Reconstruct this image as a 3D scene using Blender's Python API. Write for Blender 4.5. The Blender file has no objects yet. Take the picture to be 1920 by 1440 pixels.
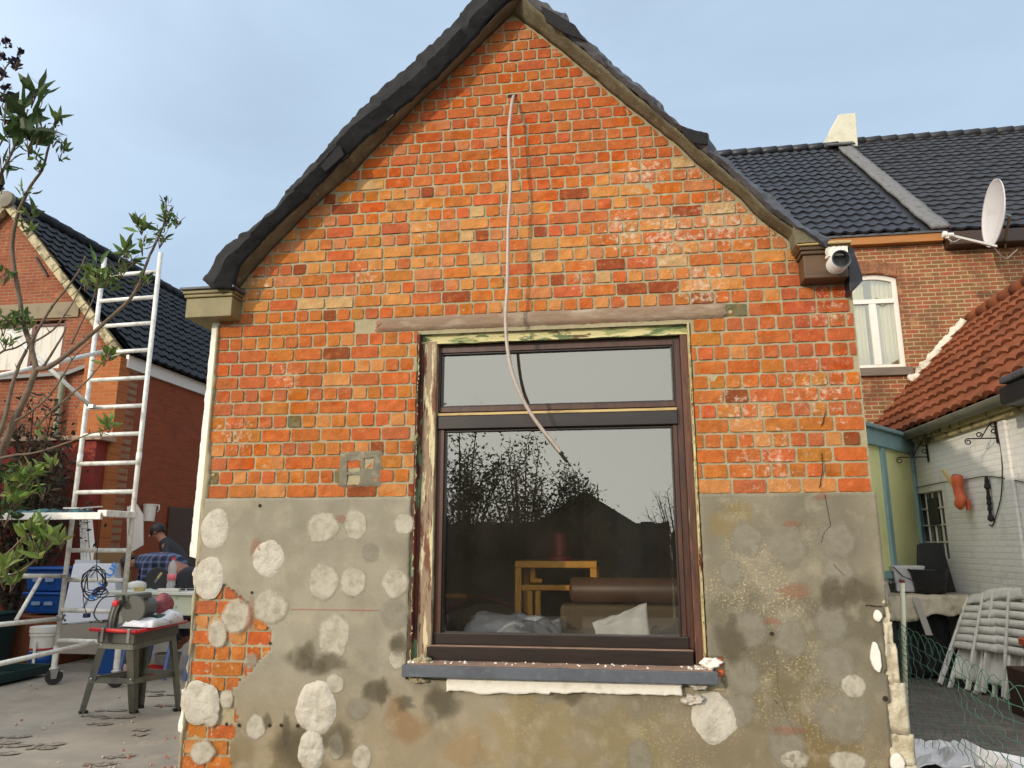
import bpy, bmesh, math, random
from mathutils import Vector, Matrix, noise
rad = math.radians
random.seed(7)
sc = bpy.context.scene
COL = sc.collection

# ---------------------------------------------------------------- camera
FPX, PITCH, YAW = 1385.0, rad(12.2), rad(-8.3)
CAM = Vector((0, -4.6, 1.5))
FWD = Vector((math.sin(YAW)*math.cos(PITCH), math.cos(YAW)*math.cos(PITCH), math.sin(PITCH)))
RGT = Vector((math.cos(YAW), -math.sin(YAW), 0))
UPV = RGT.cross(FWD)
cd = bpy.data.cameras.new('camera'); cam = bpy.data.objects.new('camera', cd); COL.objects.link(cam)
cd.sensor_width = 36; cd.lens = FPX/1920*36; cd.clip_end = 2000; cd.clip_start = 0.05
cam.matrix_world = Matrix.Translation(CAM) @ Matrix((RGT, UPV, -FWD)).transposed().to_4x4()
sc.camera = cam
sc.render.resolution_x = 1024; sc.render.resolution_y = 768

# ---------------------------------------------------------------- light
SUN_AZ, SUN_EL = rad(36), rad(15.5)          # from the left, behind the camera, low
sdir = Vector((-math.sin(SUN_AZ)*math.cos(SUN_EL), -math.cos(SUN_AZ)*math.cos(SUN_EL), math.sin(SUN_EL)))
sl = bpy.data.lights.new('sun', 'SUN'); sl.energy = 2.5; sl.angle = rad(0.9); sl.color = (1.0, 0.88, 0.70)
so = bpy.data.objects.new('sun', sl); COL.objects.link(so)
so.rotation_euler = (-sdir).to_track_quat('-Z', 'Y').to_euler()
world = bpy.data.worlds.new('World'); sc.world = world; world.use_nodes = True
wn = world.node_tree; wl = wn.links
for n in list(wn.nodes): wn.nodes.remove(n)
w_out = wn.nodes.new('ShaderNodeOutputWorld'); w_bg = wn.nodes.new('ShaderNodeBackground')
sky = wn.nodes.new('ShaderNodeTexSky'); sky.sky_type = 'NISHITA'; sky.sun_disc = False
sky.sun_elevation = SUN_EL; sky.sun_rotation = math.atan2(sdir.x, sdir.y)
sky.air_density = 1.0; sky.dust_density = 1.6; sky.ozone_density = 1.3
tcw = wn.nodes.new('ShaderNodeTexCoord'); mpw = wn.nodes.new('ShaderNodeMapping')
mpw.inputs['Scale'].default_value = (1.2, 1.2, 3.2); mpw.inputs['Rotation'].default_value = (rad(12), rad(24), rad(20))
nzw = wn.nodes.new('ShaderNodeTexNoise'); nzw.inputs['Scale'].default_value = 2.0
nzw.inputs['Detail'].default_value = 6; nzw.inputs['Roughness'].default_value = 0.5; nzw.inputs['Distortion'].default_value = 0.5
rpw = wn.nodes.new('ShaderNodeMapRange'); rpw.inputs['From Min'].default_value = 0.36; rpw.inputs['From Max'].default_value = 0.66
rpw.inputs['To Min'].default_value = 0.84; rpw.inputs['To Max'].default_value = 1.0
mxw = wn.nodes.new('ShaderNodeMix'); mxw.data_type = 'RGBA'
mxw.inputs['B'].default_value = (5.2, 6.7, 8.6, 1)
wl.new(tcw.outputs['Generated'], mpw.inputs['Vector']); wl.new(mpw.outputs['Vector'], nzw.inputs['Vector'])
wl.new(nzw.outputs['Fac'], rpw.inputs['Value']); wl.new(rpw.outputs['Result'], mxw.inputs['Factor'])
wl.new(sky.outputs['Color'], mxw.inputs['A']); wl.new(mxw.outputs['Result'], w_bg.inputs['Color'])
w_bg.inputs['Strength'].default_value = 0.118
# hazy brightening of the sky towards the sun's side
nrm_w = wn.nodes.new('ShaderNodeVectorMath'); nrm_w.operation = 'NORMALIZE'; wl.new(tcw.outputs['Generated'], nrm_w.inputs[0])
dt_w = wn.nodes.new('ShaderNodeVectorMath'); dt_w.operation = 'DOT_PRODUCT'; dt_w.inputs[1].default_value = tuple(sdir); wl.new(nrm_w.outputs[0], dt_w.inputs[0])
gr_w = wn.nodes.new('ShaderNodeMapRange'); gr_w.interpolation_type = 'SMOOTHSTEP'; gr_w.inputs['From Min'].default_value = -0.25; gr_w.inputs['From Max'].default_value = 1.0
gr_w.inputs['To Min'].default_value = 1.0; gr_w.inputs['To Max'].default_value = 3.2; wl.new(dt_w.outputs['Value'], gr_w.inputs['Value'])
sc_w = wn.nodes.new('ShaderNodeVectorMath'); sc_w.operation = 'SCALE'; 
wf_w = wn.nodes.new('ShaderNodeMapRange'); wf_w.inputs['From Min'].default_value = 1.0; wf_w.inputs['From Max'].default_value = 2.4; wf_w.inputs['To Max'].default_value = 0.9; wl.new(gr_w.outputs[0], wf_w.inputs['Value'])
wm_w = wn.nodes.new('ShaderNodeMix'); wm_w.data_type = 'RGBA'; wm_w.inputs['B'].default_value = (6.3, 6.3, 6.15, 1)
wl.new(wf_w.outputs[0], wm_w.inputs['Factor']); wl.new(mxw.outputs['Result'], wm_w.inputs['A']); wl.new(wm_w.outputs['Result'], sc_w.inputs[0]); wl.new(gr_w.outputs[0], sc_w.inputs['Scale'])
wl.new(sc_w.outputs[0], w_bg.inputs['Color'])
wl.new(w_bg.outputs['Background'], w_out.inputs['Surface'])
sc.view_settings.view_transform = 'Standard'; sc.view_settings.look = 'None'
sc.view_settings.exposure = -0.2; sc.view_settings.gamma = 1.0
sc.cycles.max_bounces = 8; sc.cycles.transparent_max_bounces = 24

# ---------------------------------------------------------------- measuring helpers (photograph -> place)
def ray(u, v): return FWD*FPX + RGT*(u-960) - UPV*(v-720)
def P(u, v, Y=0.0):
    d = ray(u, v); return CAM + d*((Y-CAM.y)/d.y)
def PX(u, v, X):
    d = ray(u, v); return CAM + d*((X-CAM.x)/d.x)
def PZ(u, v, Z=0.0):
    d = ray(u, v); return CAM + d*((Z-CAM.z)/d.z)

# ---------------------------------------------------------------- scene bookkeeping
def tag(o, label=None, cat=None, group=None, kind=None):
    if label: o['label'] = label
    if cat: o['category'] = cat
    if group: o['group'] = group
    if kind: o['kind'] = kind
    return o
def thing(name, label, cat, loc=(0, 0, 0), rz=0.0, group=None):
    o = bpy.data.objects.new(name, None); COL.objects.link(o)
    o.location = loc; o.rotation_euler = (0, 0, rz); o.empty_display_size = 0.1
    return tag(o, label, cat, group)
def copy_tree(o, parent=None):
    c = o.copy(); COL.objects.link(c); c.parent = parent
    for ch in [k for k in bpy.data.objects if k.parent == o]: copy_tree(ch, c)
    return c

class MB:
    def __init__(s): s.v = []; s.f = []; s.m = []; s.c = []; s.has_c = False; s.T = None; s.sm = True
    def add(s, vs, fs, mi=0, col=None):
        b = len(s.v)
        for p in vs:
            p = Vector(p)
            s.v.append(s.T @ p if s.T is not None else p)
        s.f += [tuple(b+i for i in f) for f in fs]; s.m += [mi]*len(fs)
        if col is not None:
            s.has_c = True
            s.c += (col if isinstance(col, list) else [col]*len(vs))
        else: s.c += [(0, 0, 0, 0)]*len(vs)
        return s
    def box(s, x0, x1, y0, y1, z0, z1, mi=0, col=None):
        vs = [(x, y, z) for z in (z0, z1) for y in (y0, y1) for x in (x0, x1)]
        return s.add(vs, [(0, 2, 3, 1), (4, 5, 7, 6), (0, 1, 5, 4), (2, 6, 7, 3), (0, 4, 6, 2), (1, 3, 7, 5)], mi, col)
    def bar(s, a, b, w, h, mi=0, up=(0, 0, 1)):
        a, b = Vector(a), Vector(b); d = (b-a).normalized(); up = Vector(up)
        if abs(d.dot(up)) > 0.98: up = Vector((0, 1, 0))
        x = d.cross(up).normalized(); y = x.cross(d)
        vs = [p + x*sx*w/2 + y*sy*h/2 for p in (a, b) for sx, sy in ((-1, -1), (1, -1), (1, 1), (-1, 1))]
        return s.add(vs, [(0, 1, 2, 3), (7, 6, 5, 4), (0, 4, 5, 1), (1, 5, 6, 2), (2, 6, 7, 3), (3, 7, 4, 0)], mi)
    def tube(s, pts, r, n=10, mi=0, cap=True):
        pts = [Vector(p) for p in pts]; N = len(pts)
        rs = r if isinstance(r, (list, tuple)) else [r]*N
        vs = []; ref = None
        for i, p in enumerate(pts):
            d = (pts[min(i+1, N-1)] - pts[max(i-1, 0)]).normalized()
            if ref is None:
                ref = Vector((0, 0, 1)) if abs(d.z) < 0.9 else Vector((0, 1, 0))
            x = d.cross(ref).normalized(); y = x.cross(d); ref = y
            for k in range(n):
                a = 2*math.pi*k/n; vs.append(p + (x*math.cos(a) + y*math.sin(a))*rs[i])
        fs = [(i*n+k, i*n+(k+1) % n, (i+1)*n+(k+1) % n, (i+1)*n+k) for i in range(N-1) for k in range(n)]
        if cap: fs += [tuple(range(n-1, -1, -1)), tuple((N-1)*n+k for k in range(n))]
        return s.add(vs, fs, mi)
    def lathe(s, prof, n=20, base=(0, 0, 0), axis=(0, 0, 1), mi=0, cap=True):
        ax = Vector(axis).normalized(); ref = Vector((0, 0, 1)) if abs(ax.z) < 0.9 else Vector((1, 0, 0))
        x = ax.cross(ref).normalized(); y = ax.cross(x); b = Vector(base); vs = []
        for r, h in prof:
            for k in range(n):
                a = 2*math.pi*k/n; vs.append(b + ax*h + (x*math.cos(a)+y*math.sin(a))*max(r, 1e-4))
        N = len(prof)
        fs = [(i*n+k, i*n+(k+1) % n, (i+1)*n+(k+1) % n, (i+1)*n+k) for i in range(N-1) for k in range(n)]
        if cap: fs += [tuple(range(n-1, -1, -1)), tuple((N-1)*n+k for k in range(n))]
        return s.add(vs, fs, mi)
    def prism(s, poly, y0, y1, mi=0, plane='xz'):
        n = len(poly)
        mk = {'xz': lambda a, b, c: (a, c, b), 'xy': lambda a, b, c: (a, b, c), 'yz': lambda a, b, c: (c, a, b)}[plane]
        vs = [mk(a, b, y0) for a, b in poly] + [mk(a, b, y1) for a, b in poly]
        fs = [tuple(range(n)), tuple(range(2*n-1, n-1, -1))] + [(i, n+i, n+(i+1) % n, (i+1) % n) for i in range(n)]
        return s.add(vs, fs, mi)
    def grid(s, fn, nu, nv, mi=0, skip=None):
        vs = [fn(i/nu, j/nv) for j in range(nv+1) for i in range(nu+1)]
        fs = [(j*(nu+1)+i, j*(nu+1)+i+1, (j+1)*(nu+1)+i+1, (j+1)*(nu+1)+i) for j in range(nv) for i in range(nu)
              if not (skip and skip((i+.5)/nu, (j+.5)/nv))]
        return s.add(vs, fs, mi)
    def build(s, name, mats, parent=None, smooth=False, bevel=0, flip=False, solid=0, label=None, offs=None, auto=None):
        me = bpy.data.meshes.new(name)
        me.from_pydata([tuple(p) for p in s.v], [], s.f); me.validate(verbose=False)
        if not isinstance(mats, (list, tuple)): mats = [mats]
        for m in mats: me.materials.append(m)
        if len(me.polygons) == len(s.m): me.polygons.foreach_set('material_index', s.m)
        if smooth: me.polygons.foreach_set('use_smooth', [True]*len(me.polygons))
        if s.has_c:
            at = me.color_attributes.new('col', 'FLOAT_COLOR', 'POINT')
            flat = []
            for c in s.c: flat += list(c)
            at.data.foreach_set('color', flat)
        if flip or True:
            bm = bmesh.new(); bm.from_mesh(me)
            if not flip == 'keep': bmesh.ops.recalc_face_normals(bm, faces=bm.faces)
            bm.to_mesh(me); bm.free()
        if auto is not None:
            me.polygons.foreach_set('use_smooth', [True]*len(me.polygons))
            me.set_sharp_from_angle(angle=rad(auto))
        o = bpy.data.objects.new(name, me); COL.objects.link(o)
        if parent is not None: o.parent = parent
        if solid:
            md = o.modifiers.new('solid', 'SOLIDIFY'); md.thickness = solid; md.offset = -1
        if bevel:
            md = o.modifiers.new('bevel', 'BEVEL'); md.width = bevel; md.segments = 2; md.limit_method = 'ANGLE'; md.angle_limit = rad(40)
        if label: o['label'] = label
        return o

# ---------------------------------------------------------------- materials
def srgb(r, g, b):
    f = lambda c: (c/255/12.92) if c/255 <= 0.04045 else ((c/255+0.055)/1.055)**2.4
    return (f(r), f(g), f(b))
def mat(name, col, rough=0.7, metal=0.0, noise_=None, bump=None, spec=0.5, attr=None, coord='Object', extra=None, stretch=None):
    """noise_: list of (colour, scale, low, high, amount); bump: list of (scale, strength, distance)"""
    m = bpy.data.materials.new(name); m.use_nodes = True; nt = m.node_tree; L = nt.links
    bs = nt.nodes['Principled BSDF']; bs.inputs['Roughness'].default_value = rough
    bs.inputs['Metallic'].default_value = metal; bs.inputs['Specular IOR Level'].default_value = spec
    tc = nt.nodes.new('ShaderNodeTexCoord'); vec = tc.outputs[coord]
    if stretch:
        mp = nt.nodes.new('ShaderNodeMapping'); mp.inputs['Scale'].default_value = stretch
        L.new(vec, mp.inputs['Vector']); vec = mp.outputs['Vector']
    cur = None
    if attr:
        an = nt.nodes.new('ShaderNodeAttribute'); an.attribute_name = attr; cur = an.outputs['Color']
    for i, (c2, scl, lo, hi, amt) in enumerate(noise_ or []):
        nz = nt.nodes.new('ShaderNodeTexNoise'); nz.inputs['Scale'].default_value = scl
        nz.inputs['Detail'].default_value = 7; nz.inputs['Roughness'].default_value = 0.62
        ad = nt.nodes.new('ShaderNodeVectorMath'); ad.operation = 'ADD'; ad.inputs[1].default_value = (i*7.3, i*3.1, i*5.7)
        L.new(vec, ad.inputs[0]); L.new(ad.outputs[0], nz.inputs['Vector'])
        mr = nt.nodes.new('ShaderNodeMapRange'); mr.inputs['From Min'].default_value = lo; mr.inputs['From Max'].default_value = hi
        mr.inputs['To Max'].default_value = amt
        L.new(nz.outputs['Fac'], mr.inputs['Value'])
        mx = nt.nodes.new('ShaderNodeMix'); mx.data_type = 'RGBA'
        L.new(mr.outputs['Result'], mx.inputs['Factor'])
        if cur is None: mx.inputs['A'].default_value = (*col, 1)
        else: L.new(cur, mx.inputs['A'])
        mx.inputs['B'].default_value = (*c2, 1); cur = mx.outputs['Result']
    if extra: cur = extra(nt, L, vec, cur, bs)
    if cur is None: bs.inputs['Base Color'].default_value = (*col, 1)
    else: L.new(cur, bs.inputs['Base Color'])
    prev = None
    for (scl, st, dist) in (bump or []):
        nz = nt.nodes.new('ShaderNodeTexNoise'); nz.inputs['Scale'].default_value = scl; nz.inputs['Detail'].default_value = 6
        nz.inputs['Roughness'].default_value = 0.6
        L.new(vec, nz.inputs['Vector'])
        bp = nt.nodes.new('ShaderNodeBump'); bp.inputs['Strength'].default_value = st; bp.inputs['Distance'].default_value = dist
        L.new(nz.outputs['Fac'], bp.inputs['Height'])
        if prev: L.new(prev, bp.inputs['Normal'])
        prev = bp.outputs['Normal']
    if prev: L.new(prev, bs.inputs['Normal'])
    return m
def brick_mat(name, c1, c2, mort, axis='x', bw=0.2, bh=0.066, ms=0.008, stain=None, moff=0.5, white=False):
    m = bpy.data.materials.new(name); m.use_nodes = True; nt = m.node_tree; L = nt.links
    bs = nt.nodes['Principled BSDF']; bs.inputs['Roughness'].default_value = 0.85; bs.inputs['Specular IOR Level'].default_value = 0.2
    tc = nt.nodes.new('ShaderNodeTexCoord'); sp = nt.nodes.new('ShaderNodeSeparateXYZ'); cb = nt.nodes.new('ShaderNodeCombineXYZ')
    L.new(tc.outputs['Object'], sp.inputs[0])
    L.new(sp.outputs['X' if axis == 'x' else 'Y'], cb.inputs['X']); L.new(sp.outputs['Z'], cb.inputs['Y'])
    nz0 = nt.nodes.new('ShaderNodeTexNoise'); nz0.inputs['Scale'].default_value = 9; L.new(cb.outputs[0], nz0.inputs['Vector'])
    vm = nt.nodes.new('ShaderNodeVectorMath'); vm.operation = 'SCALE'; vm.inputs['Scale'].default_value = 0.010
    L.new(nz0.outputs['Color'], vm.inputs[0])
    va = nt.nodes.new('ShaderNodeVectorMath'); L.new(cb.outputs[0], va.inputs[0]); L.new(vm.outputs[0], va.inputs[1])
    bt = nt.nodes.new('ShaderNodeTexBrick'); L.new(va.outputs[0], bt.inputs['Vector'])
    bt.inputs['Scale'].default_value = 1; bt.inputs['Brick Width'].default_value = bw; bt.inputs['Row Height'].default_value = bh
    bt.inputs['Mortar Size'].default_value = ms; bt.inputs['Mortar Smooth'].default_value = 0.2; bt.offset = moff
    bt.inputs['Color1'].default_value = (*c1, 1); bt.inputs['Color2'].default_value = (*c2, 1); bt.inputs['Mortar'].default_value = (*mort, 1)
    cur = bt.outputs['Color']
    for (c, scl, lo, hi, amt) in (stain or []):
        nz = nt.nodes.new('ShaderNodeTexNoise'); nz.inputs['Scale'].default_value = scl; nz.inputs['Detail'].default_value = 6
        L.new(tc.outputs['Object'], nz.inputs['Vector'])
        mr = nt.nodes.new('ShaderNodeMapRange'); mr.inputs['From Min'].default_value = lo; mr.inputs['From Max'].default_value = hi; mr.inputs['To Max'].default_value = amt
        L.new(nz.outputs['Fac'], mr.inputs['Value'])
        mx = nt.nodes.new('ShaderNodeMix'); mx.data_type = 'RGBA'; L.new(mr.outputs[0], mx.inputs['Factor']); L.new(cur, mx.inputs['A'])
        mx.inputs['B'].default_value = (*c, 1); cur = mx.outputs['Result']
    L.new(cur, bs.inputs['Base Color'])
    inv = nt.nodes.new('ShaderNodeMath'); inv.operation = 'SUBTRACT'; inv.inputs[0].default_value = 1; L.new(bt.outputs['Fac'], inv.inputs[1])
    bp = nt.nodes.new('ShaderNodeBump'); bp.inputs['Strength'].default_value = 0.7; bp.inputs['Distance'].default_value = 0.012
    L.new(inv.outputs[0], bp.inputs['Height'])
    nz = nt.nodes.new('ShaderNodeTexNoise'); nz.inputs['Scale'].default_value = 40; nz.inputs['Detail'].default_value = 5; L.new(tc.outputs['Object'], nz.inputs['Vector'])
    b2 = nt.nodes.new('ShaderNodeBump'); b2.inputs['Strength'].default_value = 0.4; b2.inputs['Distance'].default_value = 0.012
    L.new(nz.outputs['Fac'], b2.inputs['Height']); L.new(bp.outputs['Normal'], b2.inputs['Normal']); L.new(b2.outputs['Normal'], bs.inputs['Normal'])
    return m
def white_flecks(nt, L, vec, cur, bs):
    """old plaster, salt and mortar smeared on the brick faces; amount comes from the colour attribute's alpha"""
    an = nt.nodes.new('ShaderNodeAttribute'); an.attribute_name = 'col'
    nz = nt.nodes.new('ShaderNodeTexNoise'); nz.inputs['Scale'].default_value = 26; nz.inputs['Detail'].default_value = 8; nz.inputs['Roughness'].default_value = 0.68
    L.new(vec, nz.inputs['Vector'])
    ad = nt.nodes.new('ShaderNodeMath'); ad.operation = 'ADD'; L.new(nz.outputs['Fac'], ad.inputs[0]); L.new(an.outputs['Alpha'], ad.inputs[1])
    mr = nt.nodes.new('ShaderNodeMapRange'); mr.inputs['From Min'].default_value = 0.68; mr.inputs['From Max'].default_value = 0.84; mr.inputs['To Max'].default_value = 0.75
    L.new(ad.outputs[0], mr.inputs['Value'])
    mx = nt.nodes.new('ShaderNodeMix'); mx.data_type = 'RGBA'; L.new(mr.outputs[0], mx.inputs['Factor']); L.new(cur, mx.inputs['A'])
    mx.inputs['B'].default_value = (*srgb(205, 190, 165), 1)
    return mx.outputs['Result']
def lichen(nt, L, vec, cur, bs):
    an = nt.nodes.new('ShaderNodeAttribute'); an.attribute_name = 'col'
    nz = nt.nodes.new('ShaderNodeTexNoise'); nz.inputs['Scale'].default_value = 70; nz.inputs['Detail'].default_value = 4; nz.inputs['Roughness'].default_value = 0.7
    L.new(vec, nz.inputs['Vector'])
    mr = nt.nodes.new('ShaderNodeMapRange'); mr.inputs['From Min'].default_value = 0.52; mr.inputs['From Max'].default_value = 0.66
    L.new(nz.outputs['Fac'], mr.inputs['Value'])
    mu = nt.nodes.new('ShaderNodeMath'); mu.operation = 'MULTIPLY'; L.new(mr.outputs[0], mu.inputs[0]); L.new(an.outputs['Alpha'], mu.inputs[1])
    mx = nt.nodes.new('ShaderNodeMix'); mx.data_type = 'RGBA'; L.new(mu.outputs[0], mx.inputs['Factor']); L.new(cur, mx.inputs['A'])
    mx.inputs['B'].default_value = (*srgb(214, 192, 140), 1)
    return mx.outputs['Result']

M = {}
M['mortar'] = mat('mortar', srgb(168, 156, 124), 0.9, noise_=[(srgb(144, 132, 104), 6, 0.4, 0.7, 0.6), (srgb(182, 173, 148), 30, 0.5, 0.75, 0.5)], bump=[(120, 0.5, 0.006), (30, 0.4, 0.01)], spec=0.2)
M['brick'] = mat('brick', (0.5, 0.2, 0.1), 0.95, attr='col', noise_=[(srgb(150, 70, 36), 7, 0.54, 0.76, 0.45), (srgb(218, 128, 66), 16, 0.54, 0.76, 0.4), (srgb(200, 156, 116), 30, 0.56, 0.74, 0.4), (srgb(90, 46, 30), 60, 0.60, 0.76, 0.5)],
                 bump=[(18, 0.6, 0.012), (55, 0.8, 0.008), (160, 0.6, 0.004)], spec=0.08, extra=white_flecks)
M['plaster'] = mat('plaster', (0.3, 0.3, 0.25), 0.9, attr='col', noise_=[(srgb(112, 103, 84), 3.2, 0.5, 0.72, 0.5), (srgb(176, 166, 142), 9, 0.52, 0.75, 0.4), (srgb(96, 86, 66), 55, 0.6, 0.8, 0.35)],
                   bump=[(14, 0.25, 0.01), (90, 0.4, 0.003), (260, 0.4, 0.0015)], spec=0.2, extra=lichen)
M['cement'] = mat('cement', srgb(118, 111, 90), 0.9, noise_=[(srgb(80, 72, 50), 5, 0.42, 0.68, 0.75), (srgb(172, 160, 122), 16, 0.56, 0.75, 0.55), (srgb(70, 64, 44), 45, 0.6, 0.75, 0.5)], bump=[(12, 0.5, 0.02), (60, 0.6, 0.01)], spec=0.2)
M['roofcover'] = mat('lead_covering', srgb(22, 20, 20), 0.9, noise_=[(srgb(26, 24, 24), 5, 0.4, 0.65, 0.8), (srgb(84, 78, 74), 8, 0.68, 0.76, 0.7)], bump=[(9, 0.5, 0.02), (40, 0.4, 0.01)])
M['leadgrey'] = mat('weathered_lead', srgb(84, 84, 88), 0.55, noise_=[(srgb(54, 52, 52), 4, 0.42, 0.66, 0.75), (srgb(140, 140, 140), 12, 0.6, 0.8, 0.5)], bump=[(9, 0.5, 0.02), (40, 0.4, 0.01)])
M['blacktile'] = mat('black_tile', srgb(24, 25, 28), 0.6, noise_=[(srgb(14, 15, 17), 3, 0.4, 0.7, 0.6), (srgb(44, 42, 40), 12, 0.6, 0.8, 0.5)], bump=[(40, 0.2, 0.004)], spec=.3)
M['darktile'] = mat('dark_tile', srgb(38, 37, 41), 0.45, noise_=[(srgb(24, 24, 28), 3, 0.4, 0.7, 0.6), (srgb(64, 60, 58), 12, 0.6, 0.8, 0.5)], bump=[(40, 0.2, 0.004)])
M['oldtile'] = mat('aged_dark_tile', srgb(44, 42, 44), 0.55, noise_=[(srgb(26, 25, 27), 3, 0.4, 0.7, 0.6), (srgb(110, 98, 74), 14, 0.60, 0.72, 0.55)], bump=[(40, 0.3, 0.006)])
M['redtile'] = mat('terracotta_tile', srgb(128, 72, 46), 0.9, noise_=[(srgb(84, 48, 32), 2.2, 0.4, 0.66, 0.8), (srgb(140, 82, 52), 7, 0.52, 0.7, 0.6), (srgb(74, 62, 48), 11, 0.56, 0.7, 0.6), (srgb(200, 190, 170), 30, 0.72, 0.76, 0.9)], bump=[(40, 0.3, 0.006)], spec=0.2)
M['woodbrown'] = mat('brown_window_wood', srgb(80, 48, 32), 0.42, noise_=[(srgb(46, 28, 20), 8, 0.42, 0.68, 0.8), (srgb(122, 82, 56), 18, 0.62, 0.78, 0.45)], bump=[(60, 0.2, 0.003)], stretch=(4, 4, 0.6))
M['wooddark'] = mat('dark_window_wood', srgb(44, 32, 25), 0.35, noise_=[(srgb(24, 18, 15), 6, 0.42, 0.68, 0.8), (srgb(96, 76, 58), 24, 0.66, 0.8, 0.5)], bump=[(60, 0.2, 0.003)], stretch=(0.6, 4, 4))
def peel(name, seed, a, b, c, d, stretch):
    return mat(name, a, 0.75, noise_=[(b, 5+seed, 0.44, 0.47, 1.0), (c, 8+seed, 0.53, 0.56, 1.0), (d, 13, 0.60, 0.63, 0.9), (srgb(60, 48, 36), 50, 0.6, 0.75, 0.6)], bump=[(9, 0.6, 0.008), (60, 0.5, 0.004)], stretch=stretch)
M['peel_side'] = peel('peeling_brown_cream_paint', 3, srgb(112, 70, 50), srgb(146, 124, 98), srgb(206, 190, 148), srgb(76, 46, 34), (2.6, 2.6, 0.30))
M['peel_brown'] = mat('worn_brown_jamb', srgb(92, 56, 40), .6, noise_=[(srgb(56, 34, 24), 8, .45, .62, .8), (srgb(150, 128, 98), 6, .60, .66, .8), (srgb(128, 88, 62), 14, .55, .7, .6)], bump=[(20, .5, .006)], stretch=(2.4, 2.4, .3))
M['peel_green'] = peel('peeling_green_paint', 1, srgb(62, 28, 18), srgb(92, 40, 24), srgb(104, 124, 88), srgb(46, 26, 18), (1.2, 1.2, 0.55))
M['peel_right'] = peel('peeling_cream_rust_paint', 1, srgb(120, 56, 30), srgb(176, 160, 112), srgb(196, 188, 132), srgb(90, 46, 30), (1.6, 1.6, 0.35))
M['peel_head'] = peel('peeling_green_cream_paint', 2, srgb(150, 154, 100), srgb(204, 192, 138), srgb(96, 112, 70), srgb(86, 48, 34), (0.45, 1.5, 1.8))
M['creamline'] = mat('bare_wood_strip', srgb(190, 164, 110), 0.7, noise_=[(srgb(120, 92, 58), 14, 0.5, 0.7, 0.8)], stretch=(0.5, 4, 4))
M['bluestone'] = mat('bluestone', srgb(84, 88, 94), 0.6, noise_=[(srgb(60, 62, 66), 5, 0.45, 0.7, 0.6), (srgb(120, 122, 124), 22, 0.55, 0.72, 0.5)], bump=[(60, 0.25, 0.003)])
M['dust'] = mat('brick_dust', srgb(150, 122, 104), 0.95, noise_=[(srgb(116, 100, 92), 8, 0.45, 0.65, 0.7), (srgb(190, 168, 148), 30, 0.58, 0.75, 0.6)], bump=[(80, 0.6, 0.004)], spec=0.1)
M['foamw'] = mat('white_foam', srgb(232, 226, 212), 0.85, noise_=[(srgb(190, 180, 150), 9, 0.56, 0.7, 0.55), (srgb(120, 110, 84), 16, 0.66, 0.72, 0.7)], bump=[(70, 0.7, 0.006), (12, 0.4, 0.01)], spec=0.2)
M['dab'] = mat('adhesive', srgb(196, 188, 172), 0.95, noise_=[(srgb(158, 148, 130), 12, 0.44, 0.68, 0.7), (srgb(216, 210, 198), 34, 0.55, 0.75, 0.5)], bump=[(28, 0.9, 0.014), (110, 0.6, 0.005)], spec=0.15)
M['white_paint'] = mat('white_paint', srgb(220, 216, 206), 0.5, noise_=[(srgb(170, 164, 150), 8, 0.55, 0.75, 0.5)])
M['scaff'] = mat('scaffold_aluminium', srgb(226, 223, 214), 0.45, 0.1, noise_=[(srgb(150, 146, 134), 12, 0.45, 0.7, 0.6), (srgb(110, 100, 84), 40, 0.66, 0.75, 0.6)], bump=[(50, 0.15, 0.002)])
M['black'] = mat('black_plastic', srgb(22, 22, 24), 0.5, noise_=[(srgb(44, 42, 40), 10, 0.5, 0.75, 0.5)])
M['rubber'] = mat('rubber', srgb(40, 38, 36), 0.8)
M['pvc'] = mat('grey_cable_sheath', srgb(176, 160, 146), 0.45, noise_=[(srgb(140, 124, 110), 20, 0.5, 0.7, 0.5)])
M['steel'] = mat('steel', srgb(160, 160, 158), 0.35, 0.8, noise_=[(srgb(110, 104, 96), 14, 0.5, 0.7, 0.5)])
M['iron'] = mat('black_iron', srgb(34, 26, 26), 0.6, 0.3)

def fade_mat(name, c, c2, op):
    """a thin smear: opacity falls off towards the rim (attribute) and with a noise"""
    m = mat(name, c, 0.95, noise_=[(c2, 18, 0.42, 0.66, 0.8)], bump=[(60, 0.6, 0.004)], spec=0.1)
    nt = m.node_tree; L = nt.links; bs = nt.nodes['Principled BSDF']
    an = nt.nodes.new('ShaderNodeAttribute'); an.attribute_name = 'col'
    tc = nt.nodes.new('ShaderNodeTexCoord'); nz = nt.nodes.new('ShaderNodeTexNoise'); nz.inputs['Scale'].default_value = 14; nz.inputs['Detail'].default_value = 8
    nz.inputs['Roughness'].default_value = 0.7; L.new(tc.outputs['Object'], nz.inputs['Vector'])
    ad = nt.nodes.new('ShaderNodeMath'); ad.operation = 'ADD'; L.new(an.outputs['Fac'], ad.inputs[0]); L.new(nz.outputs['Fac'], ad.inputs[1])
    mr = nt.nodes.new('ShaderNodeMapRange'); mr.inputs['From Min'].default_value = 0.62; mr.inputs['From Max'].default_value = 1.15; mr.inputs['To Max'].default_value = op
    L.new(ad.outputs[0], mr.inputs['Value']); L.new(mr.outputs[0], bs.inputs['Alpha'])
    return m
M['smear_mid'] = fade_mat('adhesive_smear', srgb(186, 178, 160), srgb(152, 142, 122), 0.9)
M['smear_faint'] = fade_mat('faint_adhesive_smear', srgb(154, 147, 130), srgb(138, 130, 112), 0.62)
M['damp'] = fade_mat('damp_stain', srgb(108, 99, 80), srgb(90, 82, 64), 0.5)
M['stain_red'] = fade_mat('brick_dust_stain', srgb(168, 108, 80), srgb(156, 110, 86), 0.32)

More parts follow.
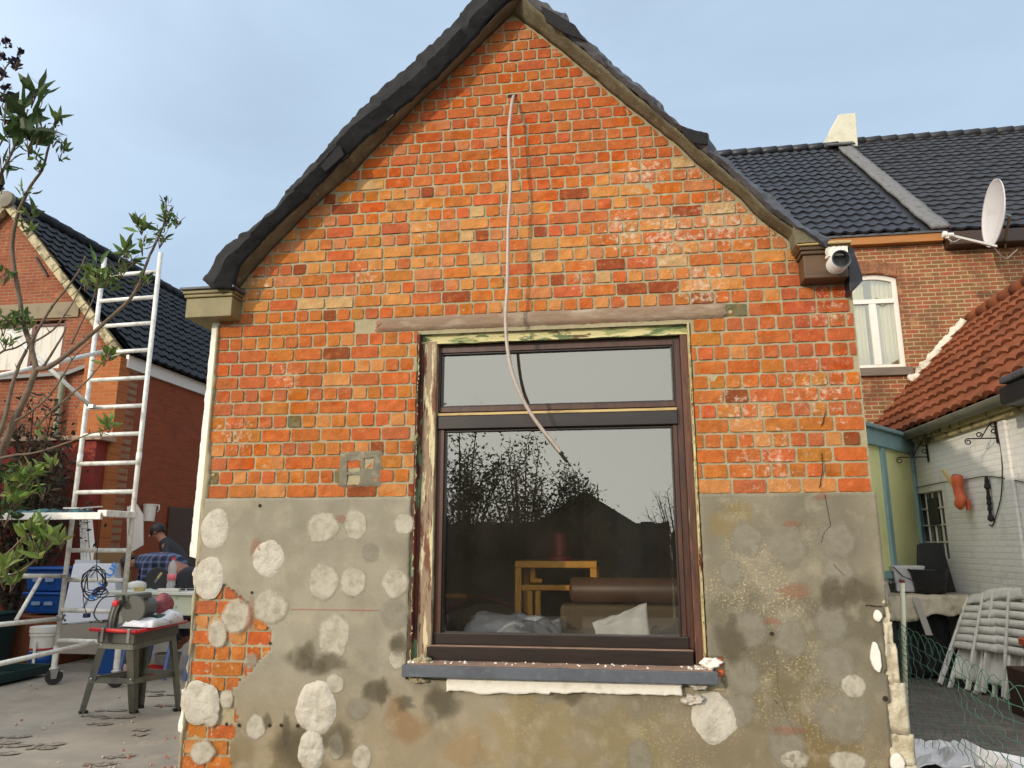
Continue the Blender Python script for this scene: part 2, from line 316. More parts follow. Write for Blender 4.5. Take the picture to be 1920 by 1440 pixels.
def glass_mat(name, refl, tint=(0.9, 0.92, 0.9), dirt=0.0):
    m = bpy.data.materials.new(name); m.use_nodes = True; nt = m.node_tree; L = nt.links
    for n in list(nt.nodes): nt.nodes.remove(n)
    o = nt.nodes.new('ShaderNodeOutputMaterial'); t = nt.nodes.new('ShaderNodeBsdfTransparent'); t.inputs['Color'].default_value = (*tint, 1)
    g = nt.nodes.new('ShaderNodeBsdfGlossy'); g.inputs['Roughness'].default_value = 0.0; g.inputs['Color'].default_value = (1.0, 0.985, 0.87, 1)
    mx = nt.nodes.new('ShaderNodeMixShader'); lw = nt.nodes.new('ShaderNodeLayerWeight'); lw.inputs['Blend'].default_value = 0.35
    mr = nt.nodes.new('ShaderNodeMapRange'); mr.inputs['To Min'].default_value = refl; mr.inputs['To Max'].default_value = 1.0
    L.new(lw.outputs['Fresnel'], mr.inputs['Value']); L.new(mr.outputs[0], mx.inputs['Fac'])
    L.new(t.outputs[0], mx.inputs[1]); L.new(g.outputs[0], mx.inputs[2])
    df = nt.nodes.new('ShaderNodeBsdfDiffuse'); df.inputs['Color'].default_value = (.50, .44, .34, 1)      # film of building dust
    tcg = nt.nodes.new('ShaderNodeTexCoord'); nzg = nt.nodes.new('ShaderNodeTexNoise'); nzg.inputs['Scale'].default_value = 2.2; nzg.inputs['Detail'].default_value = 9; nzg.inputs['Roughness'].default_value = .7
    L.new(tcg.outputs['Object'], nzg.inputs['Vector']); mg = nt.nodes.new('ShaderNodeMapRange'); mg.inputs['From Min'].default_value = .35; mg.inputs['From Max'].default_value = .75
    mg.inputs['To Min'].default_value = dirt*.4; mg.inputs['To Max'].default_value = dirt*1.9; L.new(nzg.outputs['Fac'], mg.inputs['Value'])
    m2 = nt.nodes.new('ShaderNodeMixShader'); L.new(mg.outputs[0], m2.inputs['Fac']); L.new(mx.outputs[0], m2.inputs[1]); L.new(df.outputs[0], m2.inputs[2]); L.new(m2.outputs[0], o.inputs['Surface'])
    return m
M['glass'] = glass_mat('window_glass', 0.17, (.98, .98, .96), .024)
M['glass_far'] = glass_mat('far_window_glass', 0.12)
# ================================================================ the brick extension (the main subject)
XL, XR = -2.74, 1.455           # faces of the gable wall
WL, WR, WB, WT = -1.30, 0.457, 0.74, 2.87   # window opening
ZPL = 1.79                      # top of the cement render
house = thing('brick_house', 'small gabled orange brick house with bare gable wall and large brown window', 'house', (0, 0, 0))
def polyP(pts, Y=0.0): return [P(u, v, Y) for u, v in pts]
rakeL = [(p.x, p.z) for p in polyP([(960, 25), (818, 163), (776, 200), (665, 320), (587, 387), (511, 465), (464, 518), (440, 545)])]
rakeR = [(p.x, p.z) for p in polyP([(960, 25), (1059, 101), (1160, 187), (1269, 272), (1293, 296), (1369, 357), (1410, 398), (1471, 445), (1492, 470)])]
def interp(poly, z):
    for (x0, z0), (x1, z1) in zip(poly, poly[1:]):
        if z1 <= z <= z0: return x0 + (x1-x0)*(z-z0)/(z1-z0)
    return None
ZAP = rakeL[0][1]
def xlim(z):
    a = interp(rakeL, z); b = interp(rakeR, z)
    return (XL if a is None else a), (XR if b is None else b)
def n3(x, y, z, s=1.0): return noise.noise(Vector((x*s, y*s, z*s)))

# exposed bricks in the lower left corner: right-hand limit of the hole in the render
EXPO = [(0.0, -2.36), (0.25, -2.40), (0.45, -2.38), (0.60, -2.44), (0.72, -2.32), (0.85, -2.20), (0.96, -2.18), (1.05, -2.26), (1.12, -2.36), (1.20, -2.46), (1.26, -2.56), (1.30, -2.76)]
def expo(z):
    for (z0, x0), (z1, x1) in zip(EXPO, EXPO[1:]):
        if z0 <= z <= z1: return x0 + (x1-x0)*(z-z0)/(z1-z0)
    return -9
PW = [(-0.35, 4.9, .10), (0.22, 3.93, .22), (0.55, 3.95, .16), (0.75, 3.55, .30), (0.35, 3.45, .28), (0.05, 3.52, .22), (-0.2, 3.2, .15), (1.0, 3.55, .2), (0.55, 3.1, .2), (-1.7, 3.3, .15), (-2.55, 2.2, .2),
      (-2.45, 3.3, .2), (1.2, 2.4, .3), (0.9, 2.0, .3), (1.3, 2.9, .2), (-2.2, 2.6, .15), (-1.3, 3.6, .12), (0.75, 2.3, .25)]
def whiteness(x, z):
    a = -0.02
    for (px, pz, r) in PW:
        d = math.hypot(x-px, z-pz)
        if d < r: a = max(a, 0.22*(1-d/r)**0.5)
    if 3.0 < z < 4.0 and x > 0: a += 0.04
    if z < 1.35 and x < -2.1: a += .11
    return a
SP = []   # round spalls where glued-on boards were torn off
for (u, v, r) in [(735, 338, .13), (875, 252, .10), (985, 248, .13), (870, 335, .10), (690, 315, .12), (1065, 330, .12), (960, 155, .13), (860, 190, .09), (1175, 225, .11), (1150, 300, .10), (800, 260, .12),
                  (1030, 385, .10), (820, 385, .10), (700, 392, .12), (1240, 345, .12), (1060, 130, .08), (1300, 380, .10), (420, 690, .06), (560, 760, .1), (480, 860, .1), (1560, 560, .1), (1580, 700, .09), (1450, 580, .1), (930, 300, .09), (1190, 175, .08), (650, 360, .1)]:
    p = P(u, v); SP.append((p.x, p.z, r))
def shade_brick(x, z, h):
    """brick colour by zone: smooth red at the top and in the right shoulder, orange below, mixed band between"""
    t = random.random(); U = random.uniform
    if z > 3.98 + 0.05*math.sin(x*3): base = (212+U(-11, 8), 103+U(-9, 9), 50+U(-6, 7)) if t > .10 else (218, 126, 80)
    elif (x > 1.02 and 2.55 < z < 3.25) or (x < -2.45 and 2.4 < z < 3.05 and t < .8): base = (208+U(-8, 8), 98+U(-8, 8), 52+U(-6, 8))
    elif z > 3.1:
        if t < .05: base = (224, 170, 118)
        elif t < .09: base = (170, 78, 44)
        elif t < .26: base = (222, 132, 84)
        elif t < .50: base = (232, 146, 74)
        else: base = (220+U(-12, 10), 112+U(-12, 14), 50+U(-6, 12))
    else:
        if t < .04: base = (160, 80, 44)
        elif t < .14: base = (204, 104, 62)
        elif t < .24: base = (226, 142, 80)
        elif t < .255: base = (128, 116, 88)
        else: base = (217+U(-13, 10), 112+U(-13, 13), 44+U(-6, 9))
    q = srgb(*base); g_ = q[0]*.35+q[1]*.6; return tuple((c*.92+g_*.08)/k for c, k in zip(q, (1.50, 1.36, 1.56)))
bm_ = MB(); CH = 0.0913
def add_brick(x0, x1, z0, z1):
    w, h = x1-x0, z1-z0
    if w < 0.025: return
    cx, cz = (x0+x1)/2, (z0+z1)/2
    col = shade_brick(cx, cz, h); nx = max(5, int(w/0.017)); nz = 6
    pr = random.uniform(0.0005, 0.0035); tx = random.uniform(-.012, .012); tz = random.uniform(-.03, .03)
    seed = random.uniform(0, 99); rough = random.uniform(0.0015, 0.0045) if cz > 3.98 else random.uniform(0.0025, 0.007)
    chip = random.random() < (0.12 if cz > 3.98 else 0.24); cxx, czz, cr = random.uniform(-.5, .5)*w, random.choice((-1, 1))*h*.45, random.uniform(.02, .05)
    edge = 0.0022 if cz > 3.98 else 0.0045 if cz > ZPL else 0.008
    if cz < ZPL: rough *= 2.2; pr += random.uniform(-.006, .004); tx *= 3
    vs = []; cs = []
    for j in range(nz+1):
        for i in range(nx+1):
            s = -1 if i == 0 else 1 if i == nx else (-1+.006/w) + (2-.012/w)*(i-1)/(nx-2)
            t = -1 if j == 0 else 1 if j == nz else (-1+.006/h) + (2-.012/h)*(j-1)/(nz-2)
            bx, bz = abs(s) > .999, abs(t) > .999
            x = s*w/2; z = t*h/2
            if bx: z *= .93
            if bz: x *= (1-.009/w)
            k = n3(cx+x+seed, 0, cz+z, 22)
            if bx: x -= math.copysign(edge*(1+1.2*k)*1.2, s)
            if bz: z -= math.copysign(edge*(.6+2.0*abs(n3(cx+x, seed, cz+z, 26))), t)
            nb = abs(s) > .9 and abs(t) > .9
            if nb: x -= math.copysign(.002, s)*random.uniform(.0, 1.5); z -= math.copysign(.002, t)*random.uniform(.0, 1.5)
            if 0 < i < nx and 0 < j < nz: x += .0016*n3(cx+x, seed, cz+z, 70); z += .0022*n3(cx+x, 9+seed, cz+z, 60)
            y = -pr + tx*x + tz*z*.3 - rough*n3((cx+x), seed, (cz+z), 26) - rough*.6*n3(cx+x, seed, cz+z, 60)
            c = list(col)
            if chip and math.hypot(x-cxx, z-czz) < cr*(1+.3*k):
                y += 0.0042; c = [min(1, c[0]*1.0), c[1]*.80, c[2]*.6]
            for (px, pz, r) in SP:
                d = math.hypot(cx+x-px, cz+z-pz)
                if d < r*(.85+.3*n3(cx, 0, cz, 12)) :
                    y += 0.0034 + 0.003*n3(cx+x, 3, cz+z, 25); c = [min(1, c[0]*1.0), c[1]*.80, c[2]*.5]
            if bx or bz: y = 0.016
            if cz > 3.2:
                la, lb = xlim(min(cz+z, ZAP-.01)); x = min(max(cx+x, la+.016), lb-.016)-cx
            kk = 1 + .22*n3(cx+x+seed, 1, cz+z, 17) + .12*n3(cx+x, seed, cz+z, 50); c = [q_*kk for q_ in c]
            vs.append((cx+x, y, cz+z)); cs.append((*c, max(0, whiteness(cx+x, cz+z))))
    fs = [(j*(nx+1)+i, j*(nx+1)+i+1, (j+1)*(nx+1)+i+1, (j+1)*(nx+1)+i) for j in range(nz) for i in range(nx)]
    bm_.add(vs, fs, 1, cs)
PATCH = (P(640, 850), P(712, 912))   # cemented-up square beside the window
z = ZPL - 20*.0918; row = 0
LZ0, LZ1 = P(1000, 612).z, P(1000, 586).z    # lintel band
while z < ZAP - 0.11:
    CH = .0918 if z < 2.93 else .0862 if z < 3.97 else .0832
    j = 0.0090; zb, zt = z + j/2, z + CH - j/2; zc = (zb+zt)/2
    stretcher = row % 2 == 0
    a, b = xlim(zb+.02 if zc > 3.2 else zc); a += 0.004 if zc < 3.1 else 0.012; b -= 0.004 if zc < 3.1 else 0.012
    sag = 0.0
    segs = [(a, b)]
    if zb < WT and zt > WB: segs = [(a, WL), (WR, b)]
    if zc < ZPL - 0.01: segs = [(a, min(expo(zc)+0.10, WL))]
    for (sa, sb) in segs:
        if sb - sa < .04: continue
        u = 0.202; x = sa - (0.0 if stretcher else random.uniform(.0, .02))
        off = (row*0.031) % 0.04
        if stretcher: x = XL + math.floor((sa-XL)/u)*u + off - .05
        else: x = XL + math.floor((sa-XL)/(u/2))*(u/2) + off - .01
        while x < sb:
            if zc > 3.98 : wd = u if random.random() < (.72 if stretcher else .12) else u/2     # mixed bond in the rebuilt top
            else: wd = u if stretcher else u/2
            if random.random() < .05: wd = u*.72
            wd *= random.uniform(.965, 1.035)
            x0, x1 = max(x, sa), min(x+wd, sb)
            if x1-x0 > .03:
                jj = random.uniform(.0075, .0115)
                in_l = LZ0-.03 < zc < LZ1+.02 and -1.72 < (x0+x1)/2 < 0.72
                in_p = PATCH[0].x < (x0+x1)/2 < PATCH[1].x and PATCH[1].z-.02 < zc < PATCH[0].z
                if not in_l and not (in_p and random.random() < .5) and not (zc < .9 and random.random() < .10):
                    dz = random.uniform(-.0015, .0015); add_brick(x0+jj/2, x1-jj/2, zb+dz, zt+dz)
            x += wd
    z += CH; row += 1
# mortar face behind and between the bricks
nx, nz = 170, 215; zlo = -0.1
def mort(s, t):
    zz = zlo + (ZAP+0.10-zlo)*t; xx = XL + (XR-XL)*s
    y = 0.0062 + 0.003*n3(xx, 0, zz, 9) + 0.0035*n3(xx, 5, zz, 38)
    if PATCH[0].x < xx < PATCH[1].x and PATCH[1].z < zz < PATCH[0].z: y -= 0.006
    if zz > 3.2:
        a, b = xlim(min(zz, ZAP)); y -= 0.006*max(0, 1-min(xx-a, b-xx)/0.07)*(.5+n3(xx, 2, zz, 18))
    return (xx, y, zz)
def mskip(s, t):
    zz = zlo + (ZAP+0.10-zlo)*t; xx = XL + (XR-XL)*s
    if WL-.004 < xx < WR+.004 and WB-.02 < zz < WT+.004: return True
    a, b = xlim(min(zz, ZAP)); return xx < a-.06 or xx > b+.06 if zz > 3.2 else False
bm_.grid(mort, nx, nz, 0, mskip)
wall = bm_.build('wall', [M['mortar'], M['brick']], house, flip='keep', auto=50)

# body of the house: side walls, back, inner faces
b = MB()
b.box(XL+.01, XL+.25, 0.03, 6.2, -.1, 3.22); b.box(XR-.25, XR-.01, 0.03, 6.2, -.1, 3.22); b.box(XL+.26, XR-.26, 5.96, 6.2, -.1, 3.22)
b.box(XL+.26, WL-.002, 0.03, .24, -.1, 3.2); b.box(WR+.002, XR-.26, 0.03, .24, -.1, 3.2)
b.box(WL-.001, WR+.001, 0.03, .24, -.1, WB-.05); b.box(WL-.001, WR+.001, 0.03, .24, WT+.001, 3.2)
b.build('inner_wall', mat('room_plaster', srgb(150, 140, 120), 0.9, bump=[(30, .2, .004)]), house)
b = MB(); b.box(XL+.26, XR-.26, 0.25, 5.95, -.09, .02); b.build('room_floor', mat('room_floor', srgb(90, 66, 48), 0.6), house)
b = MB(); b.box(XL+.26, XR-.26, 0.25, 5.95, 3.1, 3.2); b.build('room_ceiling', mat('room_ceiling', srgb(170, 160, 140), 0.9), house)
gb = MB(); pts = [(XL+.01, 3.205)] + [(x, zz-.02) for x, zz in rakeL[::-1]] + [(x, zz-.02) for x, zz in rakeR[1:]] + [(XR-.01, 3.205)]
gb.prism(pts, 0.03, 0.22); gb.build('gable_backing', M['mortar'], house)

# cement render on the lower wall
STAINS = [(P(u, v), r, c) for (u, v, r, c) in [(560, 1235, .10, (92, 84, 66)), (600, 1250, .07, (92, 84, 66)), (700, 1290, .06, (96, 88, 70)), (745, 1210, .05, (92, 84, 66)), (820, 1330, .10, (112, 104, 86)), (560, 1420, .22, (106, 92, 66)),
     (420, 1400, .18, (126, 106, 72)), (1450, 1250, .30, (126, 114, 80)), (1010, 1370, .30, (156, 138, 96)), (1180, 1400, .25, (148, 132, 92)), (1600, 1150, .25, (112, 104, 84)), (1400, 1180, .28, (118, 110, 90)), (1370, 980, .14, (150, 130, 82)),
     (760, 1350, .14, (146, 112, 74)), (1540, 1410, .2, (128, 106, 60)), (1500, 960, .1, (134, 126, 106)), (880, 1400, .15, (160, 132, 92))]]
LIC = [(P(u, v), r, a) for (u, v, r, a) in [(1420, 1060, .22, .9), (1350, 1100, .15, .8), (1450, 1120, .22, .95), (1480, 1010, .15, .6), (1500, 1240, .2, .8), (1430, 1280, .25, .6), (1380, 1130, .18, .7), (1520, 1330, .3, .6),
     (1370, 950, .15, .4), (1350, 1330, .25, .4), (980, 1330, .2, .3), (1250, 1400, .3, .4), (1600, 1400, .2, .4)]]
def pcol(x, zz):
    lx = (x-XL)/(XR-XL)
    a = Vector(srgb(160, 151, 130)); bq = Vector(srgb(146, 136, 114))
    t = max(0, min(1, (lx-.55)*4)) ; c = a.lerp(bq, t)
    if zz < 0.75: c = c.lerp(Vector(srgb(152, 132, 96)), .55*min(1, (0.75-zz)*3))
    c *= 1 + .18*n3(x, 0, zz, 2.1) + .10*n3(x, 3, zz, 7) + .06*n3(x*6, 4, zz*.7, 2)
    c *= 1 + (.06 if lx < .5 else .20)*n3(x*5.5, 4, zz*.9, 1) + (.04 if lx < .5 else .16)*n3(x, 14, zz, 4)
    for (p, r, k) in STAINS:
        d = math.hypot(x-p.x, (zz-p.z)*1.1) / (r*(1+.7*n3(x, 9, zz, 9)))
        if d < 1: c = c.lerp(Vector(srgb(*k)), min(1, (1-d)*3.0)*.7)
    al = 0.06
    for (p, r, k) in LIC:
        d = math.hypot(x-p.x, zz-p.z)/(r*(1+.6*n3(x, 6, zz, 5)))
        if d < 1: al = max(al, .8*k*min(1, (1-d)*2.2)*(.55+.9*n3(x, 7, zz, 14)+.2))
    g_ = (c.x+c.y+c.z)/3; c = (c*.93 + Vector((g_, g_, g_))*.07)*(.83 if lx < .5 else .74)
    return (*[max(0.01, q) for q in c], max(0, min(1, al)))
b = MB(); NX, NZ = 236, 104; z0p = -.1
REL = 1.485
def right_edge(zz): return XR + .012 if zz > 1.16 else XR - .01 - .05*(1.16-zz) + .012*n3(3, 0, zz, 8)
for jz in range(NZ+1):
    for ix in range(NX+1):
        zz = z0p + (ZPL-z0p)*jz/NZ; xx = XL-.005 + (XR+.017-XL)*ix/NX
        y = -.0145 + .0035*n3(xx, 0, zz, 2.2) + .0018*n3(xx, 1, zz, 12) + .0008*n3(xx, 1, zz, 40)
        zz2 = zz + (.006*n3(xx, 0, 0, 14) if jz == NZ else 0)
        jx = 0 if ix in (0, NX) else .006*n3(xx, 7, zz, 60); jz_ = 0 if jz == NZ else .006*n3(xx, 8, zz, 60)
        b.v.append(Vector((xx+jx, y, zz2+jz_))); b.c.append(pcol(xx, zz))
b.has_c = True
def keep(xx, zz):
    if WL-.012 < xx < WR+.012 and zz > WB-.04: return False
    if zz < 1.30 and xx < expo(zz) + .02*n3(xx, 0, zz, 16) + .015*n3(xx, 0, zz, 40): return False
    if xx > right_edge(zz): return False
    if xx > WR and zz < .86 and zz > WB-.06 and xx < WR+.10 + .03*n3(0, 1, zz, 30) : return False     # knocked away beside the sill
    return True
for jz in range(NZ):
    for ix in range(NX):
        xx = XL-.005 + (XR+.017-XL)*(ix+.5)/NX; zz = z0p + (ZPL-z0p)*(jz+.5)/NZ
        if keep(xx, zz):
            i = jz*(NX+1)+ix; b.f.append((i, i+1, i+NX+2, i+NX+1)); b.m.append(0)
b.build('render_coat', M['plaster'], house, smooth=True, solid=.016, flip='keep')

# torn edge of the render on the right with its yellowish layers and foam
b = MB(); random.seed(21)
zz = -.05
while zz < 1.14:
    hh = random.uniform(.12, .30); f = 1 - zz/1.14
    x0 = XR - .02 - .05*(1.16-zz); x1 = XR + .03 + .07*f + random.uniform(-.014, .012)
    n = 9
    vs = [(x0 + (x1-x0)*i/n + .006*n3(i, zz, 0, 3.1), -.004 + .026*n3(x0+i*.02, 3, zz+k*hh/6, 14) + (.02 if i in (0, n) else 0), zz + hh*k/6) for k in range(7) for i in range(n+1)]
    b.add(vs, [(k*(n+1)+i, k*(n+1)+i+1, (k+1)*(n+1)+i+1, (k+1)*(n+1)+i) for k in range(6) for i in range(n)])
    zz += hh - .004
b.build('broken_edge_layer', mat('broken_render_layers', srgb(204, 192, 164), 0.9, noise_=[(srgb(150, 128, 92), 8, .45, .7, .8), (srgb(216, 204, 176), 18, .55, .7, .7), (srgb(90, 70, 50), 30, .66, .74, .8)], bump=[(20, .9, .015), (70, .6, .006)]), house, smooth=True, solid=.03, flip='keep')
for (u, v, w, h) in [(1642, 1235, .05, .13), (1682, 1430, .07, .08), (1645, 1155, .045, .05)]:
    b = MB(); p = P(u, v, -.02); n = 12
    ring = [(p.x + w*.5*math.cos(a)*(1+.3*n3(a, u, 0, 1.3)), p.z + h*.6*math.sin(a)*(1+.3*n3(a, v, 0, 1.3))) for a in [2*math.pi*i/n for i in range(n)]]
    b.prism(ring, -.035, .0)
    b.build('foam_remnant', M['foamw'], house, bevel=.006)

# white foam insulation edge down the left corner
b = MB(); zz = .25; random.seed(5)
prof = []
z_ = 0.0
while z_ < 3.08:
    uu = XL - .045 - .01*(3.1-z_) + .006*n3(0, z_, 2, 9) + .004*n3(0, z_, 7, 40)
    if z_ < 1.42: uu = (XL - .030 + .02*n3(0, z_, 1, 9)) if .36 < z_ < .62 or 1.30 < z_ < 1.34 else XL + .004
    inn = XL + .006 + .012*n3(0, z_, 5, 7) + (.01 if z_ < 1.9 else 0)
    if 1.05 < z_ < 1.33: inn -= .02
    prof.append((z_, uu, inn)); z_ += .02
vs = []
for (q, o_, i_) in prof:
    yo = .012*n3(q, 0, 3, 12)
    vs += [(o_, .10, q), (o_, .0+yo, q), ((o_+i_)/2, -.006+.006*n3(q, 4, 4, 20), q), (i_, -.004+yo, q), (i_, .02, q)]
n = len(prof)
b.add(vs, [(i*5+k, i*5+k+1, (i+1)*5+k+1, (i+1)*5+k) for i in range(n-1) for k in range(4)])
b.box(XL-.05, XL-.001, .14, 6.1, 1.45, 3.08)
b.build('foam_insulation', M['foamw'], house, flip='keep', auto=40)
# grey mortar fringe between foam and brick, and the dark cracks beside it
b = MB(); vs = []; zz = 0; k = 0
while zz < 3.0:
    wdt = .004 + .014*n3(zz, 1, 0, 6) + .010*n3(zz, 1, 0, 21) + (.018 if 1.4 < zz < 2.1 else 0)
    ow = (.006 if zz > 1.4 else .004 + .020*n3(zz, 8, 0, 5) + .016*n3(zz, 8, 3, 17)); vs += [(XL-ow, .03, zz), (XL-ow*.9, -.010, zz), (XL+.01, -.020+.005*n3(zz, 3, 3, 22), zz), (XL+max(.012, wdt+.008), -.012, zz), (XL+max(.014, wdt+.012), .004, zz)]; zz += .02; k += 1
b.add(vs, [(i*5+q, i*5+q+1, (i+1)*5+q+1, (i+1)*5+q) for i in range(k-1) for q in range(4)])
b.build('corner_mortar', M['mortar'], house, flip='keep', smooth=True)

# adhesive dabs and smears left by the old insulation
def disc(p, rx, rz, th, seed, fade=True, rough=.25, fd=1.7):
    m = MB(); nr, na = 7, 44; vs = [(p.x, -th+p.y, p.z)]; cs = [(.75,)*3+(1,)]
    for r in range(1, nr+1):
        for a in range(na):
            an = 2*math.pi*a/na; k = 1 + rough*n3(math.cos(an)*1.2+seed, math.sin(an)*1.2, seed, 1.1) + rough*.25*n3(math.cos(an)+seed, math.sin(an), 3, 4) + .035*n3(math.cos(an)+seed, math.sin(an), 9, 9)
            f = r/nr; x = p.x + rx*f*k*math.cos(an); z_ = p.z + rz*f*k*math.sin(an)
            y = p.y - th*(1 if f < .8 else max(0, 1-(f-.8)*4.6)) - th*.55*n3(x+seed, 0, z_, 26) - th*.35*n3(x, seed, z_, 60)
            if f == 1: y = p.y + .003
            vs.append((x, y, z_)); g = max(0, min(1, (1-f)*fd)); cs.append((g*.75, g*.75, g*.75, 1))
    fs = [(0, 1+a, 1+(a+1) % na) for a in range(na)] + [(1+(r-1)*na+a, 1+r*na+a, 1+r*na+(a+1) % na, 1+(r-1)*na+(a+1) % na) for r in range(1, nr) for a in range(na)]
    return m.add(vs, fs, 0, cs)
K = 1/268.0
DABS = [(403, 992, 28, 34, 's', 'white'), (391, 1083, 30, 34, 's', ''), (503, 1046, 30, 31, 's', ''), (606, 989, 34, 29, 'm', ''), (667, 984, 24, 29, 'm', ''), (607, 1091, 31, 33, 'm', ''), (662, 1090, 27, 29, 'm', ''),
        (507, 1138, 35, 33, 'm', ''), (443, 1155, 30, 32, 'm', ''), (625, 1194, 31, 42, 'm', ''), (695, 1035, 19, 19, 'f', ''), (758, 982, 20, 22, 'm', ''), (741, 1093, 27, 27, 'm', ''), (741, 1152, 29, 29, 'f', ''),
        (593, 1327, 35, 42, 's', 'thick'), (584, 1406, 23, 33, 's', 'thick'), (628, 1282, 18, 17, 'm', ''), (671, 1328, 26, 20, 'f', ''), (480, 1363, 20, 22, 'm', ''), (630, 1400, 16, 22, 'm', ''), (678, 1420, 18, 22, 'm', ''),
        (745, 1235, 17, 18, 'm', ''), (1339, 1348, 35, 37, 's', ''), (1370, 1072, 22, 27, 'f', ''), (1400, 1010, 32, 32, 'f', ''), (1475, 1022, 38, 42, 'f', ''), (1570, 1012, 34, 36, 'f', ''), (1571, 1072, 30, 30, 'f', ''),
        (1558, 1167, 30, 36, 'f', ''), (1568, 1249, 34, 38, 'f', ''), (1403, 1180, 38, 34, 'f', ''), (1484, 1198, 30, 34, 'f', ''), (1580, 1345, 50, 42, 'f', ''), (1600, 1286, 20, 20, 'm', ''), (1392, 1268, 34, 34, 'f', ''),
        (375, 1318, 34, 34, 's', ''), (395, 1345, 16, 16, 'm', ''), (408, 1190, 20, 26, 'm', ''), (372, 1300, 22, 18, 'm', ''), (380, 1410, 24, 20, 'm', ''), (425, 1310, 14, 16, 'm', ''), (470, 1240, 14, 16, 'f', ''), (1476, 1400, 34, 46, 'f', ''), (1490, 1424, 26, 14, 'm', ''), (1200, 1425, 24, 34, 'f', ''), (600, 1345, 3, 3, 'f', ''), (1590, 1430, 30, 16, 'm', ''), (1385, 1330, 30, 30, 'f', ''), (960, 1290, 30, 12, 'f', '')]
for i, (u, v, ru, rv, kind, q) in enumerate(DABS):
    if ru < 5: continue
    p = P(u, v, -.0145)
    th = {'s': .006, 'm': .0032, 'f': .0030}[kind] * (2.4 if q == 'thick' else 1)
    disc(p, ru*K*1.0, rv*K*1.04, th, i*3.7, rough=.14, fd={'s': 4, 'm': 3.2, 'f': 2.1}[kind]).build('adhesive_dab', M['dab'] if kind == 's' else M['smear_mid'] if kind == 'm' else M['smear_faint'], house, smooth=True)
for i, (u, v, ru, rv, mm) in enumerate([(572, 1232, 22, 26, 'damp'), (612, 1243, 34, 18, 'damp'), (708, 1296, 28, 22, 'damp'), (748, 1208, 22, 18, 'damp'), (560, 1400, 46, 40, 'damp'), (535, 1368, 9, 26, 'damp'), (500, 1352, 9, 14, 'damp'),
        (630, 1390, 30, 30, 'damp'), (830, 1315, 32, 30, 'damp'), (1065, 1300, 26, 22, 'damp'), (715, 1300, 9, 22, 'damp'), (760, 1318, 18, 14, 'damp'), (480, 1028, 12, 22, 'stain_red'), (470, 1160, 10, 36, 'stain_red'),
        (1485, 982, 18, 6, 'stain_red'), (1490, 1110, 28, 14, 'stain_red'), (1540, 930, 12, 7, 'stain_red'), (1450, 1165, 16, 7, 'stain_red'), (1478, 1370, 26, 8, 'stain_red'), (640, 972, 12, 8, 'stain_red'), (1610, 1110, 30, 20, 'damp'), (1560, 1115, 22, 30, 'damp'), (1370, 1200, 25, 40, 'damp')]):
    p = P(u, v, -.0180); disc(p, ru*K*1.1, rv*K*1.1, .0012, 50+i*2.9, rough=.45).build('wall_stain', M[mm], house, smooth=True)
# cracks and drill holes
def ribbon(pts, w, Y, seed=0):
    m = MB(); vs = []
    for i, q in enumerate(pts):
        d = (pts[min(i+1, len(pts)-1)] - pts[max(i-1, 0)]).normalized(); nrm = Vector((-d.z, 0, d.x)); ww = w*(.5+.9*abs(n3(i, seed, 0, 1.7)))
        vs += [q + nrm*ww, q - nrm*ww]
    return m.add([(p_.x, Y, p_.z) for p_ in vs], [(2*i, 2*i+1, 2*i+3, 2*i+2) for i in range(len(pts)-1)])
M['crack'] = mat('dark_crack', srgb(52, 40, 30), 1.0)
def jag(uv, n=14, amp=.006, sd=0):
    pts = [P(a, b_, -.0) for a, b_ in uv]; out = []
    for i in range(len(pts)-1):
        for k in range(n):
            q = pts[i].lerp(pts[i+1], k/n); out.append(q + Vector((amp*n3(i*9+k, sd, 0, .7), 0, amp*n3(i*9+k, sd, 5, .7))))
    return out + [pts[-1]]
for i, (uv, w, Y) in enumerate([([(1545, 928), (1551, 960), (1556, 985)], .0022, -.0195), ([(1556, 985), (1543, 1000), (1538, 1018)], .0016, -.0195), ([(1562, 1058), (1580, 1078)], .0018, -.0195), ([(1450, 1210), (1458, 1290), (1478, 1350), (1490, 1375)], .0009, -.0195),
        ([(1540, 850), (1542, 880), (1536, 915)], .004, -.011), ([(1620, 1134), (1652, 1137)], .004, -.022), ([(1548, 770), (1540, 800)], .004, -.011), ([(706, 615), (722, 603)], .004, -.012), ([(1450, 1310), (1456, 1318)], .002, -.0195)]):
    ribbon(jag(uv, sd=i*3.3), w, Y, i).build('crack', M['crack'], house)
for (u, v, r) in [(487, 948, 3), (472, 1111, 2.4), (506, 1206, 2.6), (425, 1358, 3), (448, 1360, 3), (505, 1360, 3), (527, 1360, 3), (558, 1361, 3), (1447, 1188, 3.2), (1660, 1310, 4)]:
    p = P(u, v, -.0200); m = MB(); m.lathe([(r*K, 0), (r*K*.9, .002), (r*K*.2, .0025)], 10, p, (0, -1, 0)); m.build('drill_hole', M['crack'], house)
m = MB(); a, c = P(545, 1142, -.0185), P(712, 1142, -.0185); m.box(a.x, c.x, -.0192, -.0186, a.z-.0016, a.z+.0006)
m.build('chalk_line', mat('red_chalk', srgb(170, 70, 56), 1.0), house)

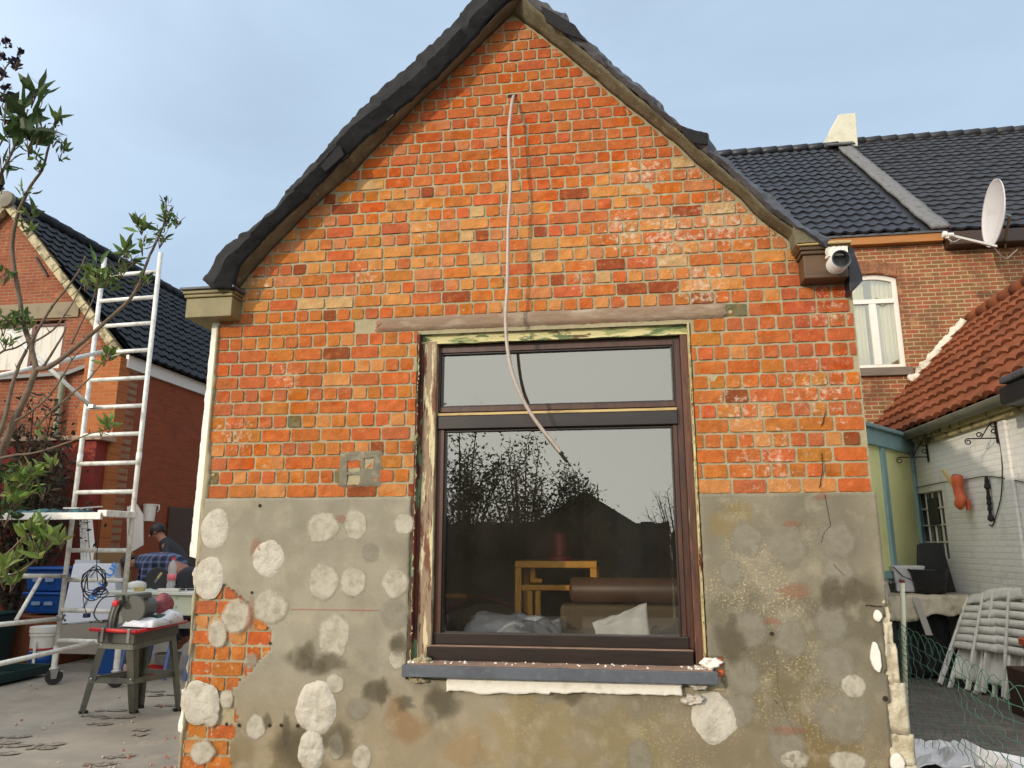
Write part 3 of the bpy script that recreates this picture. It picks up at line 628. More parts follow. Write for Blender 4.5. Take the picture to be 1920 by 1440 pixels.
# cemented patch beside the window
b = MB(); p0, p1 = PATCH
b.grid(lambda s, t: (p0.x-.02+(p1.x-p0.x+.04)*s + .008*n3(t*3, 0, s*9, 2), -.0075+.005*n3(s*4, t*4, 1, 2) + (.014 if s in (0, 1) or t in (0, 1) else 0), p1.z-.01+(p0.z-p1.z+.03)*t + .008*n3(s*5, 2, t, 2)), 14, 14,
       skip=lambda s, t: (.18 < s < .52 and (.42 < t < .72 or .06 < t < .34)) or (.58 < s < .78 and .5 < t < .76))
b.build('mortar_patch', mat('grey_patch', srgb(116, 108, 90), .95, noise_=[(srgb(150, 142, 120), 22, .5, .7, .8)], bump=[(50, .6, .006)]), house, smooth=True, flip='keep')

# lintel band above the window
b = MB(); a, c = P(742, 613, -.02), P(1346, 588, -.02)
lz0, lz1 = P(1000, 616, -.01).z, P(1000, 590, -.01).z
def lint(s, t):
    x = -1.60 + (0.70+1.60)*s; zc = LZ0 + .002 + (LZ1-LZ0+.010)*t
    edge = s in (0, 1) or t in (0, 1)
    return (x + (.03*n3(t*5, 0, 0, 2) if s in (0, 1) else 0), (.008 if edge else -.014+.005*n3(x, 0, zc, 10)), zc + (.008*n3(x, 0, 3, 7) if t in (0, 1) else 0))
b.grid(lint, 80, 6)
b.build('lintel', mat('lintel_mortar', srgb(138, 114, 92), .9, noise_=[(srgb(172, 158, 136), 7, .5, .68, .8), (srgb(156, 82, 58), 5, .56, .66, .7), (srgb(92, 78, 62), 20, .6, .75, .6)], bump=[(20, .6, .01), (80, .5, .004)], stretch=(.6, 1, 2)), house, smooth=True, flip='keep')

# verge: cement cornice (sloping soffit) and the dark wavy covering above it
def ribbon3(A, name, m, n=70, wob=.006, thick=.03, seed=0, laps=0, smooth_=True):
    """surface between two 3-D polylines"""
    def samp(pl, t):
        L_ = [0]
        for p_, q_ in zip(pl, pl[1:]): L_.append(L_[-1] + (q_-p_).length)
        s = t*L_[-1]
        for i in range(len(pl)-1):
            if s <= L_[i+1] + 1e-9: return pl[i].lerp(pl[i+1], (s-L_[i])/max(1e-9, L_[i+1]-L_[i]))
        return pl[-1]
    b = MB(); R_ = len(A)
    def fn(s, t):
        k = t*(R_-1); i = min(int(k), R_-2); f = k-i
        p_ = samp(A[i], s).lerp(samp(A[i+1], s), f)
        w = wob*n3(p_.x, seed, p_.z, 7) + wob*.5*n3(p_.x, seed, p_.z, 21)
        if laps:
            k_ = s*laps + .3*n3(t*2, seed, 0, 1); st_ = (k_-math.floor(k_)); w2 = .016*(st_-.5) + .25*wob*n3(p_.x, seed+3, p_.z+t, 30)
            p_ = p_ + Vector((0, -w2*.8, w2*.8 if t > .2 else 0)); w += .5*wob*n3(p_.x, seed, p_.z, 13)
        return p_ + Vector((w*.5, -w, w))
    b.grid(fn, n, (R_-1)*4)
    return b.build(name, m, house, solid=thick, flip='keep', **({'smooth': True} if smooth_ else {'auto': 38}))
YB = -.15
inL = polyP([(966, 14), (960, 25), (818, 163), (776, 200), (665, 320), (587, 387), (511, 465), (464, 518), (444, 546)], -.004)
outL = polyP([(985, -12), (950, 4), (833, 132), (740, 212), (645, 296), (584, 360), (493, 449), (450, 494), (426, 522)], YB)
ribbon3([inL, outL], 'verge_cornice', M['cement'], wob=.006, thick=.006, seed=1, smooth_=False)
inR = polyP([(954, 14), (960, 25), (1059, 101), (1160, 187), (1269, 272), (1293, 296), (1369, 357), (1410, 398), (1471, 445), (1490, 462)], -.004)
outR = polyP([(972, -16), (1001, 14), (1063, 71), (1135, 130), (1202, 189), (1272, 247), (1330, 295), (1370, 330), (1441, 395), (1483, 427), (1497, 440)], YB)
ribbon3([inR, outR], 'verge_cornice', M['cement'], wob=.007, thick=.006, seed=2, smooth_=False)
cl0 = polyP([(985, -12), (950, 6), (833, 134), (740, 214), (645, 298), (584, 363), (493, 452), (450, 500), (440, 542)], YB+.004)
cl1 = polyP([(968, -26), (925, -6), (824, 100), (735, 180), (660, 240), (592, 318), (500, 412), (430, 482), (398, 540)], -.20)
cl2 = polyP([(965, -44), (893, 0), (818, 80), (736, 153), (675, 208), (640, 250), (594, 302), (517, 389), (476, 430), (423, 462), (400, 500), (383, 529)], -.15)
cl3 = [p_ + Vector((0, 6.3, -.03)) for p_ in polyP([(965, -44), (893, 0), (818, 80), (736, 153), (675, 208), (640, 250), (594, 302), (517, 389), (476, 430), (423, 470), (400, 505), (383, 535)], -.15)]
ribbon3([cl0, cl1, cl2, cl3], 'verge_covering', M['roofcover'], n=190, wob=.015, thick=.012, seed=3, laps=7, smooth_=False)
cr0 = polyP([(970, -16), (1001, 12), (1063, 69), (1135, 128), (1202, 187), (1272, 245), (1330, 293), (1370, 328), (1441, 393), (1483, 425), (1536, 460)], YB+.004)
cr1 = polyP([(960, -40), (1016, 4), (1072, 48), (1140, 118), (1207, 174), (1277, 238), (1320, 268), (1380, 322), (1450, 384), (1500, 428), (1552, 460)], -.19)
cr2 = polyP([(965, -44), (1000, -6), (1028, 18), (1059, 27), (1080, 46), (1102, 78), (1144, 115), (1207, 165), (1277, 236), (1300, 248), (1327, 250), (1329, 266), (1357, 290), (1398, 331), (1462, 381), (1506, 422), (1556, 451)], -.14)
cr3 = [p_ + Vector((0, 6.3, -.03)) for p_ in cr2]
ribbon3([cr0, cr1, cr2, cr3], 'verge_covering', M['leadgrey'], n=190, wob=.012, thick=.012, seed=4, laps=6, smooth_=False)
# folded flaps of the covering
for pts_, mm in [([(592, 302), (600, 290), (634, 262), (645, 290), (610, 322)], 'roofcover'), ([(1277, 238), (1327, 249), (1328, 271), (1300, 268), (1282, 252)], 'roofcover'), ([(1014, 10), (1030, 18), (1078, 46), (1098, 76), (1060, 62), (1024, 40)], 'roofcover')]:
    b = MB(); q = [P(u, v, -.205) for u, v in pts_]; b.prism([(p_.x, p_.z) for p_ in q], -.205, -.19); b.build('covering_flap', M[mm], house, bevel=.004)

# gutter box ends on both shoulders
def corbel(u0, u1, vt, vb, mats, name, Y0=-.13, lip=.045, green=False):
    a, c = P(u0, vt, Y0), P(u1, vb, Y0); x0, x1, z1, z0 = a.x, c.x, a.z, c.z
    b = MB(); b.box(x0+lip*.6, x1-.005, Y0, .6, z0, z1-.075); o = b.build(name, mats[0], house, bevel=.005)
    b = MB(); b.box(x0+.014, x1, Y0-.012, .6, z1-.072, z1-.05); b.box(x0+.006, x1+.006, Y0-.02, .6, z1-.047, z1-.024); m_ = b.build('gutter_moulding', mats[0], house, bevel=.006)
    b = MB(); b.box(x0-.012, x1+.02, Y0-.035, .6, z1-.021, z1-.003); b.build('gutter_lid', mats[1], house, bevel=.004)
    return x0, x1, z0, z1
cm = mat('olive_gutter_paint', srgb(128, 116, 76), 0.6, noise_=[(srgb(96, 84, 52), 5, .45, .7, .7), (srgb(150, 138, 98), 18, .58, .75, .5), (srgb(60, 50, 34), 40, .66, .76, .7)], bump=[(30, .3, .005)])
corbel(345, 434, 541, 592, (cm, M['leadgrey']), 'gutter_box')
dm = mat('weathered_gutter_wood', srgb(92, 68, 42), 0.6, noise_=[(srgb(56, 42, 28), 6, .42, .66, .8), (srgb(146, 120, 76), 14, .6, .75, .5)], bump=[(30, .4, .006)], stretch=(.5, 2, 2))
gx0, gx1, gz0, gz1 = corbel(1495, 1594, 458, 518, (dm, M['creamline']), 'gutter_box')
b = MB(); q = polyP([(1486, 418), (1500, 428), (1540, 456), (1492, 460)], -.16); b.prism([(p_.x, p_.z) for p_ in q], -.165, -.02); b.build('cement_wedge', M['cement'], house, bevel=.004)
# white pipe stub with its open end, black hopper beside it
pp = P(1577, 485, -.24)
b = MB(); b.lathe([(.048, .0), (.054, 0), (.058, .005), (.058, .15)], 28, pp, (0, 1, 0), cap=False)
pipe = b.build('white_pipe', mat('white_pvc', srgb(214, 212, 206), .4), house, flip='keep', auto=40)
b = MB(); b.lathe([(.052, .01), (.054, 0), (.047, 0), (.046, .14)], 28, pp+Vector((0, -.006, 0)), (0, 1, 0), cap=False); b.build('pipe_mouth', mat('grey_pipe_mouth', srgb(52, 54, 54), .5), pipe, flip='keep')
b = MB(); b.lathe([(.045, .05), (.045, .07)], 24, pp, (0, 1, 0)); b.build('pipe_bore', M['black'], pipe, flip='keep')
b = MB(); b.grid(lambda s, t: (pp.x-.056+.108*s, pp.y+.03+.01*n3(s*4, t*3, 0, 2), pp.z+.035+.055*t+.008*n3(s*6, 0, 0, 2)), 10, 6); b.build('foam_collar', M['foamw'], pipe, solid=.05, flip='keep')
b = MB(); q = polyP([(1590, 462), (1600, 464), (1617, 515), (1618, 526), (1594, 548), (1592, 520)], -.10); b.prism([(p_.x, p_.z) for p_ in q], -.10, .05)
b.build('downpipe_hopper', mat('dark_zinc', srgb(34, 30, 40), .5, noise_=[(srgb(60, 56, 66), 12, .55, .75, .6)]), house, bevel=.004)

# main roof behind the verge (seen only from the side) is the long sheet of the verge covering; ridge closed by a cap
b = MB(); q = P(965, -44, -.15); b.tube([(q.x, -.1, q.z+.0), (q.x, 6.1, q.z)], .07, 12); b.build('ridge_cap', M['darktile'], house, smooth=True)

# ---------------------------------------------------------------- the window
win = MB()
YF, YS, YG = .05, .085, .115       # old frame, sash, glass
# old peeling lining: left reveal (green), left front strip, head, right
b = MB(); b.box(WL-.003, WL+.012, -.012, YF, WB+.03, WT, 0); b.box(WL+.012, WL+.032, YF-.012, YF+.06, WB+.03, WT, 0)
lining = b.build('window_frame', M['peel_green'], house, bevel=.003)
fx0 = WL + .033; fx1 = P(815, 900, YF).x
b = MB(); b.box(fx0, fx1, YF-.014, YF+.06, WB+.03, WT-.05); b.build('old_frame_strip', M['peel_side'], lining, bevel=.004)
SX0, SX1 = P(818, 900, YS).x, P(1274, 900, YS).x; SXR = P(1287, 900, YS).x
HZ = P(1040, 637, YF).z
b = MB()
def hd(s, t):
    x = WL+.012 + (WR-WL-.02)*s; zt_, zb_ = WT-.001, HZ
    return (x, YF-.012 + .006*n3(x, 0, t*2, 6), zb_+(zt_-zb_)*t + (.008*n3(x, 5, 0, 9) if t == 0 else 0))
b.grid(hd, 70, 5); b.box(WL+.012, WR-.01, YF, YF+.06, HZ+.01, WT-.001)
b.build('head_strip', M['peel_head'], lining, flip='keep')
b = MB(); b.box(SXR, WR-.010, YF-.008, YF+.06, WB+.03, HZ+.0); b.build('right_jamb', M['peel_brown'], lining, bevel=.004)
b = MB(); b.box(WR-.0095, WR+.003, -.010, YF+.05, WB+.03, WT); b.build('right_reveal_strip', M['peel_right'], lining, bevel=.002)
b = MB(); random.seed(3); zz = WB+.05
while zz < WT-.1:       # flakes of loosened paint and filler along both jambs
    for xx, sg in ((WL+.006, 1), (WR-.004, -1)):
        if random.random() < .75:
            h_ = random.uniform(.01, .05); w_ = random.uniform(.005, .015)
            q = [Vector((xx + sg*random.uniform(0, w_), -.014-random.uniform(0, .008), zz + h_*f)) for f in (0, .5, 1)] + [Vector((xx - sg*.004, -.006, zz+h_*f)) for f in (1, 0)]
            b.add(q, [(0, 1, 2, 3, 4)])
    zz += random.uniform(.02, .06)
tag(b.build('paint_flakes', M['peel_right'], lining, solid=.002), kind='stuff')
# brown fixed frame and two glazed lights
zt0 = P(1040, 648, YS).z; zmid1, zmid0 = P(1040, 768, YS).z, P(1040, 802, YS).z; zbt = P(1040, 1212, YS).z
gl_t = [P(1040, 660, YG).z, P(1040, 757, YG).z]; gl_b = [P(1040, 807, YG).z, P(1040, 1188, YG).z]
gx_l, gx_r = P(832, 700, YG).x, P(1259, 700, YG).x; gbl, gbr = P(835, 1000, YG).x, P(1266, 1000, YG).x
frame = thing('window', None, None); frame.parent = house
b = MB(); b.box(SX0-.018, SX0+.012, YS+.01, YS+.09, zbt, HZ); b.box(SX1+.0, SXR, YS+.004, YS+.09, zbt, HZ); b.box(SX0+.012, SX1, YS+.01, YS+.09, zt0+.012, HZ)
b.build('outer_frame', M['woodbrown'], frame, bevel=.003)
def light(x0, x1, z0, z1, gx0_, gx1_, gz0_, gz1_, name, glz=True):
    b = MB(); d0, d1 = YS-.006, YS+.06
    b.box(x0, gx0_, d0, d1, z0, z1); b.box(gx1_, x1, d0, d1, z0, z1); b.box(gx0_+.0005, gx1_-.0005, d0+.001, d1, z0, gz0_); b.box(gx0_+.0005, gx1_-.0005, d0+.001, d1, gz1_, z1)
    s = b.build(name, M['woodbrown'], frame, bevel=.004)
    b = MB(); e = .012     # glazing bead
    b.box(gx0_+.001, gx0_+e, d0+.014, d1-.01, gz0_+e, gz1_-e); b.box(gx1_-e, gx1_-.001, d0+.014, d1-.01, gz0_+e, gz1_-e)
    b.box(gx0_+.001, gx1_-.001, d0+.013, d1-.01, gz0_+.001, gz0_+e); b.box(gx0_+.001, gx1_-.001, d0+.013, d1-.01, gz1_-e, gz1_-.001)
    b.build('glazing_bead', M['wooddark'], s, bevel=.002)
    b = MB(); b.add([(gx0_+.002, YG, gz0_+.002), (gx1_-.002, YG, gz0_+.002), (gx1_-.002, YG, gz1_-.002), (gx0_+.002, YG, gz1_-.002)], [(0, 1, 2, 3)]); b.build('pane', M['glass'], s)
    return s
light(SX0+.013, SX1-.001, zmid1, zt0+.010, gx_l-.012, gx_r+.012, gl_t[1]-.012, gl_t[0]+.012, 'top_light')
light(SX0+.013, SX1-.001, zbt, zmid0, gbl-.012, gbr+.012, gl_b[1]-.012, gl_b[0]+.012, 'main_light')
b = MB(); zc0, zc1 = zmid0+.003, zmid1-.003; b.box(SX0+.004, SX1+.006, YS-.022, YS+.06, zc0, zc1-.026); b.build('transom', M['wooddark'], frame, bevel=.005)
b = MB(); b.box(SX0+.006, SX1+.002, YS-.024, YS+.05, zc1-.024, zc1-.007); b.build('bare_wood_strip', M['creamline'], frame, bevel=.002)
# weather bar and bottom rails
zr = [P(1050, 1214, YS).z, P(1050, 1223, .04).z, P(1050, 1239, .03).z]
b = MB(); b.box(SX0+.002, SX1+.01, YS-.012, YS+.07, zbt-.002, zbt+.07); b.build('bottom_rail', M['wooddark'], frame, bevel=.006)
b = MB(); b.box(SX0-.03, SX1+.03, .035, YS+.08, WB-.005, zbt-.006); b.build('frame_foot', M['wooddark'], frame, bevel=.006)
b = MB(); b.box(SX0-.03, SX1+.03, .03, .075, zbt-.0055, zbt-.001); b.build('rail_dust', M['dust'], frame)
# bluestone sill, brick dust on it, white foam strip beneath
sx0, sx1 = P(753, 1250, -.10).x, P(1347, 1265, -.10).x; sz1, sz0 = P(1050, 1254, -.10).z, P(1050, 1277, -.10).z
b = MB()
b.box(sx0, sx1, -.10, .12, sz0, sz1); sill = b.build('sill', M['bluestone'], house, bevel=.004); sill.rotation_euler = (0, 0, 0)
b = MB(); random.seed(9)
def dustf(s, t):
    x = sx0+.02+(sx1-sx0-.04)*s; y = -.085 + .19*t; e = s in (0, 1) or t == 0
    return (x, y + (.012*n3(x, 0, 0, 9) if t == 0 else 0), sz1 + (.0006 if e else .004 + .006*max(0, n3(x, y, 0, 16)) + .012*t*t))
b.grid(dustf, 90, 9)
dust = b.build('brick_dust', M['dust'], sill, smooth=True, flip='keep')
b = MB()
for i in range(150):
    x = random.choice((random.uniform(sx0+.02, sx1-.03), random.uniform(sx0+.02, sx0+.15), random.uniform(sx1-.16, sx1-.02))); y = random.uniform(-.05, .05); s_ = random.uniform(.002, .008)
    b.T = Matrix.Translation((x, y, sz1+.008)) @ Matrix.Rotation(random.uniform(0, 3), 4, (1, 1, .3)); b.box(-s_, s_, -s_*.8, s_*.8, -s_*.6, s_*.6)
b.T = None; tag(b.build('rubble', M['foamw'], sill), kind='stuff')
fz1, fz0 = P(1050, 1275, -.03).z, P(1050, 1301, -.03).z; fxa, fxb = P(838, 1285, -.03).x, P(1278, 1290, -.03).x
b = MB(); b.grid(lambda s, t: (fxa+(fxb-fxa)*s + (.012*n3(t*4, 1, 1, 2) if s in (0, 1) else 0), -.045+.005*n3(s*30, t*3, 0, 1.2), fz0+(fz1-fz0)*t + (1-t)*(.004*n3(s*30, 0, 0, 1)+.016*n3(s*9, 0, 0, 1)+(.010 if s > .45 else -.004))), 110, 6)
b.build('foam_strip', M['foamw'], sill, solid=.045, flip='keep', smooth=True)
# mortar lumps where the sill was set
for (u, v, w, h, mm) in [(1310, 1285, .05, .024, 'dab'), (1302, 1311, .06, .03, 'dab'), (795, 1237, .05, .035, 'mortar'), (785, 1275, .05, .02, 'mortar'), (1335, 1243, .05, .028, 'foamw')]:
    p = P(u, v, -.02); m_ = disc(p, w*1.1, h*1.1, .03, u*.1, rough=.7); m_.build('mortar_lump', M[mm], sill, smooth=True)
b = MB()
random.seed(31)
for (u, v, w, h) in [(1344, 1212, .03, .035), (1343, 1240, .035, .03), (1352, 1262, .02, .02)]:
    p = P(u, v, .0); b.box(p.x-w, p.x+w, -.008, .03, p.z-h, p.z+h)
b.build('exposed_brick', mat('broken_red_brick', srgb(196, 96, 56), .85, noise_=[(srgb(120, 60, 40), 20, .5, .7, .6)], bump=[(30, .8, .01)]), house, bevel=.012)

# ---------------------------------------------------------------- grey cable hanging from the gable
cab = [(964, 179, .02), (962, 184, -.04), (960, 192, -.08), (957, 215, -.12), (954, 250, -.15), (955, 300, -.16), (957, 350, -.165), (953, 420, -.165), (952, 480, -.165), (951, 540, -.16), (948, 590, -.16), (950, 640, -.16), (958, 690, -.155), (972, 730, -.15), (992, 770, -.14), (1015, 803, -.13), (1037, 830, -.12), (1051, 848, -.115)]
pts = [P(u, v, y) for u, v, y in cab]
def smooth(pts, k=6):
    out = []
    for i in range(len(pts)-1):
        p0, p1, p2, p3 = pts[max(i-1, 0)], pts[i], pts[i+1], pts[min(i+2, len(pts)-1)]
        for j in range(k):
            t = j/k; out.append(0.5*((2*p1) + (p2-p0)*t + (2*p0-5*p1+4*p2-p3)*t*t + (3*p1-p0-3*p2+p3)*t**3))
    return out + [pts[-1]]
ct = thing('electric_cable', 'pale grey cable hanging from a hole near the gable top down across the window', 'cable', pts[0])
b = MB(); b.T = Matrix.Translation(-pts[0]); sp_ = smooth(pts); b.tube(sp_, .0115, 12); b.build('sheath', M['pvc'], ct, smooth=True)
b = MB(); b.T = Matrix.Translation(-pts[0]); d = (sp_[-1]-sp_[-2]).normalized(); b.tube([sp_[-1]-d*.004, sp_[-1]+d*.014], .010, 10); b.build('cut_end', M['black'], ct)
b = MB(); p = P(961, 180, -.004); b.box(p.x-.035, p.x+.03, -.006, .012, p.z-.008, p.z+.012); b.build('cable_hole', M['crack'], house)
# ================================================================ ground
b = MB(); b.box(-400, 400, -400, 400, -.3, -.03)
tag(b.build('ground', mat('ground', srgb(96, 92, 78), .95, noise_=[(srgb(70, 84, 44), .6, .45, .6, .8)])), kind='structure')
M['terrace'] = mat('terrace_boards', srgb(158, 148, 134), .85, noise_=[(srgb(124, 118, 108), 1.3, .42, .66, .7), (srgb(182, 166, 144), 3.5, .55, .75, .6), (srgb(104, 98, 90), 22, .6, .76, .4)], bump=[(30, .2, .004), (120, .3, .002)], spec=.25)
M['footprint'] = mat('wet_footprint', srgb(104, 92, 80), .9, noise_=[(srgb(148, 138, 124), 34, .44, .54, .95)])
b = MB(); random.seed(4)
b.grid(lambda s, t: (-30+31.48*s, -12+32*t, -.001+.004*n3(s*40, t*40, 0, .7)), 60, 60, 0)
def sole(u, v, L_, ang, w=.05):
    c = PZ(u, v, .006); n = 12; dx, dy = math.cos(ang), math.sin(ang)
    for part, (o, l, ww) in enumerate([(.22, .62, 1.0), (-.68, .30, .8)]):
        vs = []
        for i in range(n):
            a = 2*math.pi*i/n; x = (o + l*math.cos(a)*.9)*L_/2; y = ww*w*math.sin(a)*(1+.3*n3(a, u, part, 1))
            vs.append((c.x + dx*x - dy*y, c.y + dy*x + dx*y, .007))
        b.add(vs, [tuple(range(n))], 1)
for (u, v, L_, a) in [(290, 1296, .3, .2), (285, 1304, .3, .3), (212, 1332, .34, .2), (225, 1345, .34, .3), (178, 1342, .26, .1), (190, 1357, .26, .1), (26, 1381, .34, .35), (25, 1398, .34, .4), (10, 1392, .3, .2), (96, 1395, .26, .3),
                      (230, 1417, .22, .6), (190, 1432, .26, .3), (265, 1368, .16, .1), (320, 1302, .3, .2), (8, 1412, .3, .1), (318, 1322, .3, .2), (262, 1377, .14, 0), (80, 1402, .26, .2)]: sole(u, v, L_, a)
tag(b.build('terrace', [M['terrace'], M['footprint']], flip='keep', smooth=True), kind='structure')
pm = brick_mat('paving', srgb(110, 102, 98), srgb(98, 92, 90), srgb(84, 79, 74), bw=.24, bh=.12, ms=.008, stain=[(srgb(132, 122, 112), 3, .5, .7, .5), (srgb(80, 74, 68), 8, .55, .72, .5)])
# the brick texture reads object X/Z; give paving its own X/Y mapping
for n_ in pm.node_tree.nodes:
    if n_.type == 'COMBXYZ':
        sepn = [q for q in pm.node_tree.nodes if q.type == 'SEPXYZ'][0]; pm.node_tree.links.new(sepn.outputs['Y'], n_.inputs['Y'])
b = MB(); b.box(1.40, 12, -3, 8, -.2, .004)
tag(b.build('paving', pm), kind='structure')

random.seed(77); b = MB()
for k in range(260):
    x, y = random.uniform(-7, -2.9), random.uniform(-1.5, 4.5); s_ = random.uniform(.003, .012)
    if random.random() < .5: x = -2.75 - abs(random.gauss(0, .45)); y = random.uniform(-.8, 2)
    b.T = Matrix.Translation((x, y, s_*.5+.004)) @ Matrix.Rotation(random.uniform(0, 3), 4, (1, 1, .3)); b.box(-s_, s_, -s_*.7, s_*.7, -s_*.5, s_*.5)
b.T = None
tag(b.build('rubble_crumbs', mat('rubble_crumb', srgb(190, 170, 150), .9, noise_=[(srgb(180, 100, 70), 2, .5, .52, 1)])), kind='stuff')

# ================================================================ tiled roof builder
def tile_roof(o, du, dv, W, H, tu, tv, amp, m, name, parent, sub=(6, 4), seed=0, lip=.035, skip=None):
    """o = eave corner, du along the eave, dv up the slope (unit vectors); one row per tv, one tile per tu"""
    nrm = du.cross(dv).normalized()
    if nrm.z < 0: nrm = -nrm
    nu, nv = int(W/tu), int(H/tv); b = MB()
    for r in range(nv):
        rs = random.uniform(-.004, .004)
        def fn(s, t, r=r):
            k = s*nu; f = k-math.floor(k); cell = math.floor(min(k, nu-.001))
            w = math.sin(f*2*math.pi)*.5+.5
            jt = .013*n3(cell*3.1, r*7.7, seed, 1.3); sc_ = .22*tv*math.cos(f*2*math.pi)*.5
            y = (r + t*1.08)*tv - (sc_ if t < .01 else 0)*.8
            h = amp*w**1.3 + lip*(1-t) + jt
            if t < .01: h -= .0
            return o + du*(k*tu) + dv*y + nrm*h
        b.grid(fn, nu*sub[0], sub[1])
        # front edge of the row
        n_ = nu*sub[0]
        base = len(b.v)-(n_+1)*(sub[1]+1)
        vs = [b.v[base+i] - nrm*(lip+.012) for i in range(n_+1)]; k0 = len(b.v)
        b.add(vs, []); b.f += [(base+i, base+i+1, k0+i+1, k0+i) for i in range(n_)]; b.m += [0]*n_
    b.add([o-nrm*.03, o+du*W-nrm*.03, o+du*W+dv*H-nrm*.03, o+dv*H-nrm*.03], [(0, 1, 2, 3)])
    return b.build(name, m, parent, flip='keep', auto=35)

# ================================================================ the tall brick house behind, right
YH = 8.0
rh = thing('brick_house', 'tall weathered brick house with dark tiled roof and white arched window, behind on the right', 'house', (4, YH, 0))
def loc(o_, p_): return Vector(p_) - Vector(o_.location)
RT = Matrix.Translation(-Vector(rh.location))
wm = brick_mat('old_brick', srgb(158, 86, 62), srgb(128, 92, 60), srgb(176, 156, 118), bw=.215, bh=.070, ms=.009, stain=[(srgb(96, 66, 48), 2.2, .48, .66, .6), (srgb(190, 150, 100), 5, .56, .72, .5), (srgb(176, 84, 58), 7, .6, .72, .5)])
wx0, wx1, wz0, wz1 = 3.88, 4.72, P(1650, 690, YH).z, P(1650, 512, YH).z
ez = 6.62
b = MB(); b.T = RT
b.box(-.5, wx0, YH, YH+.3, 0, ez); b.box(wx1, 7.05, YH, YH+.3, 0, ez); b.box(wx0, wx1, YH, YH+.3, 0, wz0); b.box(wx0, wx1, YH, YH+.3, wz1, ez)
b.box(7.05, 14, YH, YH+.3, 0, 5.3); b.box(7.05, 14, YH, YH+.3, 6.18, ez); b.box(7.8, 14, YH, YH+.3, 5.3, 6.18)
b.box(-.5, -.2, YH+.3, YH+8, 0, ez); b.box(-.2, 14, YH+7.7, YH+8, 0, ez)
b.build('wall', wm, rh)
# roof: left glazed half, right older half, party line between
du = Vector((1, 0, 0)); pr_ = P(1560, 272, YH+4.2) ; ang = math.atan2(pr_.z-ez-.1, 4.2+.15)
dv = Vector((0, math.cos(ang), math.sin(ang))); SL = 4.35/math.cos(ang)
XS = P(1765, 434, YH).x
o_ = Vector((-1.0, YH-.18, ez+.02)); 
rl = tile_roof(o_ - Vector(rh.location), du, dv, XS-.22+1.0, SL, .21, .30, .030, M['darktile'], 'roof', rh, sub=(5, 2), lip=.03)
o2 = Vector((XS+.02, YH-.22, ez-.02)); 
rr = tile_roof(o2 - Vector(rh.location), du, dv, 9, SL+.35, .23, .25, .018, M['oldtile'], 'roof', rh, sub=(4, 2), seed=5, lip=.028)
rp = o_ + dv*SL
b = MB(); b.T = RT
for i in range(34):
    x = -1 + i*.35
    if x > XS-.5: break
    b.tube([(x, rp.y, rp.z+.02), (x+.36, rp.y, rp.z+.02)], [.10, .12], 10)
b.build('ridge_tile', M['darktile'], rh, smooth=True)
rp2 = o2 + dv*(SL+.35); b = MB(); b.T = RT
for i in range(24): b.tube([(XS+.1+i*.36, rp2.y, rp2.z+.02), (XS+.47+i*.36, rp2.y, rp2.z+.02)], [.09, .115], 10)
b.build('ridge_tile', M['oldtile'], rh, smooth=True)
b = MB(); b.T = RT; nn = dv.cross(du); nn = nn if nn.z > 0 else -nn
p0 = Vector((XS-.24, YH-.18, ez)); b.grid(lambda s, t: p0 + du*(.30*s+.03*n3(t*12, s, 0, 1)) + dv*(SL*1.02*t) + nn*(.075+.012*n3(s*3, t*40, 0, 1)), 4, 60)
b.build('party_flashing', mat('grey_mortar_flashing', srgb(112, 110, 108), .9, noise_=[(srgb(70, 68, 66), 9, .5, .7, .7)], bump=[(20, .6, .02)]), rh, solid=.06, flip='keep', smooth=True)
# white chimney with a sloping shoulder
cy = rp.y-.05; cpt = [P(u, v, cy) for u, v in [(1556, 330), (1554, 248), (1573, 214), (1605, 211), (1613, 330)]]
b = MB(); b.T = RT; b.prism([(p_.x, p_.z) for p_ in cpt], cy-.0, cy+.62); ch = b.build('chimney', mat('white_chimney_render', srgb(206, 200, 178), .85, noise_=[(srgb(160, 152, 126), 3, .5, .7, .6)], bump=[(20, .3, .01)]), rh, bevel=.02)
b = MB(); b.T = RT; b.grid(lambda s, t: Vector((cpt[0].x-.04+.62*s, cy-.18+.2*t, 0)) + Vector((0, 0, (rp + dv*(-.18+.2*t)/math.cos(ang)*.9).z+.10+.03*n3(s*5, t*2, 0, 2))), 10, 4)
b.build('chimney_flashing', M['leadgrey'], ch, solid=.03, flip='keep')
# eaves boards and gutters
b = MB(); b.T = RT; b.box(-.5, XS-.04, YH-.14, YH-.002, ez-.17, ez-.02); b.build('fascia', mat('varnished_fascia', srgb(168, 110, 48), .5, noise_=[(srgb(120, 74, 34), 4, .5, .7, .6)], stretch=(.4, 2, 3)), rh, bevel=.01)
b = MB(); b.T = RT; b.box(XS+.0, 14, YH-.25, YH-.002, ez-.30, ez-.06); b.build('gutter', mat('dark_brown_gutter', srgb(60, 40, 28), .5), rh, bevel=.02)
b = MB(); b.T = RT; b.box(-.5, XS+.1, YH-.17, YH-.14, ez-.03, ez+.005); b.build('gutter_edge', M['leadgrey'], rh)
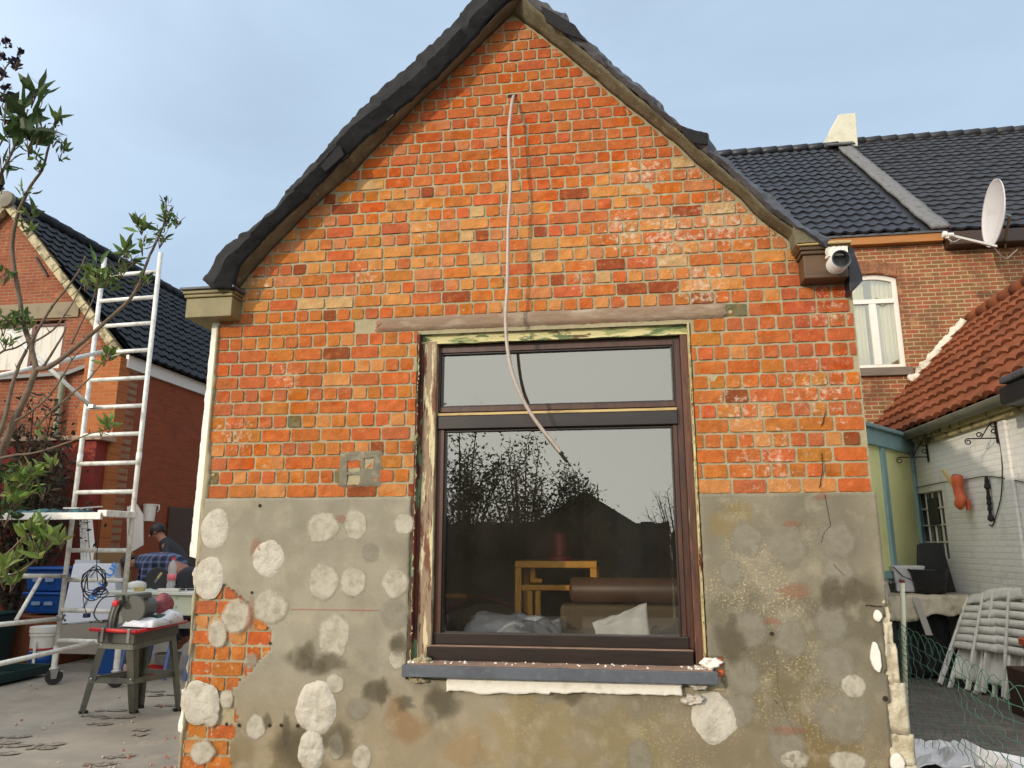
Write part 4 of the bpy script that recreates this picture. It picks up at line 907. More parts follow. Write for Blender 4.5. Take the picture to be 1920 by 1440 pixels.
# window with segmental head, curtains behind
FW = mat('white_window_paint', srgb(226, 220, 208), .45, noise_=[(srgb(176, 160, 150), 12, .6, .74, .5)])
def arch_z(x, rise=.09):
    c = (wx0+wx1)/2; h = (wx1-wx0)/2; return wz1 - rise*((x-c)/h)**2
wr = thing('window', None, None, (0, 0, 0)); wr.parent = rh
b = MB(); b.T = RT; t_ = .075; zm = P(1650, 562, YH).z; yf0, yf1 = YH+.06, YH+.13
b.box(wx0+.003, wx0+t_, yf0, yf1, wz0+.003, wz1-.09); b.box(wx1-t_, wx1-.003, yf0, yf1, wz0+.003, wz1-.09)
b.box(wx0+t_, wx1-t_, yf0+.002, yf1, wz0+.003, wz0+.07); b.box(wx0+t_, wx1-t_, yf0-.012, yf1, zm-.045, zm+.03)
b.box((wx0+wx1)/2-.055, (wx0+wx1)/2+.055, yf0-.006, yf1, wz0+.07, zm-.045)
n = 14
for i in range(n):
    xa = wx0+.003+(wx1-wx0-.006)*i/n; xb = wx0+.003+(wx1-wx0-.006)*(i+1)/n
    b.prism([(xa, arch_z(xa)-.085), (xb, arch_z(xb)-.085), (xb, arch_z(xb)), (xa, arch_z(xa))], yf0+.001, yf1)
b.build('frame', FW, wr)
b = MB(); b.T = RT
for i in range(n):
    xa = wx0+(wx1-wx0)*i/n; xb = wx0+(wx1-wx0)*(i+1)/n
    b.prism([(xa, arch_z(xa)), (xb, arch_z(xb)), (xb, wz1+.01), (xa, wz1+.01)], YH+.001, YH+.2)
b.build('arch_infill', wm, wr)
b = MB(); b.T = RT; b.box(wx0+.02, wx1-.02, YH+.09, YH+.095, wz0+.02, wz1-.03); b.build('pane', M['glass_far'], wr)
cur = mat('beige_curtain', srgb(226, 212, 178), .9)
for (xa, xb, za, zb_) in [(wx0+.06, (wx0+wx1)/2-.09, wz0, wz1), ((wx0+wx1)/2+.05, wx1-.05, wz0, wz1)]:
    b = MB(); b.T = RT; b.grid(lambda s, t: (xa+(xb-xa)*s, YH+.19+.022*math.sin(s*30+.8*math.sin(s*7)), za+(zb_-za)*t), 60, 4); b.build('curtain', cur, wr, smooth=True, flip='keep', solid=.004)
b = MB(); b.T = RT; b.box(wx0-.2, wx1+.2, YH+.32, YH+.4, wz0-.2, wz1+.1); b.build('room_darkness', mat('dark_room', srgb(40, 38, 36), .9), wr)
b = MB(); b.T = RT; b.box(wx0-.06, wx1+.06, YH-.07, YH+.1, wz0-.14, wz0-.002); b.build('sill', mat('wood_sill', srgb(120, 106, 92), .8, noise_=[(srgb(84, 72, 60), 6, .45, .7, .7)], stretch=(.5, 2, 4)), wr, bevel=.01)
b = MB(); b.T = RT; n = 13      # soldier arch
for i in range(n):
    f = (i+.5)/n; x = wx0-.06+(wx1-wx0+.12)*f; a_ = (f-.5)*.5; zc = wz1+.005-.09*((f-.5)*2)**2
    b.T = RT @ Matrix.Translation((x, YH-.008, zc)) @ Matrix.Rotation(a_, 4, 'Y'); w = (wx1-wx0+.12)/n*.43; b.box(-w, w, 0, .1, .0, .20)
b.T = RT; b.build('brick_arch', mat('arch_brick', srgb(150, 100, 66), .85, noise_=[(srgb(104, 66, 48), 4, .45, .6, .8)], bump=[(30, .4, .01)]), wr)
# edge of a second window near the frame's right side
w2 = thing('window', None, None); w2.parent = rh
b = MB(); b.T = RT; b.box(7.055, 7.13, YH+.08, YH+.14, 5.305, 6.175); b.box(7.13, 7.79, YH+.08, YH+.14, 6.08, 6.175); b.box(7.13, 7.79, YH+.08, YH+.14, 5.305, 5.38); b.build('frame', FW, w2)
b = MB(); b.T = RT; b.box(7.12, 7.8, YH+.10, YH+.105, 5.32, 6.1); b.build('pane', M['glass_far'], w2)
b = MB(); b.T = RT; b.box(7.0, 7.85, YH+.3, YH+.36, 5.2, 6.25); b.build('blind', mat('grey_blind', srgb(110, 120, 126), .8), w2)
b = MB(); n = 9
for i in range(n):
    f = (i+.5)/n; b.T = RT @ Matrix.Translation((7.0+.85*f, YH-.008, 6.175)) @ Matrix.Rotation((f-.5)*.5, 4, 'Y'); b.box(-.04, .04, 0, .1, 0, .19)
b.build('brick_arch', M['brick'] if 0 else bpy.data.materials['arch_brick'], w2)
# closed volume below the roof so that no light leaks
b = MB(); b.T = RT; b.prism([(YH+.31, ez-.2), (YH+7.6, ez-.2), (rp.y, rp.z-.2)], -.4, 13.9, plane='yz'); b.build('attic', wm, rh)

# ================================================================ satellite dish
dc = P(1875, 400, 7.0)
dish = thing('satellite_dish', 'pale oval satellite dish on an arm under the dark eaves at the right', 'satellite dish', dc)
b = MB(); n = 9; prof = [(.0001, .0)] + [(.46*i/n, .09*(i/n)**2) for i in range(1, n+1)] + [(.475, .105), (.47, .085), (.30, .02), (.0001, -.015)]
ax = Vector((-.985, .10, .12)).normalized()
b.lathe(prof, 40, (0, 0, 0), ax); dsh = b.build('reflector', mat('dish_enamel', srgb(206, 200, 196), .45, noise_=[(srgb(180, 172, 166), 5, .5, .7, .4)]), dish, smooth=True, flip='keep')
for v_ in dsh.data.vertices: v_.co.z *= 1.12
lnb = P(1775, 440, 6.55) - dc; low = P(1868, 462, 6.9) - dc
b = MB(); b.bar(low, lnb + (low-lnb)*.08, .035, .035); b.build('feed_arm', M['white_paint'], dish)
b = MB(); d = (low-lnb).normalized(); b.lathe([(.03, -.06), (.05, -.05), (.05, .0), (.03, .01), (.03, .09)], 14, lnb, (ax*-1)); b.box(lnb.x-.02, lnb.x+.02, lnb.y-.02, lnb.y+.02, lnb.z-.06, lnb.z); b.build('receiver', M['white_paint'], dish)
b = MB(); b.tube([Vector((.03, .02, 0)), Vector((.18, .08, -.02)), Vector((.35, .6, -.1)), Vector((.5, .98, -.2))], .022, 10); b.build('mount', M['steel'], dish)
cabp = smooth([lnb+Vector((0, 0, -.05)), lnb+Vector((.08, 0, -.12)), lnb+Vector((.25, .1, -.02))], 6); b = MB(); b.tube(cabp, .008, 6)
b.tube(smooth([low+Vector((0, .05, -.02)), low+Vector((.2, .2, -.13)), low+Vector((.42, .4, .02)), low+Vector((.6, .6, .16))], 6), .008, 6); b.build('lead', M['pvc'], dish)

# ================================================================ white outbuilding with terracotta roof
XA = 3.9; YA0, YA1 = 1.2, YH
an = thing('outbuilding', 'low white painted brick outbuilding with orange terracotta pantile roof, on the right', 'outbuilding', (XA, 4, 0))
AT = Matrix.Translation(-Vector(an.location))
def white_wall(name='white_brick'):
    m = brick_mat(name, srgb(230, 227, 222), srgb(226, 223, 219), srgb(222, 218, 213), axis='y', bw=.20, bh=.064, ms=.010, stain=[(srgb(176, 168, 158), 3, .55, .72, .4), (srgb(120, 110, 100), 26, .70, .76, .6)])
    return m
M['whitewall'] = white_wall()
EZ = 2.93
# the small grid window: hole in the wall
def onA(u, v): return PX(u, v, XA)
wq = [onA(1719, 926), onA(1769, 917), onA(1778, 1046), onA(1729, 1050)]
wy0, wy1 = (wq[1].y+wq[2].y)/2, (wq[0].y+wq[3].y)/2; wzt, wzb = (wq[0].z+wq[1].z)/2, (wq[2].z+wq[3].z)/2
b = MB(); b.T = AT
b.box(XA, XA+.24, YA0, wy0, 0, EZ); b.box(XA, XA+.24, wy1, YA1-.01, 0, EZ); b.box(XA, XA+.24, wy0, wy1, 0, wzb); b.box(XA, XA+.24, wy0, wy1, wzt, EZ)
b.box(XA+.24, XA+4, YA0, YA0+.24, 0, EZ+.3)
b.build('wall', M['whitewall'], an)
gw = thing('window', None, None); gw.parent = an
b = MB(); b.T = AT; b.box(XA+.06, XA+.065, wy0, wy1, wzb, wzt); b.build('pane', mat('dark_glass', srgb(58, 58, 48), .12, noise_=[(srgb(92, 88, 72), 5, .45, .6, .8)]), gw)
b = MB(); b.T = AT
for i in range(5):
    y = wy0 + (wy1-wy0)*i/4; b.box(XA+.035, XA+.055, y-.006, y+.006, wzb, wzt)
for i in range(5):
    zz = wzb + (wzt-wzb)*i/4; b.box(XA+.03, XA+.058, wy0, wy1, zz-.008, zz+.008)
b.build('glazing_bar', FW, gw)
b = MB(); b.T = AT; ym = (wy0+wy1)/2
b.box(XA+.02, XA+.034, ym-.17, ym+.13, wzt-.42, wzt-.08); b.build('vent_box', mat('smoked_vent', srgb(46, 46, 44), .4), gw, bevel=.02)
# roof
o_ = Vector((XA-.12, YA1-.02, EZ+.02)); dvA = Vector((math.cos(rad(47)), 0, math.sin(rad(47)))); duA = Vector((0, -1, 0))
RW = YA1-YA0-.0; RH = (5.78-XA+.12)/math.cos(rad(47))
tile_roof(o_-Vector(an.location), duA, dvA, RW, RH, .25, .27, .055, M['redtile'], 'roof', an, sub=(7, 3), seed=9, lip=.045)
rp = o_ + dvA*RH; b = MB(); b.T = AT
for i in range(20): b.tube([(rp.x, YA1-.02-i*.35, rp.z), (rp.x, YA1-.02-(i+1)*.35-.02, rp.z)], [.11, .13], 10)
b.build('ridge_tile', M['redtile'], an, smooth=True)
b = MB(); b.T = AT; b.add([(rp.x, YA1, rp.z), (rp.x, YA0, rp.z), (rp.x+2.6, YA0, rp.z-2.4), (rp.x+2.6, YA1, rp.z-2.4)], [(0, 1, 2, 3)]); b.build('far_roof_slope', M['redtile'], an, solid=.1)
b = MB(); b.T = AT; b.prism([(XA+.24, EZ), (rp.x, rp.z-.15), (rp.x+2.4, EZ+.2)], YA0, YA0+.2); b.build('gable', M['whitewall'], an)
# white mortar fillet where the roof meets the tall house
b = MB(); b.T = AT
def fil(s, t):
    base = Vector((0, YA1-.03, 0)) + o_*0 + Vector((o_.x, 0, o_.z)) + dvA*(RH*(.50+.46*s)); nv_ = Vector((-math.sin(rad(47)), 0, math.cos(rad(47))))
    w = .10+.06*n3(s*14, 0, 0, 1)
    return base + nv_*(.05+w*t) + Vector((0, -.05-.05*(1-t)+.02*n3(s*30, t, 0, 1), 0))
b.grid(fil, 60, 3); b.build('mortar_fillet', mat('white_fillet', srgb(214, 204, 184), .9, noise_=[(srgb(140, 132, 112), 6, .5, .66, .8)], bump=[(15, .8, .02)]), an, solid=.05, flip='keep', smooth=True)
# gutter, cornice and hopper
prof = []
b = MB(); b.T = AT; R_ = .085
YE = PX(1700, 815, XA-.15).y
for i in range(11):
    a = math.pi*i/10; prof.append((XA-.16 - R_*math.cos(a), EZ-.02 - R_*math.sin(a)*.9))
pr2 = prof + [(x+(.008 if x < XA-.16 else -.008), z_+.008) for x, z_ in prof[::-1]]
b.prism(pr2, YA0+.5, YE); b.box(XA-.25, XA-.07, YE, YE+.01, EZ-.10, EZ-.01); b.build('gutter', mat('grey_gutter', srgb(112, 108, 94), .6, noise_=[(srgb(76, 72, 60), 5, .45, .7, .7)], bump=[(20, .3, .01)], stretch=(1, .4, 1)), an, flip='keep', auto=40)
b = MB(); b.T = AT; b.box(XA-.10, XA-.002, YA0, YE, EZ-.13, EZ-.02); b.box(XA-.05, XA-.002, YA0, YE-.03, EZ-.19, EZ-.13); b.build('cornice', mat('flaking_cornice', srgb(170, 154, 116), .9, noise_=[(srgb(74, 62, 44), 6, .5, .62, .9)], bump=[(20, .6, .02)]), an, bevel=.01)
b = MB(); b.T = AT; q = PX(1905, 735, XA-.2); b.box(q.x-.16, q.x+.12, q.y-.55, q.y+.0, q.z-.13, q.z+.05); b.build('hopper', M['black'], an, bevel=.03)
b = MB(); b.T = AT; b.box(q.x-.19, q.x+.0, q.y-.55, q.y-.10, q.z+.052, q.z+.12); b.build('hopper_lid', M['leadgrey'], an, bevel=.02)
b = MB(); b.T = AT; q = onA(1874, 780); b.box(XA-.035, XA-.001, q.y-.14, q.y, .0, EZ-.2); b.build('pilaster', M['whitewall'], an, bevel=.01)

# ---- things on and before the white wall
def scroll(name, u0, v0, u1, v1, label):
    """wrought iron hanging-basket bracket: back bar on the wall, horizontal arm towards the left, diagonal and three curls"""
    a = PX(u0, v0, XA-.02); c = PX(u1, v1, XA-.02)       # top and bottom of the back bar
    t = thing(name, label, 'bracket', (XA, (a.y+c.y)/2, c.z), group='iron brackets on the white wall')
    yb = (a.y+c.y)/2; H_ = a.z-c.z; T = Matrix.Translation((0, 0, 0))
    b = MB(); b.bar((-.015, 0, 0), (-.015, 0, H_), .012, .03); b.build('back_bar', M['iron'], t)
    b = MB(); L_ = .62*H_/.5; za = H_*.22; arm = [Vector((-.02, 0, za)), Vector((-L_, .0, za))]
    b.tube(arm, .007, 8)
    def curl(c_, r, a0, turns, sg=1):
        return [c_ + Vector((math.cos(a0+sg*2*math.pi*turns*k/26)*r*(1-.6*k/26), 0, math.sin(a0+sg*2*math.pi*turns*k/26)*r*(1-.6*k/26))) for k in range(27)]
    b.build('arm', M['iron'], t, smooth=True)
    for pts_ in (curl(Vector((-L_, 0, za-.07*H_/.5)), .07*H_/.5, math.pi/2, 1.2, 1), curl(Vector((-L_*.62, 0, za+.075*H_/.5)), .065*H_/.5, -.6, 1.2, 1), curl(Vector((-.09*H_/.5, 0, H_*.80)), .07*H_/.5, 2.6, 1.2, -1), curl(Vector((-.09*H_/.5, 0, za+.07)), .06*H_/.5, -1.2, 1.2, 1)):
        b = MB(); b.tube(pts_, .006, 7); b.build('scroll', M['iron'], t, smooth=True)
    b = MB(); b.tube([Vector((-.14*H_/.5, 0, H_*.86)), Vector((-L_*.55, 0, za+.01))], .006, 7); b.build('strut', M['iron'], t, smooth=True)
    return t
scroll('plant_bracket', 1735, 824, 1740, 866, 'curled black iron bracket beside the pale yellow boards, over the grid window')
scroll('plant_bracket', 1864, 788, 1870, 831, 'curled black iron bracket high on the white wall beside the pilaster')
# clog planter
cq = PX(1803, 912, XA-.06)
cl = thing('clog_planter', 'orange wooden shoe hung on the white wall, toe down', 'clog', cq)
sec = [(.13, .035, .055), (.12, .055, .07), (.06, .058, .072), (.0, .052, .066), (-.06, .050, .062), (-.13, .058, .075), (-.20, .052, .075), (-.24, .035, .05), (-.265, .012, .02)]
b = MB(); n = 18; vs = []
for i, (zz, rx, ry) in enumerate(sec):
    for k in range(n):
        a = 2*math.pi*k/n; vs.append(Vector((-.03+rx*math.cos(a)-(0.03 if i > 5 else 0), ry*math.sin(a)*1.15 + (-.05*(i/8) if i > 4 else .02), zz)))
b.add(vs, [(i*n+k, i*n+(k+1) % n, (i+1)*n+(k+1) % n, (i+1)*n+k) for i in range(len(sec)-1) for k in range(n)] + [tuple((len(sec)-1)*n+k for k in range(n))])
shoe = b.build('shoe', mat('orange_clog', srgb(196, 92, 50), .6, noise_=[(srgb(150, 64, 38), 8, .5, .7, .6)]), cl, smooth=True, solid=.012, flip=False)
b = MB(); b.lathe([(.045, .09), (.045, .135), (.001, .136)], 16, (-.03, .02, 0)); b.build('opening', mat('shoe_inside', srgb(90, 36, 22), .9), cl)
b = MB(); b.prism([(-.01, -.16), (.03, -.16), (.03, -.27), (-.01, -.27)], -.11, -.05); b.build('heel', bpy.data.materials['orange_clog'], cl, bevel=.01)
sp0, sp1 = PX(1768, 883, XA-.10), PX(1793, 918, XA-.08)
b = MB(); b.T = Matrix.Translation(-sp1); b.bar(sp0, sp1, .035, .02); b.bar(sp0+Vector((0, -.02, .01)), sp1+Vector((0, -.03, 0)), .03, .02)
st = b.build('wooden_stake', mat('pale_wood', srgb(190, 164, 112), .8)); st.location = sp1; tag(st, 'pale wooden stake sticking out of the orange clog', 'stake')
# black thermometer-like iron ornament and wires
q0, q1 = PX(1849, 893, XA-.03), PX(1858, 975, XA-.03)
t = thing('wall_ornament', 'narrow black cast iron ornament on the white wall, right of the clog', 'ornament', q1)
b = MB(); b.bar(Vector((0, 0, 0)), q0-q1, .02, .03); b.build('stem', M['iron'], t)
for k, zz, w in ((0, .90, .05), (1, .78, .07), (2, .52, .05), (3, .40, .055), (4, .28, .05), (5, .05, .07)):
    b = MB(); p_ = (q0-q1)*zz; b.lathe([(.008, -.04), (w*.5, -.02), (w*.42, .01), (w*.3, .03), (.008, .045)], 8, p_); b.build('moulding', M['iron'], t)
b = MB(); pts_ = smooth([PX(u, v, XA-.012) for u, v in [(1868, 810), (1876, 840), (1879, 880), (1877, 930), (1868, 965), (1861, 985), (1855, 984)]], 5); b.T = Matrix.Translation(-pts_[0]); b.tube(pts_, .006, 6)
w_ = b.build('wall_wire', M['iron'], smooth=True); w_.location = pts_[0]; tag(w_, 'thin dark wire looping down the white wall from the bracket beside the pilaster', 'wire')
b = MB(); pts_ = smooth([PX(u, v, XA-.012) for u, v in [(1708, 917), (1740, 910), (1775, 903), (1815, 898), (1846, 893), (1880, 896), (1919, 904)]], 5); b.T = Matrix.Translation(-pts_[0]); b.tube(pts_, .005, 6)
w_ = b.build('wall_wire', M['iron'], smooth=True); w_.location = pts_[0]; tag(w_, 'thin wire strung level across the white wall behind the clog', 'wire')

# ================================================================ blue and yellow boarded partition
A_ = P(1606, 797, 4.6); B_ = P(1703, 822, 6.0)
pt = thing('boarded_partition', 'pale yellow panels in a light blue timber frame between brick gable and white wall', 'partition', (B_.x, B_.y, 0))
dd = Vector((B_.x-A_.x, B_.y-A_.y, 0)); Lp = dd.length; dd.normalize(); nn_ = Vector((-dd.y, dd.x, 0)); nn_ = nn_ if nn_.y < 0 else -nn_
ztop = (A_.z+B_.z)/2 - .02; zbp = P(1665, 1078, 5.2).z
def pbox(b, s0, s1, d0, d1, z0, z1):
    pts_ = [Vector((A_.x-B_.x, A_.y-B_.y, 0)) + dd*s + nn_*d for d in (d0, d1) for s in (s0, s1)]
    vs = [p_ + Vector((0, 0, z_)) for z_ in (z0, z1) for p_ in pts_]
    b.add(vs, [(0, 2, 3, 1), (4, 5, 7, 6), (0, 1, 5, 4), (2, 6, 7, 3), (0, 4, 6, 2), (1, 3, 7, 5)])
bl = mat('light_blue_paint', srgb(128, 158, 158), .6, noise_=[(srgb(98, 124, 122), 5, .5, .7, .5)]); yl = mat('pale_yellow_paint', srgb(222, 222, 160), .6, noise_=[(srgb(196, 196, 134), 2, .5, .7, .5)])
E0 = -1.5
b = MB(); pbox(b, E0, Lp*.33, .0, .02, zbp+.06, ztop-.2); pbox(b, Lp*.40, Lp*.98, .0, .02, zbp+.06, ztop-.2); b.build('yellow_panel', yl, pt)
for s0, s1 in ((Lp*.33, Lp*.40), (Lp*.96, Lp*1.03)):
    b = MB(); pbox(b, s0, s1, .0, .055, zbp+.06, ztop-.2); b.build('post', bl, pt, bevel=.005)
b = MB(); pbox(b, E0, Lp*1.03, .0, .07, ztop-.2, ztop); pbox(b, E0, Lp*1.05, -.02, .11, ztop+.001, ztop+.05); b.build('top_beam', bl, pt, bevel=.008)
b = MB(); pbox(b, E0, Lp*1.03, .0, .07, zbp-.03, zbp+.06); b.build('bottom_rail', bl, pt, bevel=.005)
b = MB(); pbox(b, E0, Lp*1.03, -.04, .04, 0, zbp-.031); b.build('plinth', mat('white_plinth', srgb(206, 202, 196), .85, bump=[(20, .4, .01)]), pt)

# ================================================================ table with cover, tubs, chairs
tz = P(1760, 1116, 4.6).z
ta, tb = P(1662, 1115, 4.6), Vector((XA-.04, 4.6, tz))
t = thing('garden_table', 'garden table under a crumpled dirty plastic cover against the white wall', 'table', ((ta.x+tb.x)/2, ta.y+.2, 0))
TT = Matrix.Translation(-Vector(t.location)); x0, x1 = ta.x-.05, tb.x; y0 = tb.y; y1 = y0+.85
b = MB(); b.T = TT
def cover(s, t_):
    x = x0+(x1-x0)*s + .02*n3(t_*9, 3, 0, 1)
    if t_ < .30:
        f = t_/.30; return (x + .04*n3(s*7, f, 1, 1), y0 - .02 - .04*(1-f)*(1+n3(s*16, 0, f, 1)), tz - (.24+.06*n3(s*5, 1, 1, 1)+.05*math.sin(s*5+1))*(1-f))
    f = (t_-.3)/.7; return (x, y0+(y1-y0)*f, tz + .012*n3(s*12, f*6, 3, 1))
b.grid(cover, 70, 26); b.build('plastic_cover', mat('dirty_plastic_sheet', srgb(186, 176, 152), .6, noise_=[(srgb(96, 86, 68), 3, .52, .66, .8), (srgb(206, 198, 180), 8, .6, .75, .5)], bump=[(12, .6, .03)]), t, smooth=True, solid=.008, flip='keep')
b = MB(); b.T = TT; b.box(x0+.03, x1-.03, y0+.03, y1-.02, tz-.06, tz-.02); b.build('table_top', M['black'], t)
for x in (x0+.12, x1-.12):
    for y in (y0+.1, y1-.1):
        b = MB(); b.T = TT; b.bar((x, y, 0), (x, y, tz-.06), .05, .05); b.build('leg', M['black'], t)
b = MB(); b.T = TT; b.grid(lambda s, t_: (x0+.1+(x1-x0-.3)*s, y0+.28+.10*n3(s*9, t_, 0, 1), .02+(tz-.1)*t_), 30, 8)
b.build('dark_tarpaulin', mat('dark_tarp', srgb(38, 38, 38), .7, bump=[(8, .8, .05)]), t, smooth=True, solid=.05, flip='keep')
b = MB(); b.T = TT; q = P(1726, 1150, y0-.06); b.grid(lambda s, t_: (q.x-.08+.07*s+.10*(1-t_), y0-.09, tz-.42+.40*t_), 3, 8); b.build('plastic_strip', mat('pale_plastic', srgb(170, 166, 158), .6), t, solid=.004, flip='keep')
q = P(1745, 1112, 4.86); r_ = .19
tub = thing('black_tub', 'black builder tub standing on the covered table', 'tub', (q.x, y0+.26, tz+.012))
b = MB(); b.lathe([(.155, 0), (.16, .01), (.195, .24), (.205, .245), (.205, .262), (.188, .262), (.15, .012)], 28); b.build('bucket', M['black'], tub, flip=False, auto=40)
b = MB(); b.tube([Vector((-.20, 0, .24)), Vector((-.225, -.02, .26)), Vector((-.20, -.05, .25))], .01, 8); b.build('handle', M['black'], tub)
q = P(1700, 1108, 5.0)
wb = thing('white_crate', 'white plastic container beside the black tub', 'container', (q.x+.03, y0+.42, tz+.012))
b = MB(); b.prism([(-.17, 0), (.15, 0), (.17, .30), (-.19, .30)], -.13, .13); b.build('body', mat('white_plastic', srgb(184, 182, 184), .5), wb, bevel=.02)
b = MB(); b.tube([Vector((-.19, -.14, .29)), Vector((-.1, -.16, .18)), Vector((.05, -.16, .12)), Vector((.17, -.14, .28))], .006, 6); b.build('handle', M['iron'], wb)
q = Vector((3.66, 5.1, 0))
bk = thing('black_chair', 'black panel chair back standing behind the black tub, leaning on the white wall', 'chair', (q.x, 5.1, tz+.012))
b = MB(); b.prism([(-.21, 0), (.22, 0), (.13, .54), (.11, .56), (-.12, .56), (-.15, .54)], -.015, .03); b.build('back_panel', M['black'], bk, bevel=.012)
b = MB(); b.box(-.22, .22, .03, .16, .0, .05); b.build('foot', M['black'], bk, bevel=.01)
# small green pot plant
q = P(1664, 1105, 4.9)
pl = thing('pot_plant', 'small green plant in a pot at the left end of the covered table', 'plant', (q.x+.03, y0+.35, tz+.01))
b = MB(); b.lathe([(.05, 0), (.07, .08), (.078, .08), (.078, .1), (.065, .1)], 16); b.build('pot', bpy.data.materials['dark_tarp'], pl)
lf = mat('leaf_dark', srgb(52, 84, 44), .55, noise_=[(srgb(34, 58, 32), 12, .45, .65, .7)])
random.seed(2); b = MB()
for i in range(70):
    a, e = random.uniform(0, 6.28), random.uniform(.1, 1.4); d = Vector((math.cos(a)*math.cos(e), math.sin(a)*math.cos(e), math.sin(e))); o_ = Vector((0, 0, .09)) + d*random.uniform(.02, .13)
    s_ = d.cross(Vector((0, 0, 1))).normalized()*.018; b.add([o_, o_+d*.03+s_, o_+d*.07, o_+d*.03-s_], [(0, 1, 2, 3)])
b.build('foliage', lf, pl, flip='keep')

# stacked / leaning white plastic chairs
cw = mat('white_garden_plastic', srgb(224, 220, 212), .45, noise_=[(srgb(158, 152, 142), 5, .5, .7, .5)])
def chair_proto():
    t = thing('garden_chair', 'x', 'chair', group='white plastic chairs folded and leaning by the white wall')
    W = .46
    # local: x across, z up along the folded chair, y thickness
    b = MB(); b.bar((-W/2, 0, 0), (-W/2+.03, 0, 1.02), .03, .055, up=(0, 1, 0)); b.build('leg', cw, t, bevel=.008)
    b = MB(); b.bar((W/2, 0, 0), (W/2-.03, 0, 1.02), .03, .055, up=(0, 1, 0)); b.build('leg', cw, t, bevel=.008)
    b = MB(); b.bar((-W/2+.07, .07, -.03), (-W/2+.07, .05, .80), .03, .05, up=(0, 1, 0)); b.build('leg', cw, t, bevel=.008)
    b = MB(); b.bar((W/2-.07, .07, -.03), (W/2-.07, .05, .80), .03, .05, up=(0, 1, 0)); b.build('leg', cw, t, bevel=.008)
    b = MB()
    b.grid(lambda s, q_: (-W/2+.035+(W-.07)*s, -.03*math.sin(math.pi*s)-.005, 1.03-.11*q_ + .03*math.sin(math.pi*s)), 12, 3)
    for k in range(6):
        zz = .915 - k*.085; b.grid(lambda s, q_, zz=zz: (-W/2+.035+(W-.07)*s, -.03*math.sin(math.pi*s)-.004, zz-.074*q_), 12, 1)
    b.build('backrest', cw, t, smooth=True, solid=.012, flip='keep')
    b = MB(); b.grid(lambda s, q_: (-W/2+.05+(W-.1)*s, .045+.02*math.sin(math.pi*s), .12+.34*q_), 8, 6); b.build('seat', cw, t, smooth=True, solid=.015, flip='keep')
    for sg in (-1, 1):
        b = MB(); b.bar((sg*(W/2+.005), .035, .42), (sg*(W/2+.005), .05, .90), .025, .05, up=(0, 1, 0)); b.build('armrest', cw, t, bevel=.008)
    return t
ch0 = chair_proto()
spots = [((3.42, 4.20), -66, -.52, 'foremost white plastic chair folded flat, its slatted back facing out'),
         ((3.55, 3.86), -68, -.34, 'white plastic chair leaning behind the slatted one beside the wall'),
         ((3.64, 3.74), -70, -.26, 'white plastic chair in the middle of the leaning group, higher than the slatted one'),
         ((3.72, 3.50), -72, -.20, 'rearmost white plastic chair of the leaning group by the right picture edge')]
for i, (p_, rz, tilt, lab) in enumerate(spots):
    c = ch0 if i == 0 else copy_tree(ch0)
    c.location = (p_[0], p_[1], .03); c.rotation_euler = (tilt, 0, rad(rz)); c['label'] = lab
q = PX(1908, 1215, XA-.45)
pot = thing('flower_pot', 'terracotta flower pot on a dark crate behind the white chairs', 'pot', (q.x+.20, q.y, .42))
b = MB(); b.lathe([(.10, 0), (.15, .20), (.17, .20), (.17, .25), (.14, .25), (.12, .18)], 24); b.build('vessel', mat('terracotta', srgb(180, 84, 50), .8), pot, flip=False, auto=40)
b = MB(); b.box(-.25, .25, -.25, .25, -.0, .41); cr_ = b.build('dark_crate', mat('dark_crate', srgb(60, 36, 24), .8, noise_=[(srgb(36, 24, 18), 6, .5, .7, .6)]), bevel=.015); cr_.location = (q.x+.24, q.y, 0); tag(cr_, 'dark brown crate under the terracotta pot', 'crate')

# ================================================================ pole and green wire fence
pb, ptp = PZ(1702, 1422, 0), None
pz = P(1691, 1087, pb.y).z
pole = thing('fence_pole', 'thin pale plastic pole beside the torn corner of the gable', 'pole', (pb.x, pb.y, 0))
pxx = P(1691, 1087, pb.y).x - pb.x
b = MB(); b.tube([(0, 0, 0), (pxx*.5, 0, pz*.5), (pxx, 0, pz-.02)], .017, 14); b.build('shaft', mat('pale_pole', srgb(206, 202, 170), .5, noise_=[(srgb(150, 150, 110), 6, .5, .7, .6)]), pole, smooth=True)
b = MB(); b.tube([(pxx, 0, pz-.022), (pxx, 0, pz)], .018, 14); b.build('tip', mat('rusty_tip', srgb(120, 56, 40), .8), pole)
gw_ = mat('green_wire', srgb(66, 110, 86), .5)
F0 = Vector((pb.x+.03, pb.y, 0)); top0 = P(1710, 1195, pb.y).z
e1 = P(1925, 1300, 0.4)
fn = thing('wire_fence', 'sagging green wire mesh fence with looped top running from the pale pole', 'fence', F0)
path = [Vector((pb.x+.02, pb.y, top0)), P(1760, 1235, pb.y-.5), P(1850, 1290, .45), P(1925, 1325, .2), Vector((3.0, -.5, .45))]
path = smooth(path, 8); L_ = sum((q_-p_).length for p_, q_ in zip(path, path[1:]))
def fp(d_):
    acc = 0
    for p_, q_ in zip(path, path[1:]):
        l = (q_-p_).length
        if acc+l >= d_: return p_.lerp(q_, (d_-acc)/l)
        acc += l
    return path[-1]
FT = Matrix.Translation(-F0)
b = MB(); b.T = FT; step = .088; n = int(L_/step)
for k in range(n-1):          # arches: each spans two uprights and twists with its neighbour
    a = fp(k*step); c = fp(min((k+2)*step, L_))
    pts_ = []
    for i in range(15):
        f = i/14; q_ = a.lerp(c, f); pts_.append(q_ + Vector((.006*n3(k, i, 0, .8), .01*n3(k, i, 3, .8), .105*math.sin(math.pi*f)**.6)))
    for sgn, e_ in ((0, a), (1, c)):
        pass
    b.tube(pts_, .0022, 5)
b.build('top_loop', gw_, fn)
